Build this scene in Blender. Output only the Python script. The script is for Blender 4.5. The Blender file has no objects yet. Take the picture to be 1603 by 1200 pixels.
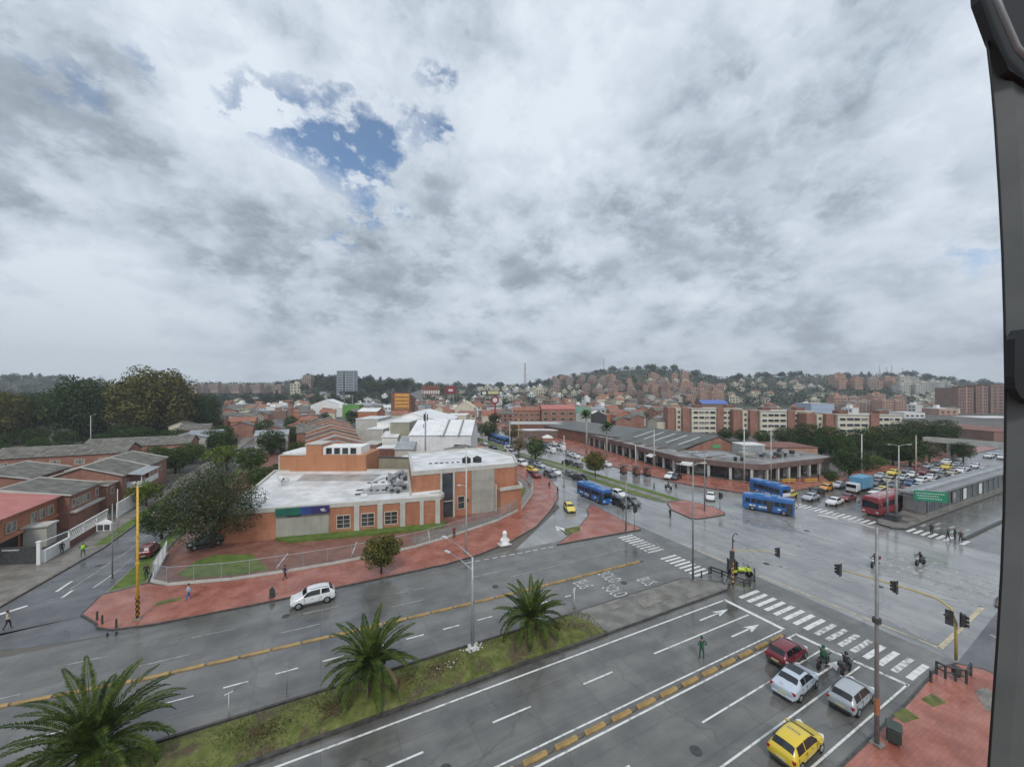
import bpy, bmesh, math, random
from mathutils import Vector, Matrix
random.seed(7)
R = math.radians
SC = bpy.context.scene
COL = SC.collection
PI = math.pi

# ------------------------------------------------------------------ camera
EYE = 22.0
cam_d = bpy.data.cameras.new('camera')
cam = bpy.data.objects.new('camera', cam_d)
COL.objects.link(cam)
cam.location = (0, 0, EYE)
cam.rotation_euler = (R(90), 0, R(-26.565))
cam_d.sensor_width = 36.0
cam_d.lens = 36.0 * 600 / 1603
cam_d.shift_y = 10.0 / 1603
cam_d.clip_start = 0.05
cam_d.clip_end = 9000
SC.camera = cam

# ------------------------------------------------------------------ view
SC.view_settings.view_transform = 'Standard'
SC.view_settings.look = 'None'
SC.view_settings.exposure = 0.32
SC.view_settings.gamma = 1.0
SC.view_settings.use_curve_mapping = False

# ------------------------------------------------------------------ sun + sky
SUN_EL, SUN_AZ = 48.0, 200.0     # azimuth measured from +Y towards +X
sun_d = bpy.data.lights.new('sun', 'SUN')
sun_d.energy = 1.45
sun_d.angle = R(12)
sun_d.color = (1.0, 0.96, 0.9)
sun = bpy.data.objects.new('sun', sun_d)
COL.objects.link(sun)
sd = Vector((math.sin(R(SUN_AZ)) * math.cos(R(SUN_EL)), math.cos(R(SUN_AZ)) * math.cos(R(SUN_EL)), math.sin(R(SUN_EL))))
sun.rotation_euler = (-sd).to_track_quat('-Z', 'Y').to_euler()

world = bpy.data.worlds.new("World")
SC.world = world
world.use_nodes = True
wt = world.node_tree
wt.nodes.clear()


class NT:
    """tiny helper to write node graphs"""
    def __init__(s, tree): s.t = tree; s.n = tree.nodes; s.l = tree.links
    def new(s, typ, **kw):
        nd = s.n.new(typ)
        for k, v in kw.items(): setattr(nd, k, v)
        return nd
    def put(s, sock, v):
        if hasattr(v, 'is_output') or isinstance(v, bpy.types.NodeSocket): s.l.new(v, sock)
        else: sock.default_value = v
    def math(s, op, a, b=0.0, c=0.0, clamp=False):
        nd = s.new('ShaderNodeMath', operation=op, use_clamp=clamp)
        s.put(nd.inputs[0], a); s.put(nd.inputs[1], b); s.put(nd.inputs[2], c)
        return nd.outputs[0]
    def vmath(s, op, a, b=(0, 0, 0), out=0):
        nd = s.new('ShaderNodeVectorMath', operation=op)
        s.put(nd.inputs[0], a); s.put(nd.inputs[1], b)
        return nd.outputs[out]
    def mix(s, fac, a, b, mode='MIX'):
        nd = s.new('ShaderNodeMix', data_type='RGBA', blend_type=mode)
        s.put(nd.inputs[0], fac); s.put(nd.inputs[6], a); s.put(nd.inputs[7], b)
        return nd.outputs[2]
    def noise(s, vec, scale, detail=6, rough=.55, dist=0.0, lac=2.0):
        nd = s.new('ShaderNodeTexNoise')
        s.put(nd.inputs['Vector'], vec)
        nd.inputs['Scale'].default_value = scale; nd.inputs['Detail'].default_value = detail
        nd.inputs['Roughness'].default_value = rough; nd.inputs['Distortion'].default_value = dist
        nd.inputs['Lacunarity'].default_value = lac
        return nd.outputs[0]
    def ramp(s, fac, pts, interp='LINEAR'):
        nd = s.new('ShaderNodeValToRGB')
        s.put(nd.inputs[0], fac)
        cr = nd.color_ramp; cr.interpolation = interp
        while len(cr.elements) < len(pts): cr.elements.new(.5)
        for e, (p, c) in zip(cr.elements, pts):
            e.position = p; e.color = (c[0], c[1], c[2], 1) if not isinstance(c, (int, float)) else (c, c, c, 1)
        return nd.outputs[0]
    def sep(s, v):
        nd = s.new('ShaderNodeSeparateXYZ'); s.put(nd.inputs[0], v); return nd.outputs
    def comb(s, x, y, z):
        nd = s.new('ShaderNodeCombineXYZ'); s.put(nd.inputs[0], x); s.put(nd.inputs[1], y); s.put(nd.inputs[2], z)
        return nd.outputs[0]


def DIR(px, py):
    """world direction that the photograph shows at a pixel (only used to aim the clouds)"""
    X, Z = (px - 801.5) / 600, (610 - py) / 600
    v = Vector((.8944 * X + .4472, -.4472 * X + .8944, Z)); v.normalize(); return v


w = NT(wt)
tc = w.new('ShaderNodeTexCoord')
dvec = tc.outputs['Generated']
sky = w.new('ShaderNodeTexSky', sky_type='NISHITA')
sky.sun_disc = False; sky.sun_elevation = R(SUN_EL); sky.sun_rotation = R(SUN_AZ)
sky.altitude = 2500; sky.air_density = 1.0; sky.dust_density = 1.5
dx, dy, dz = w.sep(dvec)[:3]
zz = w.math('ADD', w.math('MULTIPLY', w.math('MAXIMUM', dz, 0.0), .55), 0.50)
pl = w.comb(w.math('DIVIDE', dx, zz), w.math('DIVIDE', dy, zz), w.math('DIVIDE', w.math('MULTIPLY', dz, 1.55), zz))
big = w.noise(pl, 1.5, 3, .5, .0)
med = w.noise(w.vmath('ADD', pl, (3.7, 1.2, 0)), 3.4, 9, .60, .0)
fine = w.noise(w.vmath('ADD', pl, (9.1, 4.2, 0)), 9.0, 8, .62, .0)
def billow(vec, sc):
    n = w.noise(vec, sc, 5, .55); return w.math('SUBTRACT', 1.0, w.math('MULTIPLY', w.math('ABSOLUTE', w.math('SUBTRACT', n, .5)), 4.0))


wpl = w.vmath('ADD', pl, w.comb(w.math('MULTIPLY', w.math('SUBTRACT', med, .5), .35), w.math('MULTIPLY', w.math('SUBTRACT', fine, .5), .3), 0.0))
puff = w.math('ADD', w.math('MULTIPLY', billow(wpl, 1.9), .6), w.math('MULTIPLY', billow(w.vmath('ADD', wpl, (4, 7, 2)), 4.6), .4))
den = w.math('ADD', w.math('MULTIPLY', w.math('SUBTRACT', big, .5), .55), w.math('MULTIPLY', w.math('SUBTRACT', med, .5), .75))
den = w.math('ADD', den, w.math('MULTIPLY', w.math('SUBTRACT', fine, .5), .28))
den = w.math('ADD', w.math('ADD', den, w.math('MULTIPLY', w.math('SUBTRACT', puff, .55), .24)), .535)


def blob(px, py, k, amp, warp=.35):
    """soft patch round one direction of the sky"""
    d = DIR(px, py)
    wv = w.vmath('ADD', dvec, w.comb(w.math('MULTIPLY', w.math('SUBTRACT', med, .5), warp), w.math('MULTIPLY', w.math('SUBTRACT', fine, .5), warp), 0.0))
    dist = w.vmath('DISTANCE', wv, (d.x, d.y, d.z), out=1)
    e = w.math('POWER', 2.718, w.math('MULTIPLY', w.math('POWER', dist, 2.0), -k))
    return w.math('MULTIPLY', e, amp)


def total(lst):
    t = lst[0]
    for x in lst[1:]: t = w.math('ADD', t, x)
    return t


# brightness pushes: bright bands and dark bellies of the real cloud deck
lights = total([blob(330, 60, 18, .10), blob(960, 60, 10, .08), blob(660, 330, 30, .07), blob(1080, 390, 30, .08), blob(120, 455, 45, .24), blob(60, 520, 60, .12), blob(300, 560, 200, .14), blob(880, 480, 30, .08), blob(480, 500, 60, .08),
                blob(400, 230, 20, .10), blob(1450, 430, 60, .10), blob(560, 560, 160, .20), blob(690, 565, 260, .22), blob(1150, 570, 200, .24),
                blob(960, 560, 160, .10), blob(720, 230, 40, .06), blob(150, 40, 20, .06), blob(1300, 120, 8, .03), blob(350, 505, 160, .08)])
darks = total([blob(60, 230, 16, .20), blob(330, 320, 60, .07), blob(400, 400, 30, .09), blob(800, 420, 30, .10), blob(560, 450, 30, .10),
               blob(800, 100, 50, .07), blob(700, 300, 90, .05), blob(1400, 490, 20, .08), blob(1250, 250, 14, .05), blob(980, 420, 60, .06),
               blob(200, 530, 60, .05), blob(680, 400, 60, .05), blob(1200, 500, 40, .05)])
lum = w.math('SUBTRACT', w.math('ADD', den, w.math('MULTIPLY', lights, .62)), w.math('MULTIPLY', darks, .85))
cloud = w.ramp(lum, [(.30, (.21, .235, .27)), (.40, (.27, .30, .34)), (.47, (.34, .375, .42)), (.53, (.43, .47, .515)), (.60, (.515, .55, .60)), (.74, (.63, .66, .70))], 'LINEAR')
holes = total([blob(530, 200, 150, .62, .6), blob(555, 265, 300, .60, .5), blob(470, 215, 260, .5, .5), blob(560, 335, 800, .62, .35), blob(515, 375, 1500, .5, .3), blob(400, 165, 300, .38, .5), blob(625, 335, 1500, .42, .3),
               blob(650, 205, 500, .42, .4), blob(80, 130, 400, .42, .4), blob(205, 95, 700, .4, .3), blob(1520, 390, 200, .42, .4), blob(1260, 465, 900, .38, .3),
               blob(1370, 100, 400, .30, .4), blob(1140, 330, 600, .3, .4), blob(260, 225, 400, .30, .4), blob(660, 118, 900, .4, .3)])
hn = w.math('ADD', holes, w.math('MULTIPLY', w.math('SUBTRACT', fine, .5), 1.7))
hn = w.math('ADD', hn, w.math('MULTIPLY', w.math('SUBTRACT', med, .5), -1.3))
hn = w.math('MULTIPLY', hn, w.math('MINIMUM', w.math('MULTIPLY', holes, 3.0), 1.0))
hmask = w.ramp(hn, [(.20, 0.0), (.80, .88)], 'LINEAR')
hor = w.ramp(dz, [(0.0, 1.0), (.10, .55), (.24, 0.0)], 'EASE')
cloud = w.mix(w.math('MULTIPLY', hor, .40), cloud, (.50, .545, .585, 1))
cloud10 = w.mix(1.0, cloud, (9.9, 10.35, 10.8, 1), 'MULTIPLY')
blue = w.mix(1.0, sky.outputs[0], (.78, 1.15, 1.30, 1), 'MULTIPLY')
# blue sky shows through the gaps in the cloud deck
col = w.mix(hmask, cloud10, blue)
bg = w.new('ShaderNodeBackground')
w.l.new(col, bg.inputs[0]); bg.inputs[1].default_value = 0.1
wo = w.new('ShaderNodeOutputWorld')
w.l.new(bg.outputs[0], wo.inputs[0])

# ------------------------------------------------------------------ materials
MT = {}


def mat(name, c1, c2=None, scale=1.0, rough=.8, rough2=None, detail=5, lo=.38, hi=.62, stretch=(1, 1, 1), metal=0.0, spec=.5,
        bump=0.0, bscale=None, coat=0.0, island=0.0, extra=None, emit=None):
    m = bpy.data.materials.new(name); m.use_nodes = True
    t = NT(m.node_tree)
    b = m.node_tree.nodes['Principled BSDF']
    c1 = tuple(c1) + (1,)
    b.inputs['Roughness'].default_value = rough
    b.inputs['Metallic'].default_value = metal
    b.inputs['Specular IOR Level'].default_value = spec
    b.inputs['Coat Weight'].default_value = coat
    colr = None
    if c2 is not None or extra or bump:
        tcn = t.new('ShaderNodeTexCoord')
        vec = t.vmath('MULTIPLY', tcn.outputs['Object'], stretch)
    if c2 is not None:
        n = t.noise(vec, scale, detail)
        f = t.ramp(n, [(lo, 0.0), (hi, 1.0)])
        colr = t.mix(f, c1, tuple(c2) + (1,))
        if rough2 is not None:
            n2 = t.noise(t.vmath('ADD', vec, (7, 3, 1)), scale * .6, detail)
            rr = t.ramp(n2, [(.35, rough), (.65, rough2)])
            t.l.new(rr, b.inputs['Roughness'])
    if extra: colr = extra(t, colr if colr is not None else c1, vec, b)
    if island:
        g = t.new('ShaderNodeNewGeometry')
        k = t.math('ADD', t.math('MULTIPLY', g.outputs['Random Per Island'], island * 2), 1 - island)
        src = colr if colr is not None else c1
        colr = t.mix(1.0, src, t.comb(k, k, k), 'MULTIPLY')
    if colr is not None: t.put(b.inputs['Base Color'], colr)
    else: b.inputs['Base Color'].default_value = c1
    if bump:
        bn = t.new('ShaderNodeBump'); bn.inputs['Strength'].default_value = bump; bn.inputs['Distance'].default_value = .05
        t.l.new(t.noise(vec, bscale or scale * 4, 4), bn.inputs['Height']); t.l.new(bn.outputs[0], b.inputs['Normal'])
    if emit:
        b.inputs['Emission Color'].default_value = tuple(emit[:3]) + (1,); b.inputs['Emission Strength'].default_value = emit[3]
    MT[name] = m
    return m


def slabs(sx, sy, joint, jcol, var, wet=(.16, .5), along='x'):
    """cast concrete slabs: tone per slab, dark joints, wheel-worn wet streaks along the lane"""
    def f(t, c, vec, b):
        br = t.new('ShaderNodeTexBrick'); br.offset = 0.0; br.squash = 1.0
        t.put(br.inputs['Vector'], vec)
        br.inputs['Color1'].default_value = (1 - var, 1 - var, 1 - var, 1); br.inputs['Color2'].default_value = (1 + var, 1 + var, 1 + var, 1)
        br.inputs['Mortar'].default_value = tuple(jcol) + (1,)
        br.inputs['Scale'].default_value = 1; br.inputs['Mortar Size'].default_value = joint
        br.inputs['Brick Width'].default_value = sx; br.inputs['Row Height'].default_value = sy
        br.inputs['Mortar Smooth'].default_value = .3; br.inputs['Bias'].default_value = 0
        c = t.mix(1.0, c, br.outputs[0], 'MULTIPLY')
        st = (.035, .75, 1) if along == 'x' else (.75, .035, 1)
        streak = t.noise(t.vmath('MULTIPLY', vec, st), 1.0, 5, .6)
        c = t.mix(t.ramp(streak, [(.38, 0.0), (.66, .5)]), c, t.mix(1.0, c, (.55, .55, .56, 1), 'MULTIPLY'))
        pt_ = t.noise(t.vmath('MULTIPLY', vec, (.22, .5, 1) if along == 'x' else (.5, .22, 1)), 1.0, 2, .4)
        c = t.mix(t.ramp(pt_, [(.50, 0.0), (.515, .35)]), c, t.mix(1.0, c, (.74, .74, .76, 1), 'MULTIPLY'))
        vo = t.new('ShaderNodeTexVoronoi', feature='DISTANCE_TO_EDGE'); t.put(vo.inputs['Vector'], t.vmath('ADD', vec, t.comb(t.math('MULTIPLY', streak, 3.0), t.math('MULTIPLY', pt_, 3.0), 0.0))); vo.inputs['Scale'].default_value = .11
        c = t.mix(t.ramp(vo.outputs['Distance'], [(.0, .5), (.008, 0.0)]), c, t.mix(1.0, c, (.45, .45, .46, 1), 'MULTIPLY'))
        fl = t.noise(vec, 9.0, 4, .7)
        c = t.mix(t.ramp(fl, [(.45, 0.0), (.75, .25)]), c, t.mix(1.0, c, (1.35, 1.33, 1.28, 1), 'MULTIPLY'))
        pud = t.noise(t.vmath('MULTIPLY', vec, (.4, 1.0, 1) if along == 'x' else (1, .4, 1)), .22, 6, .6)
        t.l.new(t.ramp(pud, [(.36, wet[0]), (.62, wet[1])]), b.inputs['Roughness'])
        return c
    return f


def tiles(s, joint, jc, var, wet=(.2, .6)):
    def f(t, c, vec, b):
        br = t.new('ShaderNodeTexBrick'); br.offset = .5
        t.put(br.inputs['Vector'], vec)
        br.inputs['Color1'].default_value = (1 - var, 1 - var, 1 - var, 1); br.inputs['Color2'].default_value = (1 + var, 1 + var, 1 + var, 1)
        br.inputs['Mortar'].default_value = (jc, jc, jc, 1)
        br.inputs['Scale'].default_value = 1; br.inputs['Mortar Size'].default_value = joint
        br.inputs['Brick Width'].default_value = s; br.inputs['Row Height'].default_value = s * .5
        c = t.mix(1.0, c, br.outputs[0], 'MULTIPLY')
        br2 = t.noise(vec, 1.7, 5, .65)
        c = t.mix(t.ramp(br2, [(.5, 0.0), (.72, .5)]), c, t.mix(1.0, c, (.6, .56, .56, 1), 'MULTIPLY'))
        pud = t.noise(vec, .35, 6, .6)
        t.l.new(t.ramp(pud, [(.40, wet[0]), (.60, wet[1])]), b.inputs['Roughness'])
        return c
    return f


def brickwall(var=.14, bw=.5, bh=.16, jc=.8, axis=True):
    """courses follow height, whichever way the wall faces"""
    def f(t, c, vec, b):
        x, y, z = t.sep(vec)[:3]
        v2 = t.comb(t.math('ADD', x, y), z, 0.0)
        br = t.new('ShaderNodeTexBrick')
        t.put(br.inputs['Vector'], v2)
        br.inputs['Color1'].default_value = (1 - var, 1 - var, 1 - var, 1); br.inputs['Color2'].default_value = (1 + var, 1 + var, 1 + var, 1)
        br.inputs['Mortar'].default_value = (jc, jc, jc, 1); br.inputs['Scale'].default_value = 1
        br.inputs['Mortar Size'].default_value = .012; br.inputs['Brick Width'].default_value = bw; br.inputs['Row Height'].default_value = bh
        c = t.mix(1.0, c, br.outputs[0], 'MULTIPLY')
        run = t.noise(t.vmath('MULTIPLY', vec, (1.2, 1.2, .18)), 1.0, 5, .6)
        return t.mix(t.ramp(run, [(.48, 0.0), (.75, .55)]), c, t.mix(1.0, c, (.62, .58, .56, 1), 'MULTIPLY'))
    return f


def streaked(dark=.6, amt=.6):
    def f(t, c, vec, b):
        run = t.noise(t.vmath('MULTIPLY', vec, (1.5, 1.5, .12)), 1.0, 5, .65)
        return t.mix(t.ramp(run, [(.45, 0.0), (.75, amt)]), c, t.mix(1.0, c, (dark, dark, dark * .97, 1), 'MULTIPLY'))
    return f


def ribbed(period=.9, dark=.72, axis=0, grime=.5):
    """corrugated sheet with laps and rain grime"""
    def f(t, c, vec, b):
        comp = t.sep(vec)[axis]
        s = t.math('SINE', t.math('MULTIPLY', comp, 2 * PI / period))
        c = t.mix(t.ramp(s, [(.0, 0.0), (.9, .5)]), c, t.mix(1.0, c, (dark, dark, dark, 1), 'MULTIPLY'))
        g = t.noise(vec, .55, 7, .65)
        return t.mix(t.ramp(g, [(.45, 0.0), (.72, grime)]), c, t.mix(1.0, c, (.45, .43, .40, 1), 'MULTIPLY'))
    return f


mat('concrete_road', (.110, .109, .100), (.165, .162, .148), .35, rough=.4, extra=slabs(4.4, 3.05, .022, (.62, .62, .62), .11, (.07, .32)), bump=.03, bscale=14, spec=.8)
mat('cross_road', (.22, .225, .222), (.31, .31, .30), .2, rough=.35, extra=slabs(3.4, 4.6, .022, (.7, .7, .7), .07, (.05, .24), 'y'), bump=.015, bscale=12, spec=.9)
mat('asphalt', (.085, .087, .092), (.135, .137, .142), .45, rough=.4, extra=slabs(30, 30, .0, (1, 1, 1), .0, (.12, .5)), bump=.1, bscale=18, spec=.6)
mat('red_paving', (.27, .088, .058), (.38, .150, .108), .4, rough=.4, extra=tiles(.42, .015, .82, .09, (.16, .5)), spec=.5)
mat('lot_paving', (.20, .085, .06), (.27, .13, .095), .5, rough=.4, extra=tiles(.5, .02, .6, .1, (.3, .7)))
mat('grey_paving', (.15, .14, .12), (.24, .22, .19), .6, rough=.6, extra=tiles(.8, .02, .7, .08, (.3, .7)))
mat('island_concrete', (.125, .118, .105), (.215, .205, .185), .7, rough=.6, rough2=.3, bump=.1)
mat('kerb', (.13, .125, .115), (.24, .23, .21), 2.5, rough=.55)
mat('kerb_dark', (.035, .033, .030), (.075, .070, .062), 2.5, rough=.5)
mat('city_ground', (.075, .072, .065), (.12, .11, .095), .05, rough=.8)
mat('white_paint', (.36, .36, .35), (.68, .68, .66), 2.2, rough=.45, lo=.32, hi=.50, detail=8)
mat('worn_paint', (.20, .20, .195), (.62, .62, .60), 2.6, rough=.45, lo=.36, hi=.56)
mat('worn_yellow', (.36, .30, .20), (.55, .48, .33), 2.0, rough=.5)
mat('faint_paint', (.22, .22, .215), (.40, .40, .39), 1.4, rough=.45)
mat('divider_yellow', (.24, .155, .055), (.38, .25, .09), 1.6, rough=.5, island=.12)
mat('divider_dark', (.09, .075, .06), (.19, .16, .12), 4, rough=.6)
mat('grass', (.055, .085, .018), (.125, .150, .040), .8, rough=.9, detail=7)
def meadow(t, c, vec, b):
    n = t.noise(vec, .45, 7, .65)
    c = t.mix(t.ramp(n, [(.54, 0.0), (.62, .9)]), c, t.mix(t.noise(vec, 5, 5), (.045, .028, .018, 1), (.14, .105, .07, 1)))
    n2 = t.noise(t.vmath('ADD', vec, (5, 9, 0)), 2.2, 6, .7)
    return t.mix(t.ramp(n2, [(.56, 0.0), (.70, .6)]), c, (.25, .21, .13, 1))
mat('median_grass', (.075, .095, .018), (.150, .165, .045), 1.1, rough=.95, detail=8, extra=meadow, bump=.5, bscale=9)
mat('lawn', (.065, .115, .014), (.12, .17, .03), .9, rough=.9, bump=.3, bscale=12)
mat('grass_blade', (.075, .105, .022), (.17, .17, .06), .8, rough=.85, island=.4)
mat('orange_brick', (.36, .150, .082), (.45, .205, .120), .3, rough=.75, extra=brickwall(.10))
mat('orange_render', (.44, .195, .095), (.48, .22, .115), .2, rough=.8, extra=brickwall(.05))
mat('red_brick', (.27, .13, .095), (.34, .178, .132), .4, rough=.75, extra=brickwall(.14))
mat('dark_brick', (.17, .075, .055), (.23, .105, .075), .4, rough=.75, extra=brickwall(.14))
mat('salmon_brick', (.38, .225, .165), (.45, .285, .21), .2, rough=.8, extra=streaked(.7, .4))
mat('pink_brick', (.27, .19, .16), (.36, .265, .225), .2, rough=.8, extra=streaked(.7, .4))
mat('brown_brick', (.21, .125, .098), (.26, .155, .12), .2, rough=.8, extra=streaked(.75, .4))
mat('concrete', (.31, .305, .265), (.38, .375, .33), .4, rough=.8, extra=streaked(.65, .5))
mat('pale_concrete', (.44, .43, .39), (.52, .51, .47), .5, rough=.8, extra=streaked(.7, .45))
mat('olive_render', (.30, .29, .215), (.36, .35, .27), .4, rough=.85, extra=streaked(.65, .5))
mat('cream', (.55, .50, .38), (.63, .58, .46), .4, rough=.8, extra=streaked(.7, .45))
mat('white_wall', (.70, .70, .68), (.80, .80, .78), .3, rough=.7, extra=streaked(.72, .45))
mat('white_sheet', (.70, .71, .71), (.80, .80, .80), .2, rough=.5, extra=ribbed(1.2, .9, 0, .3))
mat('white_roof', (.52, .525, .525), (.74, .74, .73), .35, rough=.55, rough2=.25, detail=8)
mat('grey_roof', (.26, .265, .265), (.40, .40, .39), .35, rough=.5, rough2=.22, detail=8)
mat('fibre_roof', (.105, .100, .085), (.195, .188, .165), .7, rough=.75, extra=ribbed(1.05, .68, 0, .6))
mat('fibre_roof_y', (.105, .100, .085), (.195, .188, .165), .7, rough=.75, extra=ribbed(1.05, .68, 1, .6))
mat('tin_roof', (.26, .28, .30), (.36, .38, .40), .6, rough=.45, extra=ribbed(.8, .82, 0, .4))
mat('dark_metal_roof', (.085, .09, .085), (.13, .135, .125), .3, rough=.5, extra=ribbed(1.4, .75, 0, .4))
mat('light_sheet', (.38, .40, .38), (.46, .48, .46), 1.0, rough=.5)
mat('red_roof', (.40, .13, .11), (.46, .17, .145), .5, rough=.55, extra=ribbed(.9, .9, 1, .15))
mat('clay_roof', (.26, .10, .065), (.38, .17, .115), .8, rough=.8, extra=ribbed(.6, .7, 0, .5))
mat('fascia_brown', (.135, .092, .078), (.185, .130, .112), .4, rough=.6, extra=streaked(.7, .4))
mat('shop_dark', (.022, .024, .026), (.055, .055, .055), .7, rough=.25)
mat('glass', (.018, .022, .028), (.06, .068, .078), .5, rough=.12, spec=.8)
mat('car_glass', (.010, .013, .016), rough=.07, spec=.8)
mat('curtain_glass', (.10, .105, .105), (.30, .30, .28), .9, rough=.2, lo=.45, hi=.55)
mat('frame_white', (.62, .62, .60), rough=.6)
mat('frame_cream', (.48, .42, .34), rough=.7)
mat('galvanised', (.30, .32, .34), (.40, .42, .44), 2, rough=.45, metal=.3)
mat('pole_pale', (.48, .48, .46), (.56, .56, .53), 2, rough=.6)
mat('pole_grey', (.20, .21, .21), (.27, .28, .28), 2, rough=.5, metal=.2)
mat('pole_yellow', (.62, .36, .035), (.70, .44, .06), 3, rough=.5)
mat('signal_yellow', (.42, .32, .09), (.50, .38, .12), 3, rough=.5)
mat('black', (.016, .016, .017), rough=.5)
mat('near_black', (.035, .036, .038), (.06, .06, .062), 3, rough=.6)
mat('rubber', (.014, .014, .014), rough=.8)
mat('rim', (.36, .37, .38), rough=.3, metal=.7)
mat('sign_green', (.012, .20, .11), (.02, .235, .13), 2, rough=.4)
mat('panel_green', (.012, .105, .075), (.02, .14, .10), .6, rough=.4)
mat('panel_blue', (.02, .055, .19), (.03, .075, .24), .6, rough=.4)
mat('panel_violet', (.035, .03, .12), rough=.4)
mat('headlight', (.7, .72, .72), rough=.1)
mat('taillight', (.35, .012, .010), rough=.2)
mat('plate', (.55, .5, .25), rough=.5)
mat('bus_blue', (.018, .105, .33), (.028, .135, .40), .6, rough=.28, coat=.6)
mat('bus_red', (.26, .028, .035), (.31, .045, .05), .6, rough=.35, coat=.4)
mat('truck_blue', (.10, .27, .42), (.13, .32, .48), .6, rough=.5)
mat('tarp_white', (.66, .66, .64), rough=.6)
mat('lime', (.44, .55, .05), (.52, .62, .08), 2, rough=.4)
mat('skin', (.32, .17, .11), rough=.6)
mat('skin_dark', (.20, .10, .065), rough=.6)
mat('hair', (.012, .010, .009), rough=.6)
mat('bark', (.060, .045, .032), (.115, .09, .065), 3, rough=.9)
mat('palm_bark', (.040, .030, .020), (.12, .09, .055), 6, rough=.95)
FOL = dict(rough=.85, spec=.08)
mat('leaf_dark', (.022, .045, .013), (.055, .085, .024), .8, island=.45, **FOL)
mat('leaf_grey', (.036, .050, .020), (.085, .095, .048), .8, island=.45, **FOL)
mat('leaf_mid', (.034, .066, .015), (.070, .108, .028), .8, island=.45, **FOL)
mat('leaf_bright', (.065, .105, .016), (.115, .15, .028), .8, island=.4, **FOL)
mat('leaf_olive', (.062, .068, .018), (.13, .12, .036), .5, island=.45, **FOL)
mat('leaf_brown', (.075, .062, .028), (.13, .10, .05), .5, island=.45, **FOL)
mat('leaf_far', (.013, .027, .013), (.030, .046, .020), .02, island=.35, **FOL)
mat('palm_leaf', (.024, .048, .008), (.075, .105, .020), 1.2, rough=.6, island=.35, spec=.12)
mat('palm_dry', (.14, .10, .05), (.20, .15, .08), 2, rough=.8)
mat('hill_ground', (.028, .040, .022), (.060, .066, .038), .02, rough=.95, detail=8)
mat('window_frame_grey', (.085, .095, .093), (.11, .12, .118), 9, rough=.6)
mat('gasket', (.006, .006, .007), rough=.5)
PAINT = {}
for nm, c in dict(white=(.66, .67, .68), silver=(.40, .43, .46), pale_silver=(.50, .56, .63), grey=(.12, .125, .13), black=(.02, .021, .023), maroon=(.17, .016, .025),
                  yellow=(.72, .56, .09), taxi=(.68, .50, .035), blue=(.03, .08, .2), red=(.33, .03, .03), beige=(.35, .31, .24), orange=(.6, .27, .03)).items():
    PAINT[nm] = mat('paint_' + nm, c, rough=.28, coat=.7, metal=.15 if nm in ('silver', 'pale_silver', 'grey') else 0)


def M(x): return MT[x] if isinstance(x, str) else x


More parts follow.
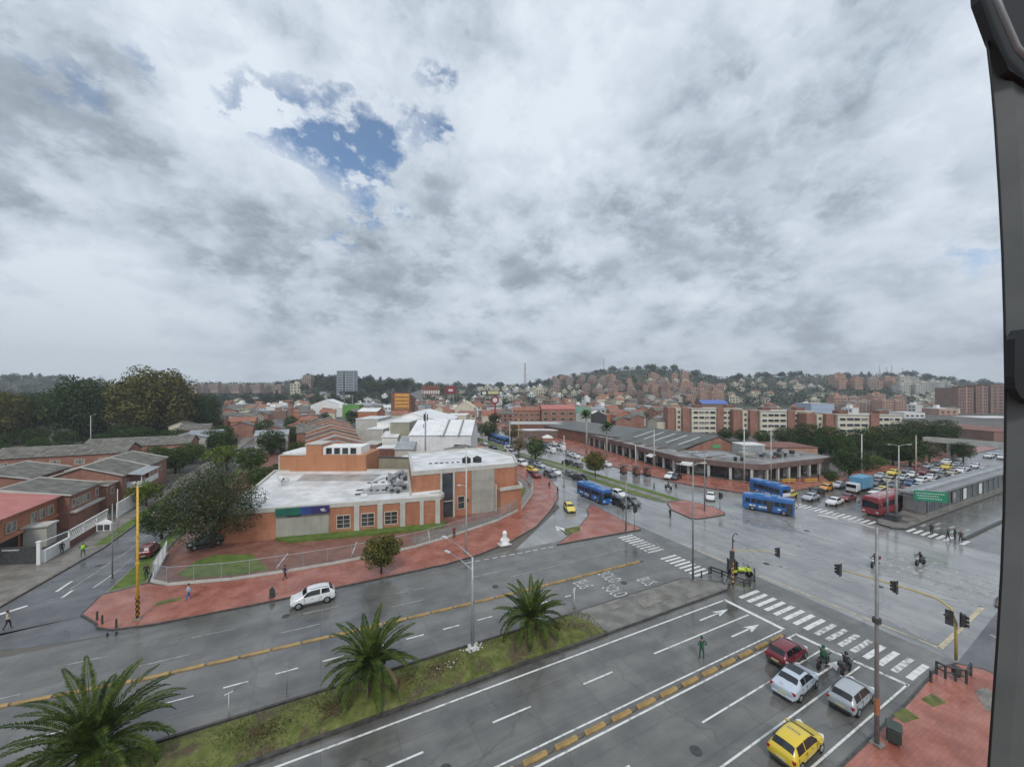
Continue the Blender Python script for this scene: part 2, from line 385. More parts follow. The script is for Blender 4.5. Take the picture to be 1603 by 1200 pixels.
# ------------------------------------------------------------------ mesh helpers
class MB:
    def __init__(s): s.v = []; s.f = []; s.m = []
    def add(s, vs, fs, mi=0):
        o = len(s.v); s.v.extend([tuple(p) for p in vs]); s.f.extend([tuple(i + o for i in f) for f in fs]); s.m.extend([mi] * len(fs)); return s
    def box(s, x0, y0, z0, x1, y1, z1, mi=0):
        v = [(x0, y0, z0), (x1, y0, z0), (x1, y1, z0), (x0, y1, z0), (x0, y0, z1), (x1, y0, z1), (x1, y1, z1), (x0, y1, z1)]
        return s.add(v, [(3, 2, 1, 0), (4, 5, 6, 7), (0, 1, 5, 4), (1, 2, 6, 5), (2, 3, 7, 6), (3, 0, 4, 7)], mi)
    def rbox(s, cx, cy, cz, lx, ly, lz, rz=0, mi=0, rx=0, ry=0):
        mt = Matrix.Rotation(rz, 3, 'Z') @ Matrix.Rotation(ry, 3, 'Y') @ Matrix.Rotation(rx, 3, 'X')
        v = []
        for a, b, c in ((-1, -1, -1), (1, -1, -1), (1, 1, -1), (-1, 1, -1), (-1, -1, 1), (1, -1, 1), (1, 1, 1), (-1, 1, 1)):
            p = mt @ Vector((a * lx / 2, b * ly / 2, c * lz / 2)); v.append((p.x + cx, p.y + cy, p.z + cz))
        return s.add(v, [(3, 2, 1, 0), (4, 5, 6, 7), (0, 1, 5, 4), (1, 2, 6, 5), (2, 3, 7, 6), (3, 0, 4, 7)], mi)
    def bbox(s, x0, y0, z0, x1, y1, z1, r=.03, mi=0):
        """box with chamfered edges"""
        r = min(r, (x1 - x0) * .45, (y1 - y0) * .45, (z1 - z0) * .45)
        rings = []
        for z, k in ((z0, r), (z0 + r, 0), (z1 - r, 0), (z1, r)):
            a, b, c, d = x0 + k, y0 + k, x1 - k, y1 - k
            rings.append([(a + r, b, z), (c - r, b, z), (c, b + r, z), (c, d - r, z), (c - r, d, z), (a + r, d, z), (a, d - r, z), (a, b + r, z)])
        vs = [p for g in rings for p in g]; fs = []
        for i in range(3):
            for j in range(8):
                fs.append((i * 8 + j, i * 8 + (j + 1) % 8, i * 8 + 8 + (j + 1) % 8, i * 8 + 8 + j))
        fs.append(tuple(range(7, -1, -1))); fs.append(tuple(range(24, 32)))
        return s.add(vs, fs, mi)
    def prism(s, poly, z0, z1, mi=0, mtop=None):
        n = len(poly)
        a = sum(poly[i][0] * poly[(i + 1) % n][1] - poly[(i + 1) % n][0] * poly[i][1] for i in range(n))
        if a < 0: poly = poly[::-1]
        v = [(p[0], p[1], z0) for p in poly] + [(p[0], p[1], z1) for p in poly]
        s.add(v, [(i, (i + 1) % n, n + (i + 1) % n, n + i) for i in range(n)] + [tuple(range(n - 1, -1, -1))], mi)
        o = len(s.v) - 2 * n
        s.f.append(tuple(o + n + i for i in range(n))); s.m.append(mi if mtop is None else mtop)
        return s
    def sheet(s, poly, z, mi=0):
        n = len(poly)
        a = sum(poly[i][0] * poly[(i + 1) % n][1] - poly[(i + 1) % n][0] * poly[i][1] for i in range(n))
        if a < 0: poly = poly[::-1]
        return s.add([(p[0], p[1], z) for p in poly], [tuple(range(n))], mi)
    def cyl(s, p0, p1, r0, r1=None, n=10, mi=0, caps=True):
        r1 = r0 if r1 is None else r1
        p0 = Vector(p0); p1 = Vector(p1); d = (p1 - p0)
        if d.length < 1e-6: return s
        d.normalize(); a = d.orthogonal().normalized(); b = d.cross(a)
        v = []
        for p, r in ((p0, r0), (p1, r1)):
            for i in range(n):
                t = 2 * PI * i / n; q = p + a * (math.cos(t) * r) + b * (math.sin(t) * r); v.append(tuple(q))
        f = [(i, (i + 1) % n, n + (i + 1) % n, n + i) for i in range(n)]
        if caps: f += [tuple(range(n - 1, -1, -1)), tuple(range(n, 2 * n))]
        return s.add(v, f, mi)
    def tube(s, pts, r, n=8, mi=0):
        pts = [Vector(p) for p in pts]
        rs = r if isinstance(r, (list, tuple)) else [r] * len(pts)
        v = []; N = len(pts); prev = None
        for k, p in enumerate(pts):
            d = (pts[min(k + 1, N - 1)] - pts[max(k - 1, 0)]).normalized()
            a = d.orthogonal().normalized() if prev is None else (prev - d * prev.dot(d)).normalized()
            prev = a; b = d.cross(a)
            for i in range(n):
                t = 2 * PI * i / n; v.append(tuple(p + a * (math.cos(t) * rs[k]) + b * (math.sin(t) * rs[k])))
        f = []
        for k in range(N - 1):
            for i in range(n): f.append((k * n + i, k * n + (i + 1) % n, (k + 1) * n + (i + 1) % n, (k + 1) * n + i))
        f += [tuple(range(n - 1, -1, -1)), tuple(range((N - 1) * n, N * n))]
        return s.add(v, f, mi)
    def ball(s, c, rx, ry=None, rz=None, nu=10, nv=6, mi=0):
        ry = rx if ry is None else ry; rz = rx if rz is None else rz
        v = [(c[0], c[1], c[2] - rz)]
        for j in range(1, nv):
            ph = -PI / 2 + PI * j / nv
            for i in range(nu):
                t = 2 * PI * i / nu; v.append((c[0] + rx * math.cos(ph) * math.cos(t), c[1] + ry * math.cos(ph) * math.sin(t), c[2] + rz * math.sin(ph)))
        v.append((c[0], c[1], c[2] + rz)); f = []
        for i in range(nu): f.append((0, 1 + (i + 1) % nu, 1 + i))
        for j in range(nv - 2):
            for i in range(nu):
                a = 1 + j * nu; f.append((a + i, a + (i + 1) % nu, a + nu + (i + 1) % nu, a + nu + i))
        a = 1 + (nv - 2) * nu
        for i in range(nu): f.append((a + i, a + (i + 1) % nu, len(v) - 1))
        return s.add(v, f, mi)
    def lathe(s, prof, n=16, c=(0, 0, 0), mi=0):
        """prof: list of (r, z)"""
        v = []
        for r, z in prof:
            for i in range(n):
                t = 2 * PI * i / n; v.append((c[0] + r * math.cos(t), c[1] + r * math.sin(t), c[2] + z))
        f = []
        for k in range(len(prof) - 1):
            for i in range(n): f.append((k * n + i, k * n + (i + 1) % n, (k + 1) * n + (i + 1) % n, (k + 1) * n + i))
        f += [tuple(range(n - 1, -1, -1)), tuple(range((len(prof) - 1) * n, len(prof) * n))]
        return s.add(v, f, mi)
    def move(s, x=0, y=0, z=0, rz=0, sc=1.0):
        c, k = math.cos(rz), math.sin(rz)
        s.v = [((p[0] * c - p[1] * k) * sc + x, (p[0] * k + p[1] * c) * sc + y, p[2] * sc + z) for p in s.v]
        return s
    def mesh(s, name, mats, smooth=False, origin=None):
        me = bpy.data.meshes.new(name)
        vs = s.v if origin is None else [(p[0] - origin[0], p[1] - origin[1], p[2] - origin[2]) for p in s.v]
        me.from_pydata(vs, [], s.f)
        if not isinstance(mats, (list, tuple)): mats = [mats]
        for q in mats: me.materials.append(M(q))
        if len(mats) > 1: me.polygons.foreach_set('material_index', s.m)
        if smooth: me.polygons.foreach_set('use_smooth', [True] * len(s.f))
        me.update()
        return me


def subdivided(me, levels=1):
    o = bpy.data.objects.new('tmp', me); COL.objects.link(o); q = o.modifiers.new('s', 'SUBSURF'); q.levels = levels; q.render_levels = levels
    dg = bpy.context.evaluated_depsgraph_get(); dg.update(); r = bpy.data.meshes.new_from_object(o.evaluated_get(dg)); bpy.data.objects.remove(o)
    r.polygons.foreach_set('use_smooth', [True] * len(r.polygons)); return r


def link(name, me, parent=None, loc=None):
    o = bpy.data.objects.new(name, me); COL.objects.link(o)
    if parent is not None: o.parent = parent
    if loc is not None: o.location = loc
    return o


def part(name, mb, mats, parent, smooth=False, label=None):
    """mesh in the parent's local coordinates"""
    o = link(name, mb.mesh(name, mats, smooth), parent)
    if label: o['label'] = label
    return o


def wpart(name, mb, mats, parent, smooth=False, label=None):
    """mesh written in world coordinates under a thing at parent's location (no rotation)"""
    org = list(parent.location)
    p = parent.parent
    while p is not None:
        org = [a + b for a, b in zip(org, p.location)]; p = p.parent
    o = link(name, mb.mesh(name, mats, smooth, org), parent)
    if label: o['label'] = label
    return o


def tag(o, label, cat, group=None):
    o['label'] = label; o['category'] = cat
    if group: o['group'] = group
    return o


def thing(name, label, cat, loc=(0, 0, 0), rz=0, group=None):
    o = bpy.data.objects.new(name, None); COL.objects.link(o)
    o.empty_display_size = .3
    o.location = loc; o.rotation_euler = (0, 0, rz)
    return tag(o, label, cat, group)


def single(name, mb, mats, label, cat, loc=(0, 0, 0), rz=0, group=None, smooth=False):
    o = link(name, mb.mesh(name, mats, smooth)); o.location = loc; o.rotation_euler = (0, 0, rz)
    return tag(o, label, cat, group)


def struct(name, mb, mats, smooth=False):
    o = link(name, mb.mesh(name, mats, smooth)); o['kind'] = 'structure'; return o


KIDS = {}


def dup(root, loc, rz=0, label=None, group=None, sc=None, deep=True):
    r = root.copy(); COL.objects.link(r); r.location = loc; r.rotation_euler = (0, 0, rz)
    if sc: r.scale = (sc, sc, sc) if isinstance(sc, (int, float)) else sc
    if label: r['label'] = label
    if group: r['group'] = group
    if deep:
        if root.name not in KIDS: KIDS[root.name] = [(c, list(c.children)) for c in root.children]
        for ch, gs in KIDS[root.name]:
            c = ch.copy(); COL.objects.link(c); c.parent = r
            for g in gs:
                d = g.copy(); COL.objects.link(d); d.parent = c
    return r


def W(px, py, z=0.0):
    """ground point (or point at height z) of the place seen at a pixel of the photograph"""
    D = (EYE - z) * 600.0 / (py - 610.0); X = (px - 801.5) / 600 * D
    return (.8944 * X + .4472 * D, -.4472 * X + .8944 * D)


def Q(px, D):
    X = (px - 801.5) / 600 * D
    return (.8944 * X + .4472 * D, -.4472 * X + .8944 * D)


def Zat(py, D): return EYE - (py - 610) * D / 600


def Q3(px, py, D):
    a = Q(px, D); return (a[0], a[1], Zat(py, D))


FACE = R(-26.565)      # yaw of things that look back at the camera's plane

# ================================================================== SETTING
FWD = Vector((.4472, .8944)); RGT = Vector((.8944, -.4472))


def ip(x, pts):
    if x <= pts[0][0]: return pts[0][1]
    for (a, b), (c, d) in zip(pts, pts[1:]):
        if x <= c: return b + (d - b) * (x - a) / (c - a)
    return pts[-1][1]


def ss(t): t = max(0, min(1, t)); return t * t * (3 - 2 * t)


RIDGE = [(-700, 598), (-100, 600), (0, 596), (60, 594), (150, 602), (200, 606), (290, 606), (330, 603), (430, 602), (470, 598), (500, 594), (600, 598), (660, 605), (720, 606), (800, 607),
         (850, 600), (880, 592), (930, 586), (1000, 581), (1060, 581), (1090, 588), (1130, 595), (1180, 594), (1240, 592), (1300, 592), (1360, 590), (1420, 590), (1470, 595),
         (1520, 601), (1600, 604), (1800, 604), (2400, 600)]


def hill_z(u, v):
    p = Vector((u, v)); D = p.dot(FWD); X = p.dot(RGT)
    if D < 300: return -1.0
    px = 801.5 + 600 * X / D
    zr = EYE + (610 - ip(px, RIDGE)) * 900 / 600
    s0 = ip(px, [(0, 420), (350, 420), (700, 430), (830, 380), (1000, 360), (1100, 360), (1250, 420), (1450, 420), (1600, 500)])
    t = (D - s0) / (900 - s0)
    z = -1 + (zr + 1) * ss(t) if D < 900 else zr * (1 - .25 * ss((D - 900) / 900))
    if D > s0:
        z += (2.2 * math.sin(u * .021 + 1) + 2.0 * math.sin(v * .017 + u * .013)) * min(1, t) * (1 if D < 900 else 0.5)
    return z


mb = MB()
S = 2600
mb.add([(-S, -S, 0), (S, -S, 0), (S, S, 0), (-S, S, 0)], [(0, 1, 2, 3)])
struct('ground', mb, 'city_ground')

mb = MB()
NA, ND = 150, 46
for j in range(ND):
    D = 320 + (1900 - 320) * (j / (ND - 1)) ** 1.35
    for i in range(NA):
        px = -900 + i * (3500) / (NA - 1)
        u, v = Q(px, D); mb.v.append((u, v, hill_z(u, v)))
for j in range(ND - 1):
    for i in range(NA - 1):
        a = j * NA + i; mb.f.append((a, a + 1, a + NA + 1, a + NA)); mb.m.append(0)
struct('hills', mb, 'hill_ground', True)

# roads: sheets 4 mm above one another
mb = MB(); mb.sheet([(-160, 7), (46, 7), (46, 46.9), (-160, 46.9)], .004)
mb.sheet([(81, -6), (700, -6), (700, 46.5), (81, 46.5)], .004)
struct('avenue', mb, 'concrete_road')
mb = MB()
mb.sheet([(46, -60), (81, -60), (81, 49), (75.5, 60), (74.5, 88), (81, 115), (84, 135), (95, 420), (58, 420), (57, 150), (51, 90), (40, 60), (24, 47), (16, 46.9), (46, 46.9)], .008)
struct('cross_street', mb, 'cross_road')
mb = MB()
mb.sheet([(-46, 50), (-29.2, 50), (-26.9, 47.8), (-24.4, 48.3), (-22, 47.7), (-20.1, 47.4), (-17.5, 47.0), (-15.1, 46.3), (-15.5, 50), (-20.8, 52), (-20.8, 330), (-26.7, 330), (-26.7, 73), (-28.9, 56), (-46, 48)], .012)
mb.sheet([(46, -30), (70, -30), (62, 12.6), (46, 11.6)], .012)
struct('side_street', mb, 'asphalt')


def arc(cx, cy, r, a0, a1, n=8):
    return [(cx + r * math.cos(R(a0 + (a1 - a0) * i / n)), cy + r * math.sin(R(a0 + (a1 - a0) * i / n))) for i in range(n + 1)]


def offset_poly(poly, d):
    n = len(poly)
    a = sum(poly[i][0] * poly[(i + 1) % n][1] - poly[(i + 1) % n][0] * poly[i][1] for i in range(n))
    if a < 0: poly = poly[::-1]
    out = []
    for i in range(n):
        p0 = Vector(poly[i - 1]); p1 = Vector(poly[i]); p2 = Vector(poly[(i + 1) % n])
        d1 = (p1 - p0).normalized(); d2 = (p2 - p1).normalized()
        n1 = Vector((-d1.y, d1.x)); n2 = Vector((-d2.y, d2.x))
        m = (n1 + n2)
        m = m / max(.5, m.dot(n1)) if m.length > .01 else n1
        q = p1 + m * d
        out.append((q.x, q.y))
    return poly, out


def pavement(name, poly, material, z=.13, kerb='kerb_dark', kw=.16):
    """raised pavement: kerb ring 4 mm proud, paving inside it"""
    outer, inner = offset_poly(poly, kw)
    mb = MB(); mb.prism(inner, .016, z)
    struct(name, mb, material)
    mk = MB(); n = len(outer)
    zt = z + .004
    vs = [(p[0], p[1], 0.0) for p in outer] + [(p[0], p[1], zt) for p in outer] + [(p[0], p[1], zt) for p in inner] + [(p[0], p[1], .0) for p in inner]
    fs = []
    for i in range(n):
        j = (i + 1) % n
        fs += [(i, j, n + j, n + i), (n + i, n + j, 2 * n + j, 2 * n + i), (2 * n + i, 2 * n + j, 3 * n + j, 3 * n + i)]
    mk.add(vs, fs)
    struct('kerb', mk, kerb)


KERB_SOUTH = [(-18.9, 49.6), (-18.4, 48.6), (-17.0, 47.6), (-14, 47.0), (-6, 46.7), (6, 46.7), (14.2, 46.8), (18.8, 47.5), (24.5, 49.5), (31, 53.2), (37.3, 59), (43, 65), (47.2, 71.4), (50, 79), (52, 90), (54.5, 105), (58, 150), (60, 200)]
SITE = [(-15.2, 55.6), (-9.2, 53.9), (-3.5, 53.3), (1.3, 53.1), (7.5, 53.2), (11.8, 53.7), (16.8, 55.0), (26.7, 58.5), (33, 62.2), (39.4, 69.5), (42.5, 74.6), (44.6, 81), (46, 90), (49, 110), (51, 150)]
pavement('red_pavement', KERB_SOUTH + [(51, 200)] + SITE[::-1] + [(-17.4, 57.3), (-21, 56.2), (-20.9, 52.2)], 'red_paving')
# verge beside the side street and the plot behind the fence
pavement('grass_verge', [(-20.75, 56.5), (-17.6, 57.6), (-18.4, 62), (-18.9, 70), (-18.9, 330), (-20.75, 330)], 'lawn', .12, 'kerb')
mb = MB(); mb.prism([(-17.2, 57.5), (-15.3, 55.9)] + [(a, b + .25) for a, b in SITE[1:]] + [(51, 200), (-18.6, 200), (-18.5, 66)], .0, .12)
struct('parking_lot', mb, 'lot_paving')
mb = MB(); mb.sheet([(-15.2, 58.5), (-13.6, 56.6), (-9, 55.2), (-5.6, 55.0), (-8.2, 61.2), (-12.5, 63.2), (-14.2, 62)], .124)
mb.sheet([(34.2, 66.5), (37.6, 69.6), (40.8, 75.2), (41.8, 80), (36.4, 82.5), (34, 82)], .124)
struct('lawn', mb, 'lawn')
mb = MB(); mb.prism([(-5.9, 65.2), (-3.8, 63.2), (8.5, 60.6), (17.1, 59.0), (18.7, 61.5), (17.6, 61.2), (1.3, 64.8), (-5.8, 65.8)], .12, .42)
struct('planting_strip', mb, 'lawn')
mb = MB(); mb.sheet([(17.2, 58.9), (27.5, 61.0), (33.2, 64.0), (34.4, 66.3), (37.8, 69.5), (40.9, 75.1), (42.2, 82), (44.0, 82), (43.8, 79.5), (41.9, 75.1), (38.8, 69.9), (32.6, 62.8), (26.4, 59.2), (16.8, 55.7), (12, 54.5), (12, 57.5)], .121)
struct('footpath', mb, 'grey_paving')
# left of the side street
pavement('grey_pavement', [(-29.0, 57.0), (-26.85, 73), (-26.85, 330), (-31.1, 330), (-31.2, 70), (-37, 72.4), (-60, 72.4), (-60, 50.2), (-29.6, 50.2)], 'grey_paving', .12)
mb = MB(); mb.sheet([(-33, 59), (-30.2, 60), (-29.6, 56.6), (-30.6, 51), (-34, 51)], .128); mb.sheet([(-28.6, 74.5), (-27.1, 74.5), (-27.1, 110), (-28.6, 110)], .128)
struct('grass_patch', mb, 'lawn')
# avenue median: grass, then bare concrete nose
MED = [(-160, 27.0), (23.2, 27.0), (21.2, 31.0), (-160, 31.9)]
mb = MB()
NX, NY = 300, 14
for j in range(NY + 1):
    for i in range(NX + 1):
        t = j / NY; u = -50 + i * (73 - t * 1.8) / NX; v = 27.15 + t * ((30.9 + max(0, -u) * .012) - 27.15)
        h = .13 + .38 * math.sin(PI * t) ** .8 + .05 * math.sin(u * 1.3 + v) * math.sin(PI * t) + random.uniform(-.03, .03) * math.sin(PI * t)
        mb.v.append((u, v, h))
for j in range(NY):
    for i in range(NX):
        a = j * (NX + 1) + i; mb.f.append((a, a + 1, a + NX + 2, a + NX + 1)); mb.m.append(0)
struct('median_lawn', mb, 'median_grass', True)
mb = MB(); mb.box(-50, 26.9, 0, 23.1, 27.15, .20); mb.prism([(-50, 31.55), (21.3, 30.95), (21.3, 31.15), (-50, 31.75)], 0, .15)
struct('kerb', mb, 'kerb_dark')
pavement('concrete_island', [(23.2, 26.95), (40.0, 27.0), (41.2, 27.6), (40.6, 28.6), (37.6, 31.1), (21.3, 31.1)], 'island_concrete', .15)
mb = MB()
for (a, b, c, d, z) in ((29, 28.4, 33.5, 30.2, .02), (26, 29.6, 28, 30.6, .015), (34.5, 27.6, 36.5, 28.4, .02)): mb.sheet([(a, b), (c, b + .2), (c - .4, d), (a + .3, d - .2)], .154 + z)
struct('concrete_patch', mb, 'grey_paving')
pavement('triangle_island', [(29.8, 45.7), (37, 45.3), (44.9, 44.7), (45.5, 45.3), (45.3, 47.2), (46.0, 54.4), (46.3, 58.8), (43.6, 56.6), (41.9, 54.0), (36.1, 49.4), (32, 47)], 'red_paving', .14)
pavement('corner_island', [(57.4, 49.7), (56.5, 45.0), (57.2, 44.2), (58.6, 43.8), (63.6, 43.5), (64.6, 44.2), (65.8, 47), (64.9, 53.0), (60, 53)], 'red_paving', .14)
# grass median of the street to the north, with its path
pavement('street_median', [(60, 53.6), (64.6, 53.2), (64.6, 92), (62.4, 117), (63.8, 153), (67, 180), (72, 300), (66, 300), (61, 180), (58.6, 153), (58.8, 105), (59.2, 89), (58.6, 60)], 'lawn', .14, 'kerb')
mb = MB(); mb.sheet([(60.7, 53.9), (62.6, 53.9), (62.4, 92), (61, 117), (60.8, 153), (60.0, 153), (59.8, 117), (60.7, 92)], .148)
struct('footpath', mb, 'grey_paving')
# pavement before the mall and along the far avenue
pavement('red_pavement', [(80.7, 49.4), (84, 46.9), (300, 46.9), (300, 52), (121, 52), (93, 54), (90, 57.5), (84, 71), (88, 88), (93, 112), (97, 130), (110, 260), (92, 260), (84, 135), (81, 115), (75.2, 88), (75, 75), (75.4, 63)], 'red_paving')
# near corner, bottom right of the photograph
pavement('red_pavement', [(-60, 11.4), (25, 11.4), (37, 11.7), (43.6, 12.1), (45.6, 11.6), (46.6, 10.4), (46.4, -30), (-60, -30)], 'red_paving')
pavement('corner_island', [(61.2, 12.9), (63.5, 13.3), (75, 12.6), (75, -5), (66, -5), (61.4, 8)], 'red_paving', .14)
# station platform strip across the junction
pavement('station_island', [(80.9, 27.3), (82.6, 26.2), (340, 26.4), (340, 30.6), (84, 30.4), (81.6, 29.4)], 'island_concrete', .2)
mb = MB(); mb.box(84.5, 20.5, 0, 340, 20.85, .22); struct('kerb', mb, 'kerb_dark')

for i, (u, v) in enumerate(((6.5, 21.6), (27.5, 14.2), (-3, 43.2), (17.5, 39.2), (50.5, 29), (56, 20), (68, 33), (-24.8, 66), (20.5, 15.9), (31, 33.4))):
    o = single('manhole_cover', MB().cyl((0, 0, -.05), (0, 0, .006), .36, n=18), 'near_black', 'round dark manhole cover ' + ('in the near carriageway', 'near the silver hatchback', 'ahead of the white suv', 'beyond the far divider', 'at the left of the junction', 'near the yellow box corner', 'in the middle of the junction', 'in the side street', 'in the lane behind the sunroof car', 'beside the road lettering')[i], 'manhole cover', (u, v, .018))
# ------------------------------------------------------------------ painted markings
wp = MB(); wo_ = MB(); fp = MB(); yl = MB()
zM = .020


def line(mb, x0, y0, x1, y1, wdt=.13, z=zM):
    d = Vector((x1 - x0, y1 - y0)).normalized(); n = Vector((-d.y, d.x)) * wdt / 2
    mb.sheet([(x0 + n.x, y0 + n.y), (x1 + n.x, y1 + n.y), (x1 - n.x, y1 - n.y), (x0 - n.x, y0 - n.y)], z)


def dashes(mb, x0, y0, x1, y1, on, off, wdt=.13, z=zM, ph=0):
    L = math.hypot(x1 - x0, y1 - y0); s = ph
    while s < L:
        e = min(L, s + on); a, b = s / L, e / L
        line(mb, x0 + (x1 - x0) * a, y0 + (y1 - y0) * a, x0 + (x1 - x0) * b, y0 + (y1 - y0) * b, wdt, z); s += on + off


line(wp, -40, 26.35, 37.9, 25.95, .16)
line(wp, 24.9, 23.3, 37.5, 23.2, .15)
for a, b in ((17.6, 20.4), (10.2, 13.1), (3.3, 5.6), (-3.6, -1.2), (-10, -7.5)): line(wp, a, 23.25, b, 23.25, .15)
line(wp, -8, 20.45, 38.0, 20.35, .13); line(wp, -8, 19.3, 38.2, 19.45, .15)
line(wp, 22.6, 17.05, 37.8, 17.3, .13)
for a, b in ((13.6, 16.2), (7, 9.5)): line(wp, a, 17.0, b, 17.0, .13)
line(wp, 12, 14.35, 38.4, 14.9, .13); line(wp, 10, 11.9, 39.2, 12.4, .13)
line(wp, 37.9, 26.05, 38.1, 20.3, .42); line(wp, 38.3, 19.5, 38.5, 17.4, .36); line(wo_, 38.5, 17.4, 39.2, 12.3, .34)


def arrow(mb, x, y, L=3.4):
    mb.sheet([(x, y - .08), (x + L * .62, y - .08), (x + L * .62, y + .08), (x, y + .08)], zM)
    mb.sheet([(x + L * .55, y - .42), (x + L, y), (x + L * .55, y + .42), (x + L * .64, y)], zM + .001)


arrow(wp, 32.4, 24.7, 4.2); arrow(wp, 32.8, 21.8, 4.0); arrow(wp, 34.0, 15.9, 3.9)
k = 0
v = 25.7
rnd = random.Random(3)
while v > 12.3:                                   # near zebra crossing
    tgt = wp if (v > 20.5 or v < 13 or rnd.random() < .35) else wo_
    tgt.sheet([(39.7 + (25.7 - v) * .03, v), (42.9 + (25.7 - v) * .03, v), (42.9 + (25.7 - v) * .03, v - .42), (39.7 + (25.7 - v) * .03, v - .42)], zM)
    v -= .86
for i in range(19):                                # zebra across the far carriageway
    v = 44.0 - i * .72
    if 36.3 < v < 37.6: continue
    (wo_ if 38 < v < 41.5 else wp).sheet([(39.6, v), (42.4, v), (42.4, v - .36), (39.6, v - .36)], zM)
for i in range(19):
    v = 45.6 - i * .85
    (wp if i % 4 else wo_).sheet([(80.2, v), (83.0, v), (83.0, v - .42), (80.2, v - .42)], zM)
for i in range(8):
    v = 26.0 - i * .8
    if i != 6: wp.sheet([(81.4, v), (84.4, v), (84.4, v - .45), (81.4, v - .45)], zM)
for i in range(7): (fp).sheet([(86.6 + (i % 2) * 3, 26 - i * .8), (88.6 + (i % 2) * 3, 26 - i * .8), (88.6 + (i % 2) * 3, 25.6 - i * .8), (86.6 + (i % 2) * 3, 25.6 - i * .8)], zM)
# yellow junction box
line(yl, 46.2, 36.4, 47.2, 12.9, .26); line(yl, 47.2, 12.9, 60.0, 13.4, .34); line(fp, 60.0, 13.4, 60.6, 43, .2)
line(fp, 46.3, 36, 60, 13.5, .2); line(fp, 53.5, 36.2, 47.6, 13.4, .18); line(fp, 50, 36, 60, 24, .16); line(fp, 57.5, 43, 60.3, 30, .14)
line(fp, 46.3, 35.9, 62, 37.8, .12)
dashes(fp, 63.0, 43.0, 62.4, 13.5, .55, .75, .3); dashes(fp, 64.6, 43.4, 64.0, 13.5, .55, .75, .3); dashes(fp, 70, 40, 68, 12, .5, 1.3, .25)
line(fp, 66.5, 44, 66, 12, .14); line(fp, 74, 44.5, 78, 28, .14); line(fp, 60.6, 43.2, 81, 29.5, .12)
dashes(fp, 61.8, 12.5, 61.0, 3, .28, .5, .9); dashes(fp, 53.6, 11.2, 62, 8.8, .28, .5, .9)
for i in range(6):
    for j in range(9): fp.sheet([(62 + i * 1.5, 13.8 + j * 1.1), (62.8 + i * 1.5, 13.8 + j * 1.1), (62.8 + i * 1.5, 14.15 + j * 1.1), (62 + i * 1.5, 14.15 + j * 1.1)], zM - .002)
# far carriageway
dashes(wp, -40, 35.9, 24, 33.9, 1.55, 1.75, .15, ph=.6)
line(fp, -40, 31.75, 21.5, 31.3, .12)
dashes(fp, -45, 44.2, 20, 42.2, 3.2, 5.5, .12); dashes(fp, -45, 41.2, 16, 40.0, 3.2, 6.5, .12, ph=3)
dashes(wp, 16.5, 46.15, 29.4, 45.5, .75, .45, .15)
line(fp, 20, 40.4, 38, 40.4, .1)
line(fp, 29.6, 45.5, 35.6, 49.4, .12); line(wp, 43.6, 64.6, 44.3, 57.2, .01)
line(fp, 40.4, 62.6, 43.4, 57.3, .2); line(fp, 41.2, 66, 45.4, 60.5, .18)
wp.sheet([(33.4, 47.8), (33.8, 47.6), (33.9, 50.3), (33.1, 50.5), (34.0, 52.4), (34.9, 50.2), (34.3, 50.3)], zM)
# side street
line(fp, -24.7, 59.6, -23.4, 71, .14); line(fp, -23.4, 71, -23.3, 110, .12)
wp.sheet([(-25.9, 59.6), (-25.6, 59.6), (-25.45, 62.1), (-25.7, 62.1)], zM); wp.sheet([(-24.6, 57.6), (-24.35, 57.6), (-24.2, 59.2), (-24.45, 59.2)], zM)
wp.sheet([(-28.9, 55.9), (-26.8, 57.2), (-26.6, 56.9), (-28.6, 55.4)], zM); line(wp, -22.6, 58.9, -22.1, 62.6, .12); line(fp, -22.1, 62.6, -21.9, 74, .1)
# parking bays
for x in (-4.8, 3.8, 14.2): line(wo_, x, 55.2, x + .9, 59.4, .14, .127)
struct('white_marking', wp, 'white_paint'); struct('worn_marking', wo_, 'worn_paint'); struct('faded_marking', fp, 'faint_paint'); struct('yellow_box_marking', yl, 'worn_yellow')


def text_mesh(txt, size=1.0, ext=.0, spacing=1.0):
    cu = bpy.data.curves.new('lettering', 'FONT'); cu.body = txt; cu.size = size; cu.extrude = ext; cu.align_x = 'CENTER'; cu.align_y = 'CENTER'; cu.space_character = spacing
    cu.resolution_u = 2
    o = bpy.data.objects.new('lettering', cu); COL.objects.link(o)
    dg = bpy.context.evaluated_depsgraph_get(); dg.update()
    me = bpy.data.meshes.new_from_object(o.evaluated_get(dg)); bpy.data.objects.remove(o)
    return me


def lettering(name, txt, size, ext, mt, parent, loc, rot, sc=(1, 1, 1)):
    me = text_mesh(txt, size, ext)
    T = Matrix.LocRotScale(Vector(loc), rot, Vector(sc)); me.transform(T)
    me.materials.clear(); me.materials.append(M(mt))
    o = link(name, me, parent); return o


from mathutils import Euler
for (txt, px, py, mt) in (('SOLO', 962, 925, 'worn_paint'), ('BUS', 1012, 910, 'worn_paint'), ('SOLO', 955, 904, 'worn_paint'), ('BUS', 916, 918, 'worn_paint')):
    u, v = W(px, py)
    v = 32.5 if v < 33.9 else 35.2
    o = lettering('road_lettering', txt, 1.0, 0, mt, None, (u, v, zM + .002), Euler((0, 0, R(-90))), (.95, 2.7, 1))
    o['kind'] = 'structure'

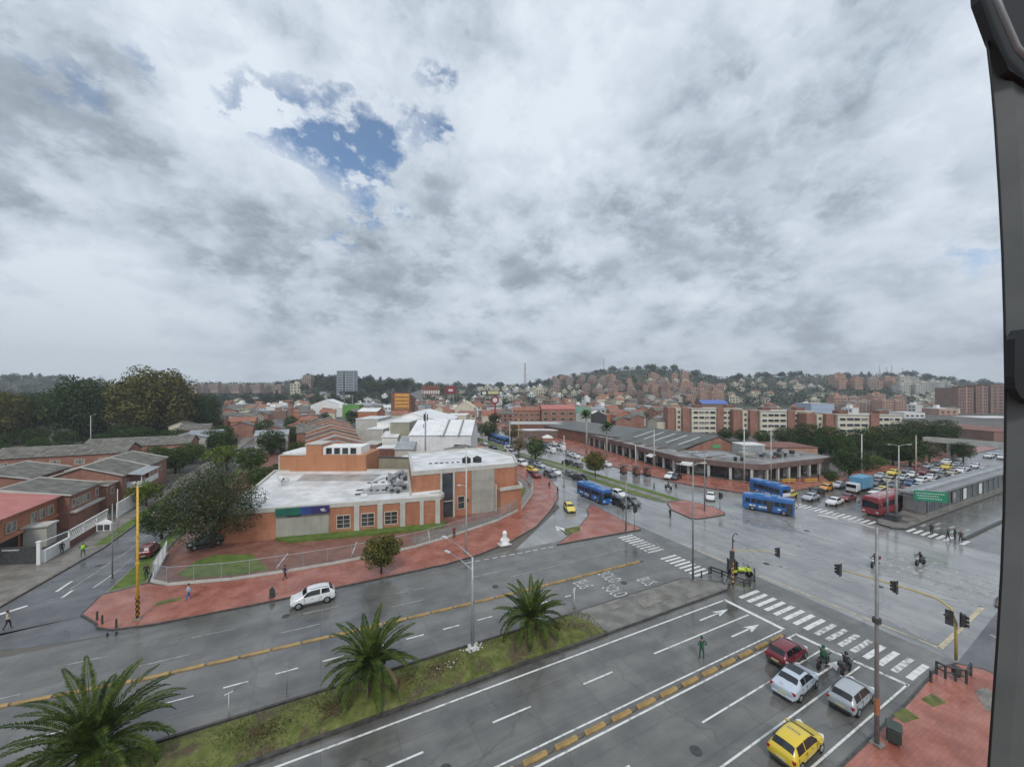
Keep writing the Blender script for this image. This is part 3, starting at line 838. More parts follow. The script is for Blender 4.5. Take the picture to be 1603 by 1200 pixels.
# ================================================================== NEAR BUILDINGS
def gable(mb, x0, y0, x1, y1, ze, zr, axis='x', oh=.25, th=.12, ridge=.5, mi=0):
    """two roof slabs; axis = direction of the ridge"""
    if axis == 'x':
        ym = y0 + (y1 - y0) * ridge
        for (ya, za, yb, zb) in ((y0 - oh, ze - oh * (zr - ze) / max(.1, ym - y0), ym, zr), (ym, zr, y1 + oh, ze - oh * (zr - ze) / max(.1, y1 - ym))):
            mb.add([(x0 - oh, ya, za), (x1 + oh, ya, za), (x1 + oh, yb, zb), (x0 - oh, yb, zb), (x0 - oh, ya, za + th), (x1 + oh, ya, za + th), (x1 + oh, yb, zb + th), (x0 - oh, yb, zb + th)],
                   [(3, 2, 1, 0), (4, 5, 6, 7), (0, 1, 5, 4), (1, 2, 6, 5), (2, 3, 7, 6), (3, 0, 4, 7)], mi)
    else:
        xm = x0 + (x1 - x0) * ridge
        for (xa, za, xb, zb) in ((x0 - oh, ze - oh * (zr - ze) / max(.1, xm - x0), xm, zr), (xm, zr, x1 + oh, ze - oh * (zr - ze) / max(.1, x1 - xm))):
            mb.add([(xa, y0 - oh, za), (xb, y0 - oh, zb), (xb, y1 + oh, zb), (xa, y1 + oh, za), (xa, y0 - oh, za + th), (xb, y0 - oh, zb + th), (xb, y1 + oh, zb + th), (xa, y1 + oh, za + th)],
                   [(3, 2, 1, 0), (4, 5, 6, 7), (0, 1, 5, 4), (1, 2, 6, 5), (2, 3, 7, 6), (3, 0, 4, 7)], mi)
    return mb


def gwall(x0, y0, x1, y1, z0, ze, zr, axis, ridge=.5):
    """box of walls with gable ends up to the ridge (3 mm under the roof)"""
    mb = MB(); e = .01
    ze -= e; zr -= e
    if axis == 'x':
        ym = y0 + (y1 - y0) * ridge
        v = [(x0, y0, z0), (x1, y0, z0), (x1, y1, z0), (x0, y1, z0), (x0, y0, ze), (x1, y0, ze), (x1, y1, ze), (x0, y1, ze), (x0, ym, zr), (x1, ym, zr)]
        f = [(3, 2, 1, 0), (0, 1, 5, 4), (2, 3, 7, 6), (1, 2, 6, 9, 5), (3, 0, 4, 8, 7), (4, 5, 9, 8), (6, 7, 8, 9)]
    else:
        xm = x0 + (x1 - x0) * ridge
        v = [(x0, y0, z0), (x1, y0, z0), (x1, y1, z0), (x0, y1, z0), (x0, y0, ze), (x1, y0, ze), (x1, y1, ze), (x0, y1, ze), (xm, y0, zr), (xm, y1, zr)]
        f = [(3, 2, 1, 0), (1, 2, 6, 5), (3, 0, 4, 7), (0, 1, 5, 8, 4), (2, 3, 7, 9, 6), (5, 6, 9, 8), (7, 4, 8, 9)]
    return mb.add(v, f)


def wall_frame(a, b):
    a = Vector(a); b = Vector(b); d = (b - a).normalized(); n = Vector((d.y, -d.x)); return a, d, n


def window(parent, a, b, s, z, w_, h_, frame='frame_cream', glass='glass', cols=2, rows=1, fr=.12, label=None, out=0.0):
    """window on the wall a->b (outside is to the right of a->b); s metres along, part window > pane"""
    a, d, n = wall_frame(a, b); rz = math.atan2(d.y, d.x)
    c = a + d * s + n * out
    fm = MB()
    def bx(s0, s1, z0, z1, dp, mb):
        m = a + d * (s + (s0 + s1) / 2) + n * (out + dp / 2 - .02)
        mb.rbox(m.x, m.y, (z0 + z1) / 2, s1 - s0, dp + .04, z1 - z0, rz)
    bx(-w_ / 2 - fr, w_ / 2 + fr, z - fr, z, .09, fm); bx(-w_ / 2 - fr, w_ / 2 + fr, z + h_, z + h_ + fr, .08, fm)
    bx(-w_ / 2 - fr, -w_ / 2, z, z + h_, .08, fm); bx(w_ / 2, w_ / 2 + fr, z, z + h_, .08, fm)
    for i in range(1, cols): q = -w_ / 2 + w_ * i / cols; bx(q - .035, q + .035, z, z + h_, .055, fm)
    for i in range(1, rows): q = z + h_ * i / rows; bx(-w_ / 2, w_ / 2, q - .03, q + .03, .05, fm)
    o = wpart('window', fm, frame, parent, label=label)
    gm = MB(); bx(-w_ / 2, w_ / 2, z, z + h_, .02, gm)
    p = link('pane', gm.mesh('pane', M(glass), origin=list(parent.location)), o)
    return o


def wbox(mb, a, b, s0, s1, z0, z1, d0, d1, mi=0):
    """box on the wall a->b from s0 to s1, sticking out from d0 to d1"""
    a, d, n = wall_frame(a, b); rz = math.atan2(d.y, d.x)
    m = a + d * ((s0 + s1) / 2) + n * ((d0 + d1) / 2)
    return mb.rbox(m.x, m.y, (z0 + z1) / 2, s1 - s0, d1 - d0, z1 - z0, rz, mi)


def wlen(a, b): return math.hypot(b[0] - a[0], b[1] - a[1])


# ---- the orange brick branch with concrete pilasters -----------------------------------------
P0 = (-13.5, 67.3); P1 = (-5.8, 65.8); P2 = (1.25, 64.35); P3 = (17.4, 61.0); P4 = (18.4, 62.4)
A = thing('bank_building', 'low orange brick building with concrete pilasters and a pale patched flat roof', 'building', (0, 64, 0))
low = [P0, P1, P2, P3, P4, (18.4, 64.15), (13.6, 64.5), (17.0, 84.5), (8.2, 89.5), (-8.8, 97.0), (-10.6, 81)]
m = MB(); m.prism(low, .1, 4.15); wpart('wall', m, 'orange_brick', A)
# parapet band and roof
o_, i_ = offset_poly(low, -.12)[1], offset_poly(low, .35)[1]
m = MB(); n = len(o_); zz_ = (4.15, 4.75, 4.75, 4.45)
rings = [o_, o_, i_, i_]
vs = [(p[0], p[1], z) for r_, z in zip(rings, zz_) for p in r_]
m.add(vs, [(k * n + i, k * n + (i + 1) % n, (k + 1) * n + (i + 1) % n, (k + 1) * n + i) for k in range(3) for i in range(n)] + [tuple(range(n - 1, -1, -1))])
wpart('parapet', m, 'pale_concrete', A)
m = MB(); m.sheet(i_, 4.46); rf = wpart('roof', m, 'white_roof', A)
m = MB(); m.sheet([(-4.2, 84.5), (9.0, 78.2), (11.4, 83.5), (-3.0, 91)], 4.475); wpart('roof_patch', m, 'grey_roof', rf)
m = MB(); m.sheet([(5, 68.5), (16, 66.2), (16.4, 72.5), (9, 74.5)], 4.475); wpart('roof_patch', m, 'grey_roof', rf)
# grey concrete bay with the sign panel
L12 = wlen(P1, P2)
m = MB(); wbox(m, P1, P2, .0, L12 - .1, .12, 3.55, .0, .10); wpart('concrete_bay', m, 'concrete', A)
m = MB(); wbox(m, P1, P2, .0, L12 * .46, 3.55, 4.62, .1, .5); sg = wpart('sign_panel', m, 'panel_green', A, label='dark green end of the long sign panel')
m = MB(); wbox(m, P1, P2, L12 * .46 + .003, L12 * .66, 3.55, 4.62, .1, .5); wpart('sign_panel', m, 'panel_blue', A, label='blue middle of the long sign panel')
m = MB(); wbox(m, P1, P2, L12 * .66 + .003, L12, 3.55, 4.62, .1, .5); wpart('sign_panel', m, 'panel_violet', A, label='dark violet end of the long sign panel')
m = MB(); wbox(m, P1, P2, L12 * .84, L12 * .92, 4.0, 4.25, .5, .52); wbox(m, P1, P2, L12 * .86, L12 * .95, 3.85, 3.95, .5, .52)
wpart('emblem', m, 'pole_pale', A)
m = MB(); wbox(m, P1, P2, L12 * .2, L12 * .46, 3.35, 3.54, .1, .35); wpart('sign_lamp', m, 'black', A)
L23 = wlen(P2, P3)
for q in (3.9, 7.3, 10.7, 13.6):
    m = MB(); wbox(m, P2, P3, q - .42 if q < 13 else q - .3, q + .36 if q < 13 else q + .3, .12, 4.16, .0, .28); wpart('pilaster', m, 'pale_concrete', A)
m = MB(); wbox(m, P2, P3, L23 - .75, L23, .12, 4.16, .0, .25); wpart('pilaster', m, 'pale_concrete', A)
for q in (1.95, 5.45, 8.9):
    window(A, P2, P3, q, .95, 1.8, 1.85, 'frame_cream', 'glass', 2, 3, .13)
    a_, d_, n_ = wall_frame(P2, P3)
# plant clutter, vents and tanks on the roof
rr = random.Random(5)
for i in range(26):
    m = MB()
    y = 67 + rr.uniform(0, 14); x = 10.8 + rr.uniform(-.9, 2.4) + (y - 66) * .16
    m.bbox(x, y, 4.47, x + rr.uniform(.3, .9), y + rr.uniform(.3, .9), 4.47 + rr.uniform(.3, 1.0), .04); wpart('air_unit', m, 'galvanised', A)
for i in range(22):
    m = MB(); y = 66.5 + rr.uniform(0, 15); x = 10.4 + rr.uniform(-.9, 2.6) + (y - 66) * .16; m.bbox(x, y, 4.47, x + rr.uniform(.3, .7), y + rr.uniform(.3, .8), 4.47 + rr.uniform(.3, .8), .04); wpart('condenser', m, 'near_black', A)
m = MB()
for i in range(7): m.tube([(10.5 + i * .35, 66 + i * .5, 4.6), (11 + i * .3, 72, 4.75), (13.2, 78 + i * .4, 4.9), (16.0, 82, 5.6)], .05, 5)
m.tube([(8.0, 72, 4.6), (8.6, 76, 4.6), (11, 79, 4.6), (14, 80, 4.6)], .07, 5)
wpart('pipe', m, 'galvanised', A)
for (a, b, c, d) in [(7.6 + i, 70.4 - i * .3, .6, .4) for i in range(5)] + [(7.9 + i * 1.2, 76.4 - i * .4, .6, .4) for i in range(3)] + [(5.2, 69, .8, .3), (5.6, 71.5, 1.2, .4)]: wpart('roof_vent', MB().box(a, b, 4.47, a + c, b + d, 4.61), 'near_black', A)
for (a, b, c, d, e) in ((5.9, 66.6, 1, .8, 4.9), (-2.6, 73, .7, .7, 4.75), (1.2, 70, 1, .6, 4.66)): wpart('skylight', MB().bbox(a, b, 4.47, a + c, b + d, e, .05), 'tarp_white', A)
m = None
dish = thing('satellite_dish', 'round white satellite dish standing on the pale flat roof near its left corner', 'satellite dish', (-6.3, 81.5, 4.46))
m = MB(); m.lathe([(.05, .0), (.35, .06), (.62, .2), (.78, .38), (.80, .40), (.64, .24), (.35, .10), (.05, .05)], 16); m.move(0, 0, 0)
do = part('reflector', m, 'white_wall', dish, True); do.rotation_euler = (R(-50), 0, R(-30)); do.location = (0, 0, .6)
m = MB(); m.cyl((0, 0, 0), (0, 0, .62), .05); m.cyl((-.4, 0, 0.02), (.4, 0, .02), .04); part('stand', m, 'galvanised', dish)
m = MB(); m.cyl((0, 0, .6), (.25, -.55, 1.05), .04); m.ball((.25, -.55, 1.05), .12); part('feed_arm', m, 'near_black', dish); dish.scale = (1.35, 1.35, 1.35)
# tall block of the branch
T = [(13.6, 64.3), (32.2, 63.4), (33.2, 64.2), (36.3, 71.8), (34.5, 84.5), (17.2, 84.7)]
B = thing('office_block', 'taller two-storey block of orange brick and grey concrete panels with a pale flat roof', 'building', (20, 64, 0))
m = MB(); m.prism(T, .1, 7.75); wpart('wall', m, 'orange_brick', B)
o_, i_ = offset_poly(T, -.10)[1], offset_poly(T, .3)[1]; n = len(o_)
m = MB(); rings = [o_, o_, i_, i_]
vs = [(p[0], p[1], z) for r_, z in zip(rings, (7.75, 8.45, 8.45, 8.1)) for p in r_]
m.add(vs, [(k * n + i, k * n + (i + 1) % n, (k + 1) * n + (i + 1) % n, (k + 1) * n + i) for k in range(3) for i in range(n)] + [tuple(range(n - 1, -1, -1))]); wpart('parapet', m, 'pale_concrete', B)
m = MB(); m.sheet(i_, 8.11); wpart('roof', m, 'white_roof', B)
F0, F1 = T[0], T[1]
m = MB(); wbox(m, F0, F1, 5.0, 6.9, .12, 7.6, .02, .06); wpart('entrance_bay', m, 'glass', B, label='tall dark glazed entrance bay')
m = MB()
for q in (4.85, 7.05): wbox(m, F0, F1, q - .15, q + .15, .12, 7.74, 0, .3)
wbox(m, F0, F1, 5.0, 6.9, 2.8, 2.95, 0, .12)
wpart('fin', m, 'pale_concrete', B)
m = MB(); wbox(m, F0, F1, -.0, 4.7, 4.5, 4.95, .0, .22); wpart('ledge', m, 'white_wall', B)
m = MB(); wbox(m, F0, F1, 10.3, 14.6, .12, 7.74, 0, .14); wpart('concrete_panel', m, 'concrete', B)
for zc in (2.0, 3.9, 5.8): wpart('panel_joint', wbox(MB(), F0, F1, 10.3, 14.6, zc, zc + .05, .14, .15), 'pole_grey', B)
window(B, F0, F1, 8.4, 1.3, 1.1, 2.1, 'frame_cream', 'glass', 1, 2, .1)
# low brick wing in front, right
m = MB(); m.prism([(28.4, 61.3), (32.6, 61.5), (33.4, 64.1), (28.4, 63.5)], .1, 4.2); wg = wpart('brick_wing', m, 'orange_brick', B)
m = MB(); m.prism([(28.2, 61.1), (32.8, 61.3), (33.6, 64.0), (33.2, 63.9), (32.5, 61.7), (28.5, 61.5)], 4.2, 4.75); wpart('wing_parapet', m, 'pale_concrete', B)
m = MB(); m.box(28.2, 62.9, .1, 28.42, 63.4, 4.9); wpart('wing_pier', m, 'pale_concrete', B)
for i, (x, y, lb) in enumerate(((25.0, 69.5, 'left of the two black water tanks on the tall block roof'), (27.1, 69.2, 'right of the two black water tanks on the tall block roof'))):
    t = thing('water_tank', lb, 'water tank', (x, y, 8.11), 0, 'black water tanks on the flat roof')
    m = MB(); m.lathe([(.78, 0), (.84, .06), (.84, .3), (.80, .34), (.86, .6), (.86, .75), (.80, .80), (.5, .98)], 18); part('tank_body', m, 'black', t, True)
    m = MB(); m.lathe([(.28, .96), (.30, 1.0), (.30, 1.12), (.24, 1.16)], 12); part('lid', m, 'near_black', t, True)
for i in range(6): wpart('roof_vent', MB().box(18.3 + i * 1.0, 71.3 - i * .25, 8.12, 18.85 + i * 1.0, 71.65 - i * .25, 8.25), 'near_black', B)
# orange block behind
a_ = (-7.8, 96.2); b_ = (8.8, 88.2)
dd = Vector((b_[0] - a_[0], b_[1] - a_[1])).normalized(); nn = Vector((-dd.y, dd.x))
Cc = thing('stair_block', 'plain bright orange rendered block with a raised stair tower, behind the pale flat roof', 'building', (0, 92, 0))
def fq(s, t): return (a_[0] + dd.x * s + nn.x * t, a_[1] + dd.y * s + nn.y * t)
m = MB(); m.prism([fq(0, .05), fq(18.4, .05), fq(18.4, 9), fq(0, 9)], 0, 7.9); wpart('wall', m, 'orange_render', Cc)
m = MB(); m.prism([fq(5.6, .02), fq(8.9, .02), fq(8.9, 5), fq(5.6, 5)], 7.9, 10.2); wpart('stair_tower', m, 'orange_render', Cc)
m = MB(); m.prism([fq(-.1, -.08), fq(5.58, -.08), fq(5.58, 9.1), fq(-.1, 9.1)], 7.9, 8.05); m.prism([fq(5.4, -.15), fq(9.1, -.15), fq(9.1, 5.2), fq(5.4, 5.2)], 10.2, 10.38)
m.prism([fq(-.25, -.1), fq(0, -.1), fq(0, 9.1), fq(-.25, 9.1)], 4, 7.9); wpart('coping', m, 'pale_concrete', Cc)
m = MB(); m.prism([fq(8.9, .6), fq(17.2, .6), fq(17.2, 6), fq(8.9, 6)], 7.9, 9.6); st = wpart('clerestory', m, 'white_wall', Cc)
for i in range(4):
    window(Cc, fq(8.9, .6), fq(17.2, .6), 1.35 + i * 1.75, 8.05, 1.25, 1.35, 'frame_white', 'glass', 1, 1, .08)
m = MB(); m.prism([fq(0.3, .6), fq(5.4, .6), fq(5.4, 8.5), fq(.3, 8.5)], 8.06, 8.4); wpart('roof', m, 'white_sheet', Cc)
# olive yard wall
t = thing('yard_wall', 'dull olive rendered yard wall between the orange block and the roof machinery', 'wall', (12, 90, 0))
m = MB(); p, q = Q(566, 92), Q(640, 90); m.prism([p, q, (q[0] + .3, q[1] + .6), (p[0] + .3, p[1] + .6)], 0, Zat(716, 91)); wpart('wall_body', m, 'olive_render', t)
m = MB(); m.prism([(p[0] - .1, p[1] - .15), (q[0], q[1] - .15), (q[0] + .4, q[1] + .8), (p[0] + .3, p[1] + .8)], Zat(716, 91), Zat(716, 91) + .15); wpart('coping', m, 'near_black', t)


def fblock(name, label, cat, pxl, pxr, ytop, D, depth, wallm, roofm, group=None, z0=0, yaw=0, flat=True, rise=0, axis='x'):
    """building whose front faces the camera plane: returns the thing and local frame helpers"""
    w_ = (pxr - pxl) / 600 * D; c = Q((pxl + pxr) / 2, D); zt = Zat(ytop, D)
    t = thing(name, label, cat, (c[0], c[1], z0), FACE + yaw, group)
    h = zt - z0
    if flat:
        m = MB(); m.box(-w_ / 2, 0, -2, w_ / 2, depth, h); part('wall', m, wallm, t)
        m = MB(); m.box(-w_ / 2 - .15, -.15, h, w_ / 2 + .15, depth + .15, h + .25); part('roof', m, roofm, t)
    else:
        m = gwall(-w_ / 2, 0, w_ / 2, depth, -2, h, h + rise, axis); part('wall', m, wallm, t)
        m = gable(MB(), -w_ / 2, 0, w_ / 2, depth, h, h + rise, axis); part('roof', m, roofm, t)
    return t, w_, h


def lwin(t, x, z, w_, h_, y=0, mt='glass', frame=None, name='window'):
    """window part in a face-on block's local frame"""
    m = MB()
    if frame:
        m.box(x - w_ / 2 - .1, y - .07, z - .1, x + w_ / 2 + .1, y + .02, z + h_ + .1, 1)
    m.box(x - w_ / 2, y - .10, z, x + w_ / 2, y + .01, z + h_, 0)
    return part(name, m, [mt, frame] if frame else [mt], t)


# ---- white warehouses -------------------------------------------------------------------------
t, w_, h = fblock('warehouse', 'long white corrugated warehouse with a low pitched ribbed roof, behind the tall block', 'warehouse', 641, 737, 681, 112, 22, 'white_sheet', 'white_sheet', flat=False, rise=3.6)
lwin(t, w_ * .32, h - 4.2, 3.2, 1.5, mt='near_black', frame='frame_white')
m = MB(); m.box(-w_ / 2 + 8.8, -.5, h - .05, -w_ / 2 + 9.3, 11, h + .1); m.rbox(w_ * .06, 5, h + 1.95, .5, 12, .12, 0, 0, math.atan2(3.6, 11)); m.rbox(w_ * .31, 5, h + 1.95, .5, 12, .12, 0, 0, math.atan2(3.6, 11))
part('gutter', m, 'pole_grey', t)
t, w_, h = fblock('vaulted_hall', 'bright white hall with a low pitched roof, left of the white warehouse', 'warehouse', 590, 698, 661, 138, 30, 'white_wall', 'white_sheet', flat=False, rise=3.4, axis='y')
t, w_, h = fblock('lean_to_hall', 'olive grey end wall under a white roof edge, between the white hall and the warehouse', 'building', 611, 641, 661, 124, 14, 'olive_render', 'white_sheet')
t, w_, h = fblock('plain_block', 'square pale green-grey windowless block beside the white hall', 'building', 557, 592, 656, 150, 16, 'pale_concrete', 'white_roof')
t, w_, h = fblock('glass_roof_shed', 'small shed with a grey glazed lean-to roof, before the white warehouse', 'shed', 618, 646, 703, 108, 7, 'pale_concrete', 'tin_roof', flat=False, rise=1.6)
t, w_, h = fblock('red_shed', 'small shed with dark red walls and a white roof, behind the olive yard wall', 'shed', 590, 618, 702, 112, 6, 'dark_brick', 'white_sheet')
t, w_, h = fblock('terrace_house', 'brown house with stacked open terraces beside the red shed', 'house', 566, 590, 696, 118, 8, 'brown_brick', 'pale_concrete')
for k in range(2): m = MB(); m.box(-w_ / 2, -1.2, h - 2.9 * (k + 1), w_ / 2, 0, h - 2.9 * (k + 1) + .3); part('terrace', m, 'pale_concrete', t)
t, w_, h = fblock('annex', 'low white annex with a flat roof just behind the tall block', 'building', 618, 655, 723, 96, 9, 'white_wall', 'white_roof')
t, w_, h = fblock('gabled_shed', 'low grey shed with a shallow dark gable and white verge, behind the pale flat roof', 'shed', 686, 752, 712, 98, 10, 'concrete', 'fibre_roof', flat=False, rise=1.2, axis='y')
t, w_, h = fblock('rooftop_house', 'small white upper storey with a wide dark window, behind the warehouse ridge', 'building', 677, 712, 656, 146, 10, 'white_wall', 'white_sheet')
lwin(t, w_ * .15, h - 2.2, w_ * .5, 1.2, mt='near_black')

for i, (a, b, yt, D, dp, wl, rf, lb) in enumerate(((655, 676, 664, 152, 9, 'white_wall', 'white_sheet', 'white stair head rising behind the warehouse, left of two'), (598, 622, 684, 122, 8, 'white_wall', 'white_roof', 'small white cube before the bright white hall'), (575, 600, 672, 132, 8, 'pale_concrete', 'white_sheet', 'pale block with a sloping white roof before the plain block'),
    (626, 646, 692, 112, 6, 'concrete', 'tin_roof', 'small grey lean-to beside the warehouse corner'), (700, 730, 650, 170, 12, 'cream', 'white_sheet', 'cream shed with a white roof behind the warehouse'), (560, 590, 644, 190, 12, 'orange_brick', 'white_sheet', 'brick shed with a pale roof beyond the plain block'))):
    fblock('shed', lb, 'shed', a, b, yt, D, dp, wl, rf, flat=(i % 2 == 0), rise=1.4)
# ---- orange row houses stepping back behind the stair block --------------------------------------
def rowhouse(u0, u1, v0, v1, ze, zr, label, wallm='orange_render', roofm='fibre_roof', group='orange row houses behind the stair block'):
    t = thing('row_house', label, 'house', ((u0 + u1) / 2, v0, 0), 0, group)
    m = gwall(u0, v0, u1, v1, 0, ze, zr, 'y'); wpart('wall', m, wallm, t)
    m = gable(MB(), u0, v0, u1, v1, ze, zr, 'y', .2); wpart('roof', m, roofm, t)
    m = MB()
    xm = (u0 + u1) / 2
    for (xa, za, xb, zb) in ((u0 - .2, ze - .2 * (zr - ze) / (xm - u0), xm, zr), (u1 + .2, ze - .2 * (zr - ze) / (xm - u0), xm, zr)):
        wpart('verge', MB().tube([(xa, v0 - .16, za + .55), (xb, v0 - .16, zb + .5)], .12, 4), 'pale_concrete', t)
    m = MB(); m.add([(u0, v0 - .3, 2), (u1, v0 - .3, 2), (u1, v0 - .3, ze + .4), (xm, v0 - .3, zr + .45), (u0, v0 - .3, ze + .4), (u0, v0 - .02, 2), (u1, v0 - .02, 2), (u1, v0 - .02, ze + .4), (xm, v0 - .02, zr + .45), (u0, v0 - .02, ze + .4)],
                    [(0, 1, 2, 3, 4), (9, 8, 7, 6, 5), (1, 6, 7, 2), (2, 7, 8, 3), (3, 8, 9, 4), (0, 4, 9, 5)]); wpart('gable_parapet', m, wallm, t)
    for s in (.3, .7): window(t, (u0, v0 - .3), (u1, v0 - .3), (u1 - u0) * s, ze - 2.2, 1.1, 1.1, 'frame_cream', 'glass', 2, 1, .1)
    return t
ords = ['nearest', 'second', 'third', 'fourth', 'fifth', 'sixth', 'seventh', 'eighth']
for i in range(8):
    v0 = 109 + i * 11
    rowhouse(-3.4 - i * .25, 11.5, v0, v0 + 7.6, 5.9 + .15 * i, 8.3 + .15 * i, 'orange gabled row house with grey sheet roof, %s in its stepped row' % ords[i], wallm=('orange_brick', 'red_brick', 'orange_brick', 'brown_brick')[i % 4], roofm=('fibre_roof_y', 'tin_roof')[i % 3 == 1])

# ---- houses left of the side street ------------------------------------------------------------
RH = thing('red_roof_house', 'orange brown brick house with a bright red metal roof, at the left edge', 'house', (-42, 78, 0))
m = MB(); m.prism([(-50, 70), (-36.9, 70), (-36.6, 84.9), (-50, 84.9)], 0, 5.5); wpart('wall', m, 'orange_brick', RH)
m = MB(); m.add([(-36.3, 69, 5.4), (-36.1, 85.1, 5.4), (-44.5, 85.1, 6.9), (-44.5, 69, 6.9), (-52, 85.1, 5.2), (-52, 69, 5.2), (-36.3, 69, 5.55), (-36.1, 85.1, 5.55), (-44.5, 85.1, 7.05), (-44.5, 69, 7.05), (-52, 85.1, 5.35), (-52, 69, 5.35)],
             [(6, 7, 8, 9), (9, 8, 10, 11), (0, 1, 7, 6), (3, 2, 1, 0), (5, 4, 2, 3), (1, 2, 8, 7), (2, 4, 10, 8), (0, 6, 9, 3), (3, 9, 11, 5)])
wpart('roof', m, 'red_roof', RH)
m = MB(); m.tube([(-36.3, 85.05, 5.66), (-44.5, 85.05, 7.16), (-52, 85.05, 5.46)], .15, 4); wpart('verge', m, 'pale_concrete', RH)
for s, ww in ((1.2, 1.5), (5.0, 1.6), (9.4, 1.2), (11.2, 1.2), (13.0, 1.2)): window(RH, (-36.8, 70.2), (-36.6, 84.9), s, 3.2, ww, 1.25, 'frame_cream', 'curtain_glass', 2, 1, .09)
m = MB(); m.box(-36.85, 71, .1, -36.70, 76.5, 2.4); wpart('garage_opening', m, 'black', RH)
m = MB(); m.box(-36.8, 70.2, 2.6, -36.2, 84.5, 2.9); wpart('canopy', m, 'orange_brick', RH)
m = MB(); m.box(-36.5, 77.0, .1, -34.2, 79.2, 2.9); m.box(-36.7, 76.8, 2.9, -34.0, 79.4, 3.1); wpart('porch', m, 'pale_concrete', RH)
# dark boundary fence + corner pillars + painted fence
t = thing('sheet_fence', 'dark grey solid sheet gate fence with a small pale name strip, at the left edge', 'fence', (-36, 71.5, 0))
m = MB(); m.prism([(-44, 74.5), (-31.9, 69.95), (-31.9, 70.05), (-44, 74.6)], .15, 2.3); wpart('sheet', m, 'near_black', t)
m = MB(); d_ = Vector((12.1, -4.55)).normalized()
for k in range(6): m.rbox(-33.9 - k * .32 * d_.x + .0, 70.62 + k * .12, 1.95, .26, .1, .12, math.atan2(d_.y, d_.x))
wpart('name_strip', m, 'pole_pale', t)
t = thing('fence_pillar', 'slim white square pillar where the dark sheet fence ends', 'pillar', (-31.6, 69.6, 0))
m = MB(); m.box(-.16, -.16, .1, .16, .16, 2.9); part('shaft', m, 'white_wall', t); m = MB(); m.box(-.22, -.22, 2.9, .22, .22, 3.02); part('cap', m, 'white_wall', t)
t = thing('ornate_wall', 'red brick garden wall topped by a white pierced panel fence, beside the side street', 'wall', (-31, 76, 0))
m = MB(); m.box(-31.35, 75.0, .1, -31.1, 86.0, 1.0); wpart('brick_base', m, 'dark_brick', t)
m = MB()
for k in range(3): m.box(-31.32, 75.1 + k * 3.7, 1.0, -31.12, 75.3 + k * 3.7, 2.5)
m.box(-31.3, 75.1, 2.35, -31.14, 86, 2.5); m.box(-31.3, 75.1, 1.0, -31.14, 86, 1.12)
for k in range(40): m.rbox(-31.22, 75.4 + k * .27, 1.72, .05, .07, 1.5, 0, 0, R(38 if k % 2 else -38))
wpart('pierced_panel', m, 'white_wall', t)
m = MB(); m.prism([(-31.6, 70), (-31.2, 70), (-31.1, 75.0), (-31.35, 75.0)], .1, 1.6); m.tube([(-31.5, 70, 2.8), (-31.2, 75, 2.45)], .07, 5); wpart('side_rail', m, 'white_wall', t)
# grey-roofed houses along the street
def street_house(u0, u1, v0, v1, ze, zr, label, roofm, wallm='red_brick', wins=(), axis='y', ridge=.5, grp='brick houses along the side street'):
    t = thing('brick_house', label, 'house', ((u0 + u1) / 2, (v0 + v1) / 2, 0), 0, grp)
    m = gwall(u0, v0, u1, v1, 0, ze, zr, axis, ridge); wpart('wall', m, wallm, t)
    m = gable(MB(), u0, v0, u1, v1, ze, zr, axis, .3, .12, ridge); wpart('roof', m, roofm, t)
    xm = u0 + (u1 - u0) * ridge
    for yy in (v0 - .25, v1 + .25): wpart('verge', MB().tube([(u0 - .3, yy, ze + .1), (xm, yy, zr + .2), (u1 + .3, yy, ze + .1)], .13, 4), 'pale_concrete', t)
    for (s, z, ww, hh, c) in wins: window(t, (u1, v0), (u1, v1), s, z, ww, hh, 'frame_cream', 'curtain_glass', c, 1, .1)
    return t
h2 = street_house(-48, -35.4, 85.3, 94.5, 5.3, 6.9, 'red brick house with grey sheet roof and four windows, next to the red roof', 'fibre_roof_y', wins=((1.1, 3.3, .9, 1.1, 1), (2.5, 3.3, .9, 1.1, 1), (3.9, 3.3, .9, 1.1, 1), (5.3, 3.3, .9, 1.1, 1), (8.2, 3.4, .9, 1.1, 1)), ridge=.4)
m = MB(); m.box(-35.4, 85.4, 2.5, -34.6, 94.4, 2.75); wpart('ledge', m, 'pale_concrete', h2)
h3 = street_house(-45, -33.8, 98.6, 109.5, 5.6, 7.6, 'red brick house with grey roof and a white covered balcony on the street', 'fibre_roof_y', wins=((2.0, 3.4, 1.0, 1.2, 1),))
m = MB(); m.box(-33.8, 100.5, 2.9, -31.6, 109.2, 3.1); m.box(-31.75, 100.5, 3.1, -31.6, 109.2, 4.0); m.box(-33.8, 100.5, 3.1, -31.75, 100.65, 4.0); wpart('balcony', m, 'white_wall', h3)
m = MB(); m.add([(-33.9, 100.2, 5.6), (-31.3, 100.2, 5.2), (-31.3, 109.5, 5.2), (-33.9, 109.5, 5.6), (-33.9, 100.2, 5.7), (-31.3, 100.2, 5.3), (-31.3, 109.5, 5.3), (-33.9, 109.5, 5.7)], [(3, 2, 1, 0), (4, 5, 6, 7), (0, 1, 5, 4), (1, 2, 6, 5), (2, 3, 7, 6), (3, 0, 4, 7)]); wpart('balcony_roof', m, 'tin_roof', h3)
m = MB()
for yy in (100.7, 104.8, 109.0): m.box(-31.72, yy - .07, 4.0, -31.6, yy + .07, 5.25)
wpart('balcony_post', m, 'white_wall', h3)
h4 = street_house(-46, -34.5, 94.9, 98.2, 4.6, 4.9, 'narrow red brick house with a small upper window and white trims, between two wider ones', 'fibre_roof_y', wins=((1.6, 2.9, 1.0, 1.1, 1),))
t = thing('white_gate_wall', 'white slatted gate wall in front of the balcony house', 'wall', (-31, 95, 0))
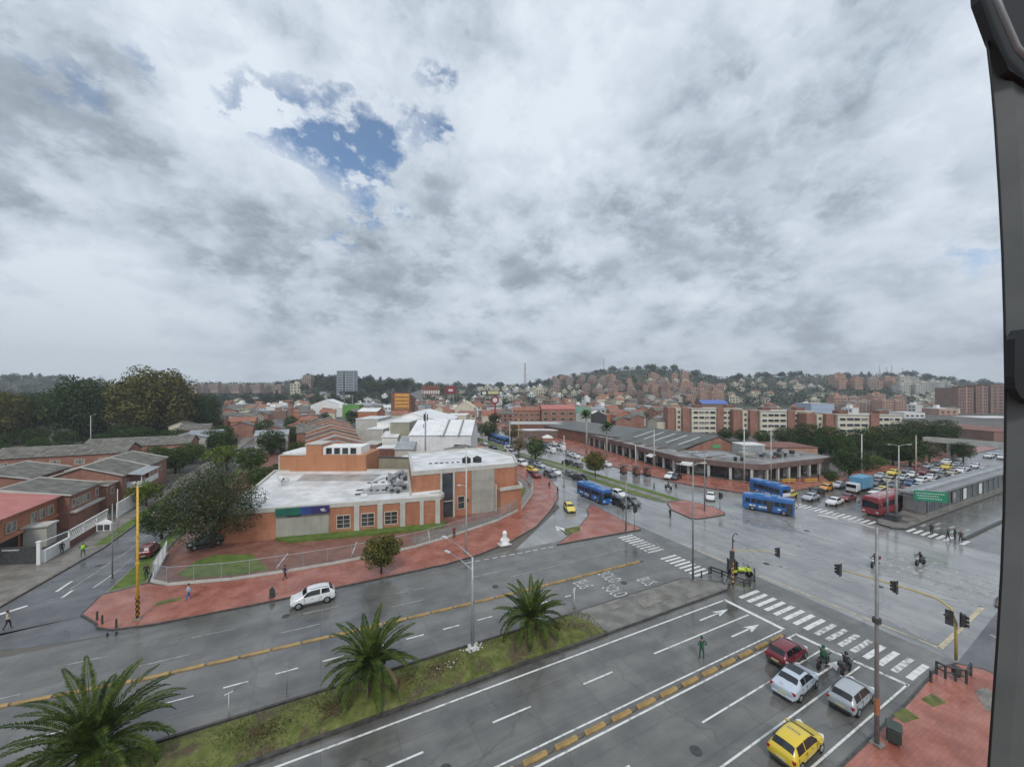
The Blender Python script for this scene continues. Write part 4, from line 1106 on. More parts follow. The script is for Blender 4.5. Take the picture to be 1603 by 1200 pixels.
m = MB(); m.box(-31.3, 89, .1, -31.1, 98.5, .5); [m.box(-31.26, 89 + k * .32, .5, -31.14, 89.2 + k * .32, 2.4) for k in range(30)]; m.box(-31.28, 89, 2.4, -31.12, 98.6, 2.6); wpart('slats', m, 'white_wall', t)
h5 = street_house(-46, -33.5, 110, 121, 5.5, 7.4, 'red brick house with a weathered grey roof, past the balcony house', 'fibre_roof_y', wins=((3.0, 3.3, 1.2, 1.1, 2), (7, 3.3, 1.2, 1.1, 2)))
h6 = street_house(-70, -53, 88, 99, 5.4, 7.2, 'house under a pale blue-grey hipped tin roof, behind the grey sheet roof', 'tin_roof')
h7 = street_house(-72, -53, 74, 86, 4.8, 5.6, 'low house with a patched grey roof behind the red metal roof', 'fibre_roof_y')
h8 = street_house(-62, -49, 105, 118, 5.2, 6.8, 'house with a dull grey sheet roof behind the balcony house', 'fibre_roof_y')
t = thing('water_tank', 'blue rooftop water tank on a small brick stand, behind the red roof', 'water tank', (-53.4, 86.5, 4.6))
m = MB(); m.lathe([(.66, 1.0), (.72, 1.06), (.72, 1.9), (.6, 2.1), (.25, 2.2)], 16); mt_tank = mat('tank_blue', (.02, .13, .26), rough=.5); part('tank_body', m, 'tank_blue', t, True)
m = MB(); m.box(-1.3, -1.1, -1.5, 1.3, 1.1, 1.0); part('stand', m, 'red_brick', t)
t = thing('skylight_box', 'white rooftop skylight box behind the blue tin roof', 'skylight', (-58, 118, 4.2)); m = MB(); m.bbox(-1.2, -.8, 0, 1.2, .8, 1.1, .06); part('frame', m, 'tarp_white', t); m = MB(); m.box(-.9, -.84, .3, .9, -.78, .9); part('pane', m, 'glass', t)
# further rows of brick houses on the left, long grey roofs
rows = [(-98, -74, 128, 138, 'long red brick house with white windows and a grey roof, below the big dark tree'), (-128, -101, 122, 132, 'red brick house with a mossy grey roof at the far left'),
        (-70, -46, 136, 146, 'brick house with a grey roof, left of the green hedge tree'), (-100, -78, 104, 114, 'brick house with cream windows half hidden by the dark bush'),
        (-128, -104, 98, 108, 'low brick house with a pale window strip at the left edge'), (-60, -36, 150, 160, 'long grey sheet roof house left of the street trees'),
        (-132, -106, 146, 156, 'brick house with white rooftop trims at the far left behind')]
for (u0, u1, v0, v1, lb) in rows:
    t = thing('brick_house', lb, 'house', ((u0 + u1) / 2, v0, 0), 0, 'brick houses in the left quarter')
    m = gwall(u0, v0, u1, v1, 0, 5.6, 7.6, 'x'); wpart('wall', m, 'red_brick', t)
    m = gable(MB(), u0, v0, u1, v1, 5.6, 7.6, 'x', .3); wpart('roof', m, 'fibre_roof', t)
    k = 2.2
    while k < u1 - u0 - 1: window(t, (u0, v0), (u1, v0), k, 3.3, 1.7, 1.1, 'frame_cream', 'curtain_glass', 3, 1, .12); k += 4.4

# ---- shopping arcade on the right of the north street ----------------------------------------
ML = thing('shopping_arcade', 'long low arcade with a brown fascia, pale columns and dark shopfronts, beyond the junction', 'shopping arcade', (95, 60, 0))
line_ = [(97.5, 130), (93.2, 112.3), (88.2, 88), (84.6, 71), (90.4, 57.6), (93.2, 54.4), (121, 52.2)]
back = [(124, 66), (104, 72), (112, 100), (116, 128)]
inner = offset_poly(line_ + back, 2.2)[1]
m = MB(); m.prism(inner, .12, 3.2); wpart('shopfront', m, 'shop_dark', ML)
m = MB(); m.prism(line_ + back, 3.1, 4.35); wpart('fascia', m, 'fascia_brown', ML)
i2 = offset_poly(line_ + back, .4)[1]
m = MB(); m.sheet(i2, 4.38); wpart('roof', m, mat('arcade_roof', (.13, .115, .105), (.30, .295, .28), .22, rough=.5, rough2=.2, detail=9), ML)
rk = random.Random(12)
for i in range(26):
    u = rk.uniform(93, 118); v = rk.uniform(57, 64) if u > 103 else rk.uniform(58, 108)
    if u < 88.5 + abs(v - 71) * .12 + 2: continue
    wpart('roof_unit', MB().bbox(u, v, 4.39, u + rk.uniform(.5, 1.8), v + rk.uniform(.4, 1.4), 4.39 + rk.uniform(.3, 1.0), .04), rk.choice(['near_black', 'galvanised', 'fascia_brown', 'tin_roof']), ML)
for i in range(9): wpart('roof_kerb', MB().box(89.5 + (i % 3), 66 + i * 5.5, 4.39, 97, 66.25 + i * 5.5, 4.75), 'fascia_brown', ML)
for a, b in zip(line_, line_[1:]):
    L = wlen(a, b); nC = max(1, int(L / 3.9))
    for i in range(nC):
        s = (i + .5) * L / nC
        m = MB(); wbox(m, a, b, s - .27, s + .27, .12, 3.1, -.65, -.15); wpart('column', m, 'pale_concrete', ML)
        if i % 2 == 0:
            m = MB(); wbox(m, a, b, s + .5, s + L / nC - .5, .3, 2.7, -2.16, -2.05); wpart('shop_window', m, 'curtain_glass', ML)
for (px, py, ww) in ((1120, 705, 1), (1092, 722, 1)): pass
# white awnings and signs on the fascia
for (s, a, b, lb) in ((2.4, line_[3], line_[4], 'left of two small white awnings under the brown fascia'), (6.5, line_[2], line_[3], 'white awning left of the white parasol, under the brown fascia')):
    t = thing('awning', lb, 'awning', (a[0] + (b[0] - a[0]) * s / wlen(a, b), a[1] + (b[1] - a[1]) * s / wlen(a, b), 2.7), math.atan2(b[1] - a[1], b[0] - a[0]))
    m = MB(); m.add([(-1.4, -1.6, 0), (1.4, -1.6, 0), (1.4, .05, .6), (-1.4, .05, .6), (-1.4, -1.6, -.15), (1.4, -1.6, -.15), (1.4, .05, .5), (-1.4, .05, .5)], [(0, 1, 2, 3), (7, 6, 5, 4), (0, 4, 5, 1), (1, 5, 6, 2), (3, 2, 6, 7), (0, 3, 7, 4)]); part('canvas', m, 'tarp_white', t)
    m = MB(); m.tube([(-1.3, -1.5, 0), (-1.3, .05, -.5)], .03, 5); m.tube([(1.3, -1.5, 0), (1.3, .05, -.5)], .03, 5); part('bracket', m, 'galvanised', t)
# building rising from the roof: brick gable with clerestory, light kiosk, brick box
GH = thing('gabled_market_hall', 'brick hall with low gable end, white clerestory strip and dark roof behind the arcade', 'hall', (120, 80, 0))
c0 = Q(1068, 112); c1 = Q(1170, 112)
m = MB(); wv = Vector((c1[0] - c0[0], c1[1] - c0[1])); dL = wv.length; wv.normalize(); bk = Vector((-wv.y, wv.x))
bk = (bk * .35 + Vector((-.1, 1)) * .9).normalized()
def gq(s, t, z): return (c0[0] + wv.x * s + bk.x * t, c0[1] + wv.y * s + bk.y * t, z)
zl, zrr = Zat(706, 112), Zat(683, 112)
m.add([gq(0, 0, 0), gq(dL, 0, 0), gq(dL, 0, zl), gq(dL * .55, 0, zrr), gq(0, 0, zl), gq(0, 27, 0), gq(dL, 27, 0), gq(dL, 27, zl), gq(dL * .55, 27, zrr), gq(0, 27, zl)],
      [(0, 1, 2, 3, 4), (9, 8, 7, 6, 5), (0, 4, 9, 5), (1, 6, 7, 2)]); wpart('wall', m, 'red_brick', GH)
m = MB(); m.add([gq(-3.5, -.4, zl - .6), gq(dL * .55, -.4, zrr + .02), gq(dL + 1, -.4, zl - .2), gq(-3.5, 28, zl - .6), gq(dL * .55, 28, zrr + .02), gq(dL + 1, 28, zl - .2), gq(-3.5, -.4, zl - .35), gq(dL * .55, -.4, zrr + .25), gq(dL + 1, -.4, zl + .05), gq(-3.5, 28, zl - .35), gq(dL * .55, 28, zrr + .25), gq(dL + 1, 28, zl + .05)],
             [(6, 7, 10, 9), (7, 8, 11, 10), (0, 1, 7, 6), (1, 2, 8, 7), (3, 9, 10, 4), (4, 10, 11, 5), (0, 6, 9, 3), (2, 5, 11, 8), (0, 3, 4, 1), (1, 4, 5, 2)]); rfh = wpart('roof', m, 'dark_metal_roof', GH)
for i in range(5):
    m = MB(); s0 = dL * .08 ; t0 = 3 + i * 4.8
    za = zl - .35 + (zrr - zl + .6) * (s0 + 3.5) / (dL * .55 + 3.5) + .05; s1 = dL * .42; zb = zl - .35 + (zrr - zl + .6) * (s1 + 3.5) / (dL * .55 + 3.5) + .05
    m.add([gq(s0, t0, za), gq(s1, t0, zb), gq(s1, t0 + .8, zb), gq(s0, t0 + .8, za), gq(s0, t0, za + .06), gq(s1, t0, zb + .06), gq(s1, t0 + .8, zb + .06), gq(s0, t0 + .8, za + .06)], [(4, 5, 6, 7), (0, 1, 5, 4), (1, 2, 6, 5), (2, 3, 7, 6), (3, 0, 4, 7)])
    o = link('roof_light', m.mesh('roof_light', M('light_sheet'), origin=list(GH.location)), rfh)
m = MB(); a2, b2 = (c0[0], c0[1]), (c1[0], c1[1]); wbox(m, a2, b2, dL * .18, dL * .78, zl - .9, zl - .1, .1, .16); wpart('clerestory', m, 'light_sheet', GH)
m = MB(); wbox(m, a2, b2, dL * .46, dL * .58, zl + .9, zl + 1.9, .05, .18); wpart('green_emblem', m, mat('emblem_green', (.10, .34, .14), rough=.5), GH)
HB = thing('market_hall', 'low hall with wide dark grey metal roof at the far end of the arcade', 'hall', (110, 135, 0))
p0 = Q(928, 170); m = gwall(97, 108, 128, 160, 0, 4.7, 6.2, 'y'); wpart('wall', m, 'dark_brick', HB)
m = gable(MB(), 97, 108, 128, 160, 4.7, 6.2, 'y', .5); rfx = wpart('roof', m, 'dark_metal_roof', HB)
t, w_, h = fblock('glass_kiosk', 'pale green glazed kiosk with a light roof, standing on the arcade roof', 'kiosk', 1163, 1197, 697, 104, 5, 'light_sheet', 'tarp_white', z0=4.3)
lwin(t, 0, .8, w_ * .8, 1.6, mt='tin_roof')
t, w_, h = fblock('brick_annex', 'plain red brick box with a parapet behind the flat arcade roof', 'building', 1197, 1280, 701, 116, 12, 'salmon_brick', 'dark_brick')
t, w_, h = fblock('skylight_roof', 'long grey skylight roof with dark glazing on the flat arcade roof', 'skylight', 1096, 1160, 716, 100, 9, 'glass', 'tin_roof', z0=4.3)
for i, (x, y) in enumerate(((92.5, 60.5), (93.6, 59.6))):
    t = thing('roof_fan', ('left' if i == 0 else 'right') + ' of two small dark fans near the arcade corner roof edge', 'roof fan', (x, y, 4.38), 0, 'dark fans on the arcade roof')
    m = MB(); m.lathe([(.3, 0), (.3, .45), (.42, .5), (.42, .85), (.2, 1.0)], 12); part('cowl', m, 'near_black', t, True)

# ---- apartment slabs ------------------------------------------------------------------------
def apartments(pxl, pxr, ytop, D, label, side_px):
    w_ = (pxr - pxl) / 600 * D; c = Q((pxl + pxr) / 2, D); h = Zat(ytop, D)
    t = thing('apartment_block', label, 'apartment block', (c[0], c[1], 0), FACE + R(-4), 'white and brick apartment blocks')
    m = MB(); m.box(-w_ / 2, 0, -3, w_ / 2, 11, h); part('wall', m, 'cream', t)
    m = MB(); m.box(-w_ / 2 - .3, -.3, h, w_ / 2 + .3, 11, h + .35); part('roof', m, 'pale_concrete', t)
    cx = w_ * .06
    m = MB(); m.box(cx - w_ * .065, -.9, -3, cx + w_ * .065, 0.0, h + .9); part('brick_stair', m, 'red_brick', t)
    m = MB(); m.box(-w_ / 2 - 3.9, 1.5, -3, -w_ / 2 - .002, 11, h + .5); part('brick_side', m, 'red_brick', t)
    m = MB(); m.box(-w_ / 2 - 6.5, 3.4, -3, -w_ / 2 - 3.92, 12, h + .2); part('rear_wing', m, 'cream', t)
    m = MB(); m.box(-w_ / 2 - 10.4, 4.4, -3, -w_ / 2 - 6.52, 12, h + .5); part('rear_brick', m, 'red_brick', t)
    fl = 2.62
    for k in range(5):
        z = h - 2.3 - k * fl
        for (x0, x1, n) in ((-w_ / 2 + .9, cx - w_ * .065 - .4, 4), (cx + w_ * .065 + .3, w_ / 2 - .8, 4)):
            for i in range(n):
                xa = x0 + (x1 - x0) * i / n; xb = x0 + (x1 - x0) * (i + 1) / n - (.55 if i in (0, 2) else .2)
                lwin(t, (xa + xb) / 2, z, xb - xa - .2, 1.25, mt='glass' if random.random() < .8 else 'curtain_glass')
        lwin(t, -w_ / 2 - 5.2, z, 1.1, 1.1, y=3.4)
    m = MB()
    for k in range(6): m.box(-w_ / 2 + .02, -.16, h - .9 - k * fl - .25, cx - w_ * .065 - .02, 0, h - .9 - k * fl + .1); m.box(cx + w_ * .065 + .02, -.16, h - .9 - k * fl - .25, w_ / 2 - .02, 0, h - .9 - k * fl + .1)
    part('floor_band', m, 'white_wall', t)
    m = MB(); m.box(-w_ / 2, .1, -5.5, w_ / 2, 10.9, -3.0); part('base', m, 'dark_brick', t)
    for s in (-.3, .35): m = MB(); m.box(w_ * s - 2, 4, h + .35, w_ * s + 2, 8, h + 1.9); part('roof_house', m, 'dark_brick', t)
apartments(1084, 1160, 640, 195, 'white five-storey slab with brick stair tower, leftmost of the three slabs', 0)
apartments(1192, 1273, 644, 185, 'white five-storey slab with a brick stair tower, middle of three', 0)
apartments(1314, 1409, 650, 172, 'white slab with brick stair tower half behind trees, rightmost of three', 0)
t, w_, h = fblock('blue_roof_house', 'house with a bright blue tarpaulin roof behind the leftmost white slab', 'house', 1100, 1140, 632, 230, 10, 'brown_brick', mat('tarp_blue', (.10, .16, .42), rough=.6), flat=False, rise=2.2)
t, w_, h = fblock('office_block', 'pale blue glazed office front rising between the middle and right white slabs', 'office building', 1270, 1306, 632, 245, 14, mat('pale_blue_panel', (.36, .44, .56), rough=.4), 'pale_concrete')
for k in range(4): lwin(t, 0, h - 3.4 - k * 3.2, w_ * .85, 1.4, mt='pale_blue_panel')
# brown towers at right and the big brick mall
for i, (a, b, yt, lb) in enumerate(((1500, 1524, 607, 'brown brick tower block, leftmost of the pair of high towers'), (1528, 1547, 604, 'slim brown brick tower block in the middle of the high towers'), (1551, 1600, 602, 'wide brown brick tower block beside the window frame'))):
    t, w_, h = fblock('tower_block', lb, 'tower block', a, b, yt, 360, 20, 'brown_brick', 'brown_brick', 'brown brick towers at right')
    m = MB(); m.box(-w_ * .04, -.6, 0, w_ * .04, 0, h + 1); part('stair_shaft', m, 'salmon_brick', t)
    for k in range(9):
        for x in (-.36, -.18, .18, .36): lwin(t, w_ * x, h - 3.2 - k * 3.0, w_ * .09, 1.3, mt='glass')
t, w_, h = fblock('parking_garage', 'long brown brick garage with a pale strip below, right of the trees', 'garage building', 1486, 1556, 668, 190, 18, 'brown_brick', 'brown_brick')
m = MB(); m.box(-w_ / 2, -1.2, h - 6.6, w_ / 2, 0, h - 5.6); part('canopy', m, 'salmon_brick', t)
t, w_, h = fblock('parking_garage', 'low brown brick annex with a red coping left of the long garage', 'garage building', 1412, 1486, 672, 205, 18, 'brown_brick', 'clay_roof')
t, w_, h = fblock('exhibition_hall', 'big brown brick hall at the right with a white sign box', 'hall', 1556, 1640, 676, 165, 30, 'brown_brick', 'dark_brick')
m = MB(); m.box(-w_ * .5 + .4, -1.0, h - 10, -w_ * .5 + 2.6, -.2, h - 7); part('sign_box', m, 'tarp_white', t)
t, w_, h = fblock('warehouse', 'long white-roofed warehouse below the brown towers', 'warehouse', 1538, 1610, 654, 300, 20, 'pale_concrete', 'white_sheet')
t, w_, h = fblock('orange_apartment', 'small peach and brown apartment block left of the brown towers', 'apartment block', 1470, 1500, 640, 330, 14, 'salmon_brick', 'pale_concrete')
for k in range(2):
    for x in (-.3, 0, .3): lwin(t, w_ * x, h - 3.4 - k * 3.2, 2.2, 1.6, mt='near_black')
t, w_, h = fblock('white_apartment', 'low white apartment block with dark windows right of the white slabs', 'apartment block', 1416, 1448, 646, 300, 14, 'white_wall', 'white_roof')
for k in range(3):
    for x in (-.36, -.12, .12, .36): lwin(t, w_ * x, h - 3 - k * 3, 2.4, 1.4, mt='near_black')

# ---- bus rapid transit station ---------------------------------------------------------------
BS = thing('bus_station', 'long grey glazed median bus station with a flat grey roof, right of the junction', 'bus station', (110, 28, 0))
m = MB(); m.box(93, 26.9, 0, 150, 30.1, .9); wpart('platform', m, 'island_concrete', BS)
m = MB(); m.box(92.6, 26.5, 3.7, 150, 30.6, 4.05); rfs = wpart('roof', m, mat('station_roof', (.15, .155, .155), (.23, .235, .235), .4, rough=.4), BS)
m = MB(); m.box(92.8, 28.1, 4.06, 148, 29.0, 4.35); wpart('roof_ridge', m, 'tin_roof', BS)
m = MB(); m.box(93.0, 26.95, .9, 149.9, 27.02, 3.7); wpart('side_glazing', m, mat('station_glass', (.045, .052, .056), (.085, .092, .096), .8, rough=.25), BS)
m = MB(); m.box(93.0, 29.98, .9, 149.9, 30.05, 3.7); wpart('side_glazing', m, 'station_glass', BS)
m = MB(); m.box(93.0, 27.03, .9, 93.06, 29.97, 3.7); wpart('end_wall', m, 'pole_grey', BS)
for i in range(19): m = MB(); m.box(93.2 + i * 3.1, 26.86, .9, 93.34 + i * 3.1, 26.94, 3.7); wpart('mullion', m, 'pole_grey', BS)
for x in (104, 109.5, 118): m = MB(); m.box(x, 26.82, 1.2, x + 1.6, 26.855, 3.2); wpart('poster', m, 'tarp_white' if x != 104 else 'curtain_glass', BS)
m = MB(); m.prism([(86, 27.2), (92.99, 27.0), (92.99, 30.0), (86, 29.6)], .2, .5); wpart('ramp', m, 'grey_paving', BS)
t = thing('bus_station', 'second smaller module of the grey bus station, farther along the avenue', 'bus station', (165, 28, 0))
m = MB(); m.box(156, 27, 0, 200, 30, .9); wpart('platform', m, 'island_concrete', t)
m = MB(); m.box(156, 26.7, 3.5, 200, 30.4, 3.85); wpart('roof', m, 'grey_roof', t); m = MB(); m.box(156.2, 27, .9, 199.8, 29.9, 3.49); wpart('side_glazing', m, 'station_glass', t)
# footbridge far right
t = thing('footbridge', 'pale concrete footbridge ramp over the far avenue', 'footbridge', (190, 40, 0))
m = MB(); m.prism([(176, 52), (178, 52), (178, 24), (176, 24)], 5.2, 5.8); wpart('deck', m, 'pale_concrete', t)
for v in (50.5, 46, 30): m = MB(); m.box(176.6, v, 0, 177.4, v + .8, 5.2); wpart('pier', m, 'pale_concrete', t)
m = MB(); m.box(176, 24, 5.8, 176.1, 52, 6.7); m.box(177.9, 24, 5.8, 178, 52, 6.7); wpart('parapet', m, 'pale_concrete', t)

# ================================================================== TREES
def leaf_quads(mb, c, r, n, size, rnd, flat=.75, mi=0):
    for _ in range(n):
        th = rnd.uniform(0, 2 * PI); zc = rnd.uniform(-1, 1); q = math.sqrt(1 - zc * zc); rr_ = rnd.uniform(.55, 1.0) ** .6
        p = Vector((c[0] + r * rr_ * q * math.cos(th), c[1] + r * rr_ * q * math.sin(th), c[2] + r * flat * rr_ * zc))
        nrm = Vector((q * math.cos(th), q * math.sin(th), zc + .35)) + Vector((rnd.uniform(-.8, .8), rnd.uniform(-.8, .8), rnd.uniform(-.8, .8)))
        nrm.normalize(); a = nrm.orthogonal().normalized(); b = nrm.cross(a); t = rnd.uniform(0, 2 * PI)
        a, b = a * math.cos(t) + b * math.sin(t), b * math.cos(t) - a * math.sin(t)
        s = size * rnd.uniform(.6, 1.3)
        mb.add([p - a * s, p - b * s * .5, p + a * s, p + b * s * .5], [(0, 1, 2, 3)], mi)


def tree_meshes(h, cr, ch, seed, clumps=34, leaves=55, size=.22, leaf='leaf_mid', shape='round', trunk_r=None, far=False):
    rnd = random.Random(seed); cm = MB(); tm = MB()
    cz = h - ch / 2; trunk_r = trunk_r or h * .028
    lean = (rnd.uniform(-.05, .05) * h, rnd.uniform(-.05, .05) * h)
    tm.tube([(0, 0, -.1), (lean[0] * .3, lean[1] * .3, h * .3), (lean[0], lean[1], cz + ch * .15)], [trunk_r * 1.25, trunk_r * .85, trunk_r * .3], 7)
    for k in range(clumps):
        th = k * 2.399 + rnd.uniform(-.4, .4); zc = 1 - 2 * (k + .5) / clumps; q = math.sqrt(max(0, 1 - zc * zc)); f = rnd.uniform(.62, .95)
        if shape == 'cone': w_ = (1 - (zc + 1) / 2) * .95 + .12; x, y, z = cr * w_ * math.cos(th), cr * w_ * math.sin(th), cz + ch / 2 * zc * .95
        elif shape == 'umbrella': x, y, z = cr * f * q * math.cos(th) * 1.05, cr * f * q * math.sin(th) * 1.05, cz + ch / 2 * f * (zc if zc > 0 else zc * .6)
        else: x, y, z = cr * f * q * math.cos(th), cr * f * q * math.sin(th), cz + ch / 2 * f * zc
        x += lean[0]; y += lean[1]
        r = cr * rnd.uniform(.24, .40)
        leaf_quads(cm, (x, y, z), r, leaves, size, rnd)
        if not far and k % 3 == 0: tm.tube([(lean[0] * .4, lean[1] * .4, h * .32), ((x + lean[0]) * .45, (y + lean[1]) * .45, (z + h * .3) * .5), (x, y, z)], [trunk_r * .5, trunk_r * .3, trunk_r * .08], 5)
    leaf_quads(cm, (lean[0], lean[1], cz), min(cr, ch / 2) * .62, int(clumps * leaves * .12), size * 1.2, rnd)
    return tm.mesh('trunk', M('bark'), True), cm.mesh('crown', M(leaf))


TP = {}


def tree_kind(key, *a, **k): TP[key] = tree_meshes(*a, **k); TP[key + '_h'] = a[0]


def tree(key, label, xy, h=None, wide=1.0, rz=0, z=0, group=None, name='tree', cat='tree'):
    s = (h / TP[key + '_h']) if h else 1
    t = thing(name, label, cat, (xy[0], xy[1], z), rz, group); t.scale = (s * wide, s * wide, s)
    link('trunk', TP[key][0], t); link('crown', TP[key][1], t)
    return t


tree_kind('big', 11, 6.4, 9.6, 11, 120, 170, .14, 'leaf_grey')
tree_kind('street', 4.4, 2.1, 3.2, 12, 44, 130, .12, 'leaf_olive')
tree_kind('mid', 8, 3.6, 6.9, 13, 46, 90, .2, 'leaf_mid')
tree_kind('mid2', 8, 3.8, 6.9, 14, 46, 90, .2, 'leaf_dark')
tree_kind('dark', 16, 8.0, 15.6, 15, 100, 120, .34, 'leaf_dark')
tree_kind('ceiba', 16, 8.0, 15.6, 16, 130, 120, .32, 'leaf_olive')
tree_kind('cone', 11, 2.6, 9.5, 17, 30, 50, .26, 'leaf_dark', shape='cone')
tree_kind('bright', 5, 2.6, 4.2, 18, 26, 60, .18, 'leaf_bright')
tree_kind('brown', 7, 3, 5, 19, 26, 60, .2, 'leaf_brown')
tree_kind('far', 9, 4.4, 7.0, 20, 20, 26, .6, 'leaf_far', far=True)
tree_kind('farcone', 13, 3.0, 11.0, 21, 20, 22, .6, 'leaf_far', shape='cone', far=True)
tree_kind('fardark', 9, 4.6, 7.0, 22, 20, 26, .6, 'leaf_dark', far=True)

tree('big', 'big dark grey-green spreading tree on the lawn inside the mesh fence', (-13.4, 66.5), 11.4, .86)
tree('bright', 'low bright yellow-green rounded bush tree just left of the big dark tree', (-29.5, 96), 4.8, 1.1)
tree('mid2', 'dark bush in the yard between the street and the big tree', (-21.0, 74), 5.0, 1.1)
tree('street', 'small round tree on the red pavement beside the kerb', (6.5, 47.8), 4.6, 1.0)
tree('street', 'small autumn-green round tree on the grass median of the street to the north', W(932, 748), 6.6, .75, 1)
for px, py, h, wd, k, lb in ((838, 722, 7.5, .9, 'mid', 'leafy green tree on the north street median, nearest the white car'), (812, 716, 6.5, 1.0, 'brown', 'brownish tree on the north street median, behind the leafy green one'),
                             (765, 688, 8, 1.2, 'mid2', 'dark tree on the north street median behind the white warehouse'), (800, 694, 8, 1.2, 'brown', 'wide brown-green tree beside the north street, farther back'),
                             (740, 684, 7, 1.2, 'mid2', 'farthest dark tree on the north street median')):
    tree(k, lb, W(px, py), h, wd, px * .1, group='median trees of the north street')
# tall dark palms-like trees by the arcade
for px, py, D, h, lb in ((918, 712, 132, 14.5, 'tall palm with a dark round head on a bare trunk, before the arcade'), (950, 722, 126, 11, 'shorter dark palm beside the arcade columns')):
    t = thing('tall_palm', lb, 'palm tree', Q(px, D) + (0,), px)
    m = MB(); m.tube([(0, 0, 0), (.2, 0, h * .5), (0, .1, h - 1.6)], [.38, .30, .26], 8); part('trunk', m, 'concrete', t, True)
    m = MB(); rr = random.Random(px)
    for k in range(70):
        th = rr.uniform(0, 2 * PI); el = rr.uniform(-.7, 1.2); L = rr.uniform(2.0, 3.2); dx_, dy_ = math.cos(th), math.sin(th)
        a = Vector((0, .1, h - 1.6)); b = a + Vector((dx_ * L * .6 * math.cos(el), dy_ * L * .6 * math.cos(el), L * .7 * math.sin(el) + .5)); c = b + Vector((dx_ * L * .45, dy_ * L * .45, -.7)); sd_ = Vector((-dy_, dx_, 0)) * .28
        m.add([a, b + sd_, c, b - sd_], [(0, 1, 2, 3)])
    part('crown', m, 'leaf_dark', t)
# left quarter: huge crowns over the houses
for k, px, D, py, h, wd, lb in (('ceiba', 240, 175, 0, 32.0, .98, 'huge olive-brown domed tree towering over the houses at the left'), ('dark', 118, 165, 0, 27, .85, 'tall dark green tree left of the huge domed one'),
                                ('dark', 40, 165, 0, 20, .95, 'wide green tree at the far left behind the brick houses'), ('dark', 168, 195, 0, 20, .7, 'dark tree filling the gap left of the huge domed tree'),
                                ('dark', 316, 190, 0, 19.5, .7, 'dark tree on the right flank of the huge domed tree'), ('ceiba', -10, 150, 0, 22, .9, 'olive tree cut by the left edge of the view'), ('dark', 75, 190, 0, 20, .8, 'dark crown behind the wide green tree'),
                                ('dark', 290, 205, 0, 20, .6, 'dark crown just behind the right shoulder of the domed tree')):
    tree(k, lb, Q(px, D), h, wd, px * .7)
for k, px, py, h, wd, lb in (('mid2', 62, 742, 6.5, 1.3, 'dark dense bush tree among the brick houses at the left'), ('bright', 108, 740, 6, 1.2, 'bright green tree behind the blue-grey tin roof'),
                             ('brown', 215, 720, 6.5, 1.4, 'dusty olive tree between two long grey roofs'), ('mid', 245, 735, 6.5, 1.4, 'green tree left of the street trees'), ('mid2', 275, 740, 6.5, 1.4, 'dark hedge-like tree before the white garage doors'),
                             ('mid', 300, 725, 6.0, 1.5, 'green tree beyond the covered balcony'), ('bright', 355, 735, 7.0, 1.4, 'bright rounded street tree beside the side street'), ('mid', 392, 742, 7.0, 1.2, 'rounded green street tree right of the bright one'),
                             ('mid2', 425, 712, 8.5, 1.1, 'dark round tree at the bend of the side street'), ('mid2', 414, 690, 9, 1.0, 'dark round tree farther up the side street'), ('mid2', 452, 700, 8, .8, 'slim dark tree right of the side street'),
                             ('mid', 470, 720, 6, 1.4, 'low wide dark tree left of the orange stair block'), ('mid2', 455, 680, 9, .8, 'far dark tree right of the side street'), ('mid', 405, 768, 5.5, 1.0, 'leafy shrub tree left of the pale flat roof'), ('mid2', 432, 752, 4.0, 1.1, 'pale-leaved shrub at the corner of the orange block')):
    tree(k, lb, W(px, py), h, wd, px * .3)
rq = random.Random(31)
for i in range(30):
    px = rq.uniform(-20, 350); py = rq.uniform(690, 716); u, v = W(px, py)
    if any(u0 - 4 < u < u1 + 4 and v0 - 4 < v < v1 + 4 for u0, u1, v0, v1, _ in rows) or u > -30: continue
    tree(rq.choice(['mid2', 'mid2', 'mid']), 'leafy tree of the undergrowth below the big crowns at the left', (u, v), rq.uniform(4.5, 8), 1.3, i, group='undergrowth trees at the left')
# park trees by the far avenue
pk = [(1330, 748, 7.5, 1.2, 'mid2', 'dark round tree standing on the pavement right of the arcade'), (1301, 757, 3.2, 1.0, 'mid', 'small shrub tree at the arcade end'),
      (1345, 716, 9, 1.2, 'mid2', None), (1300, 708, 9, 1.2, 'mid2', None), (1262, 703, 9.5, 1.2, 'mid2', None), (1375, 712, 9.5, 1.2, 'mid2', None), (1405, 706, 10, 1.2, 'mid2', None), (1440, 702, 10.5, 1.3, 'mid2', None),
      (1470, 704, 9, 1.1, 'mid2', None), (1366, 735, 4.2, 1.4, 'bright', 'yellow-green bushy tree among the dark park trees'), (1398, 728, 7, 1.2, 'mid2', None), (1425, 730, 8, 1.2, 'mid2', None), (1455, 726, 7, 1.0, 'brown', 'brownish small tree beside the far lamp'),
      (1490, 716, 6.5, 1.0, 'mid2', None), (1508, 722, 6.0, 1.0, 'mid2', None), (1230, 697, 7, 1.3, 'mid2', None), (1195, 697, 6, 1.3, 'mid', None), (1160, 692, 5.5, 1.2, 'mid2', None), (1135, 690, 5.5, 1.2, 'mid2', None), (1320, 720, 8, 1.0, 'mid', None), (1285, 716, 7.5, 1.0, 'mid2', None), (1480, 690, 9, 1.2, 'mid2', None), (1240, 708, 6, 1.2, 'mid2', None)]
for px, py, h, wd, k, lb in pk: tree(k, lb or ('dark %s park tree ' % ('tall' if h > 8.6 else 'low') + ('behind the arcade roof, before the leftmost slab' if px < 1200 else 'before the middle white slab' if px < 1290 else 'before the rightmost white slab' if px < 1400 else 'right of the white slabs, beyond the car queue')), W(px, py), h, wd, px * .3, group='park trees by the far avenue')


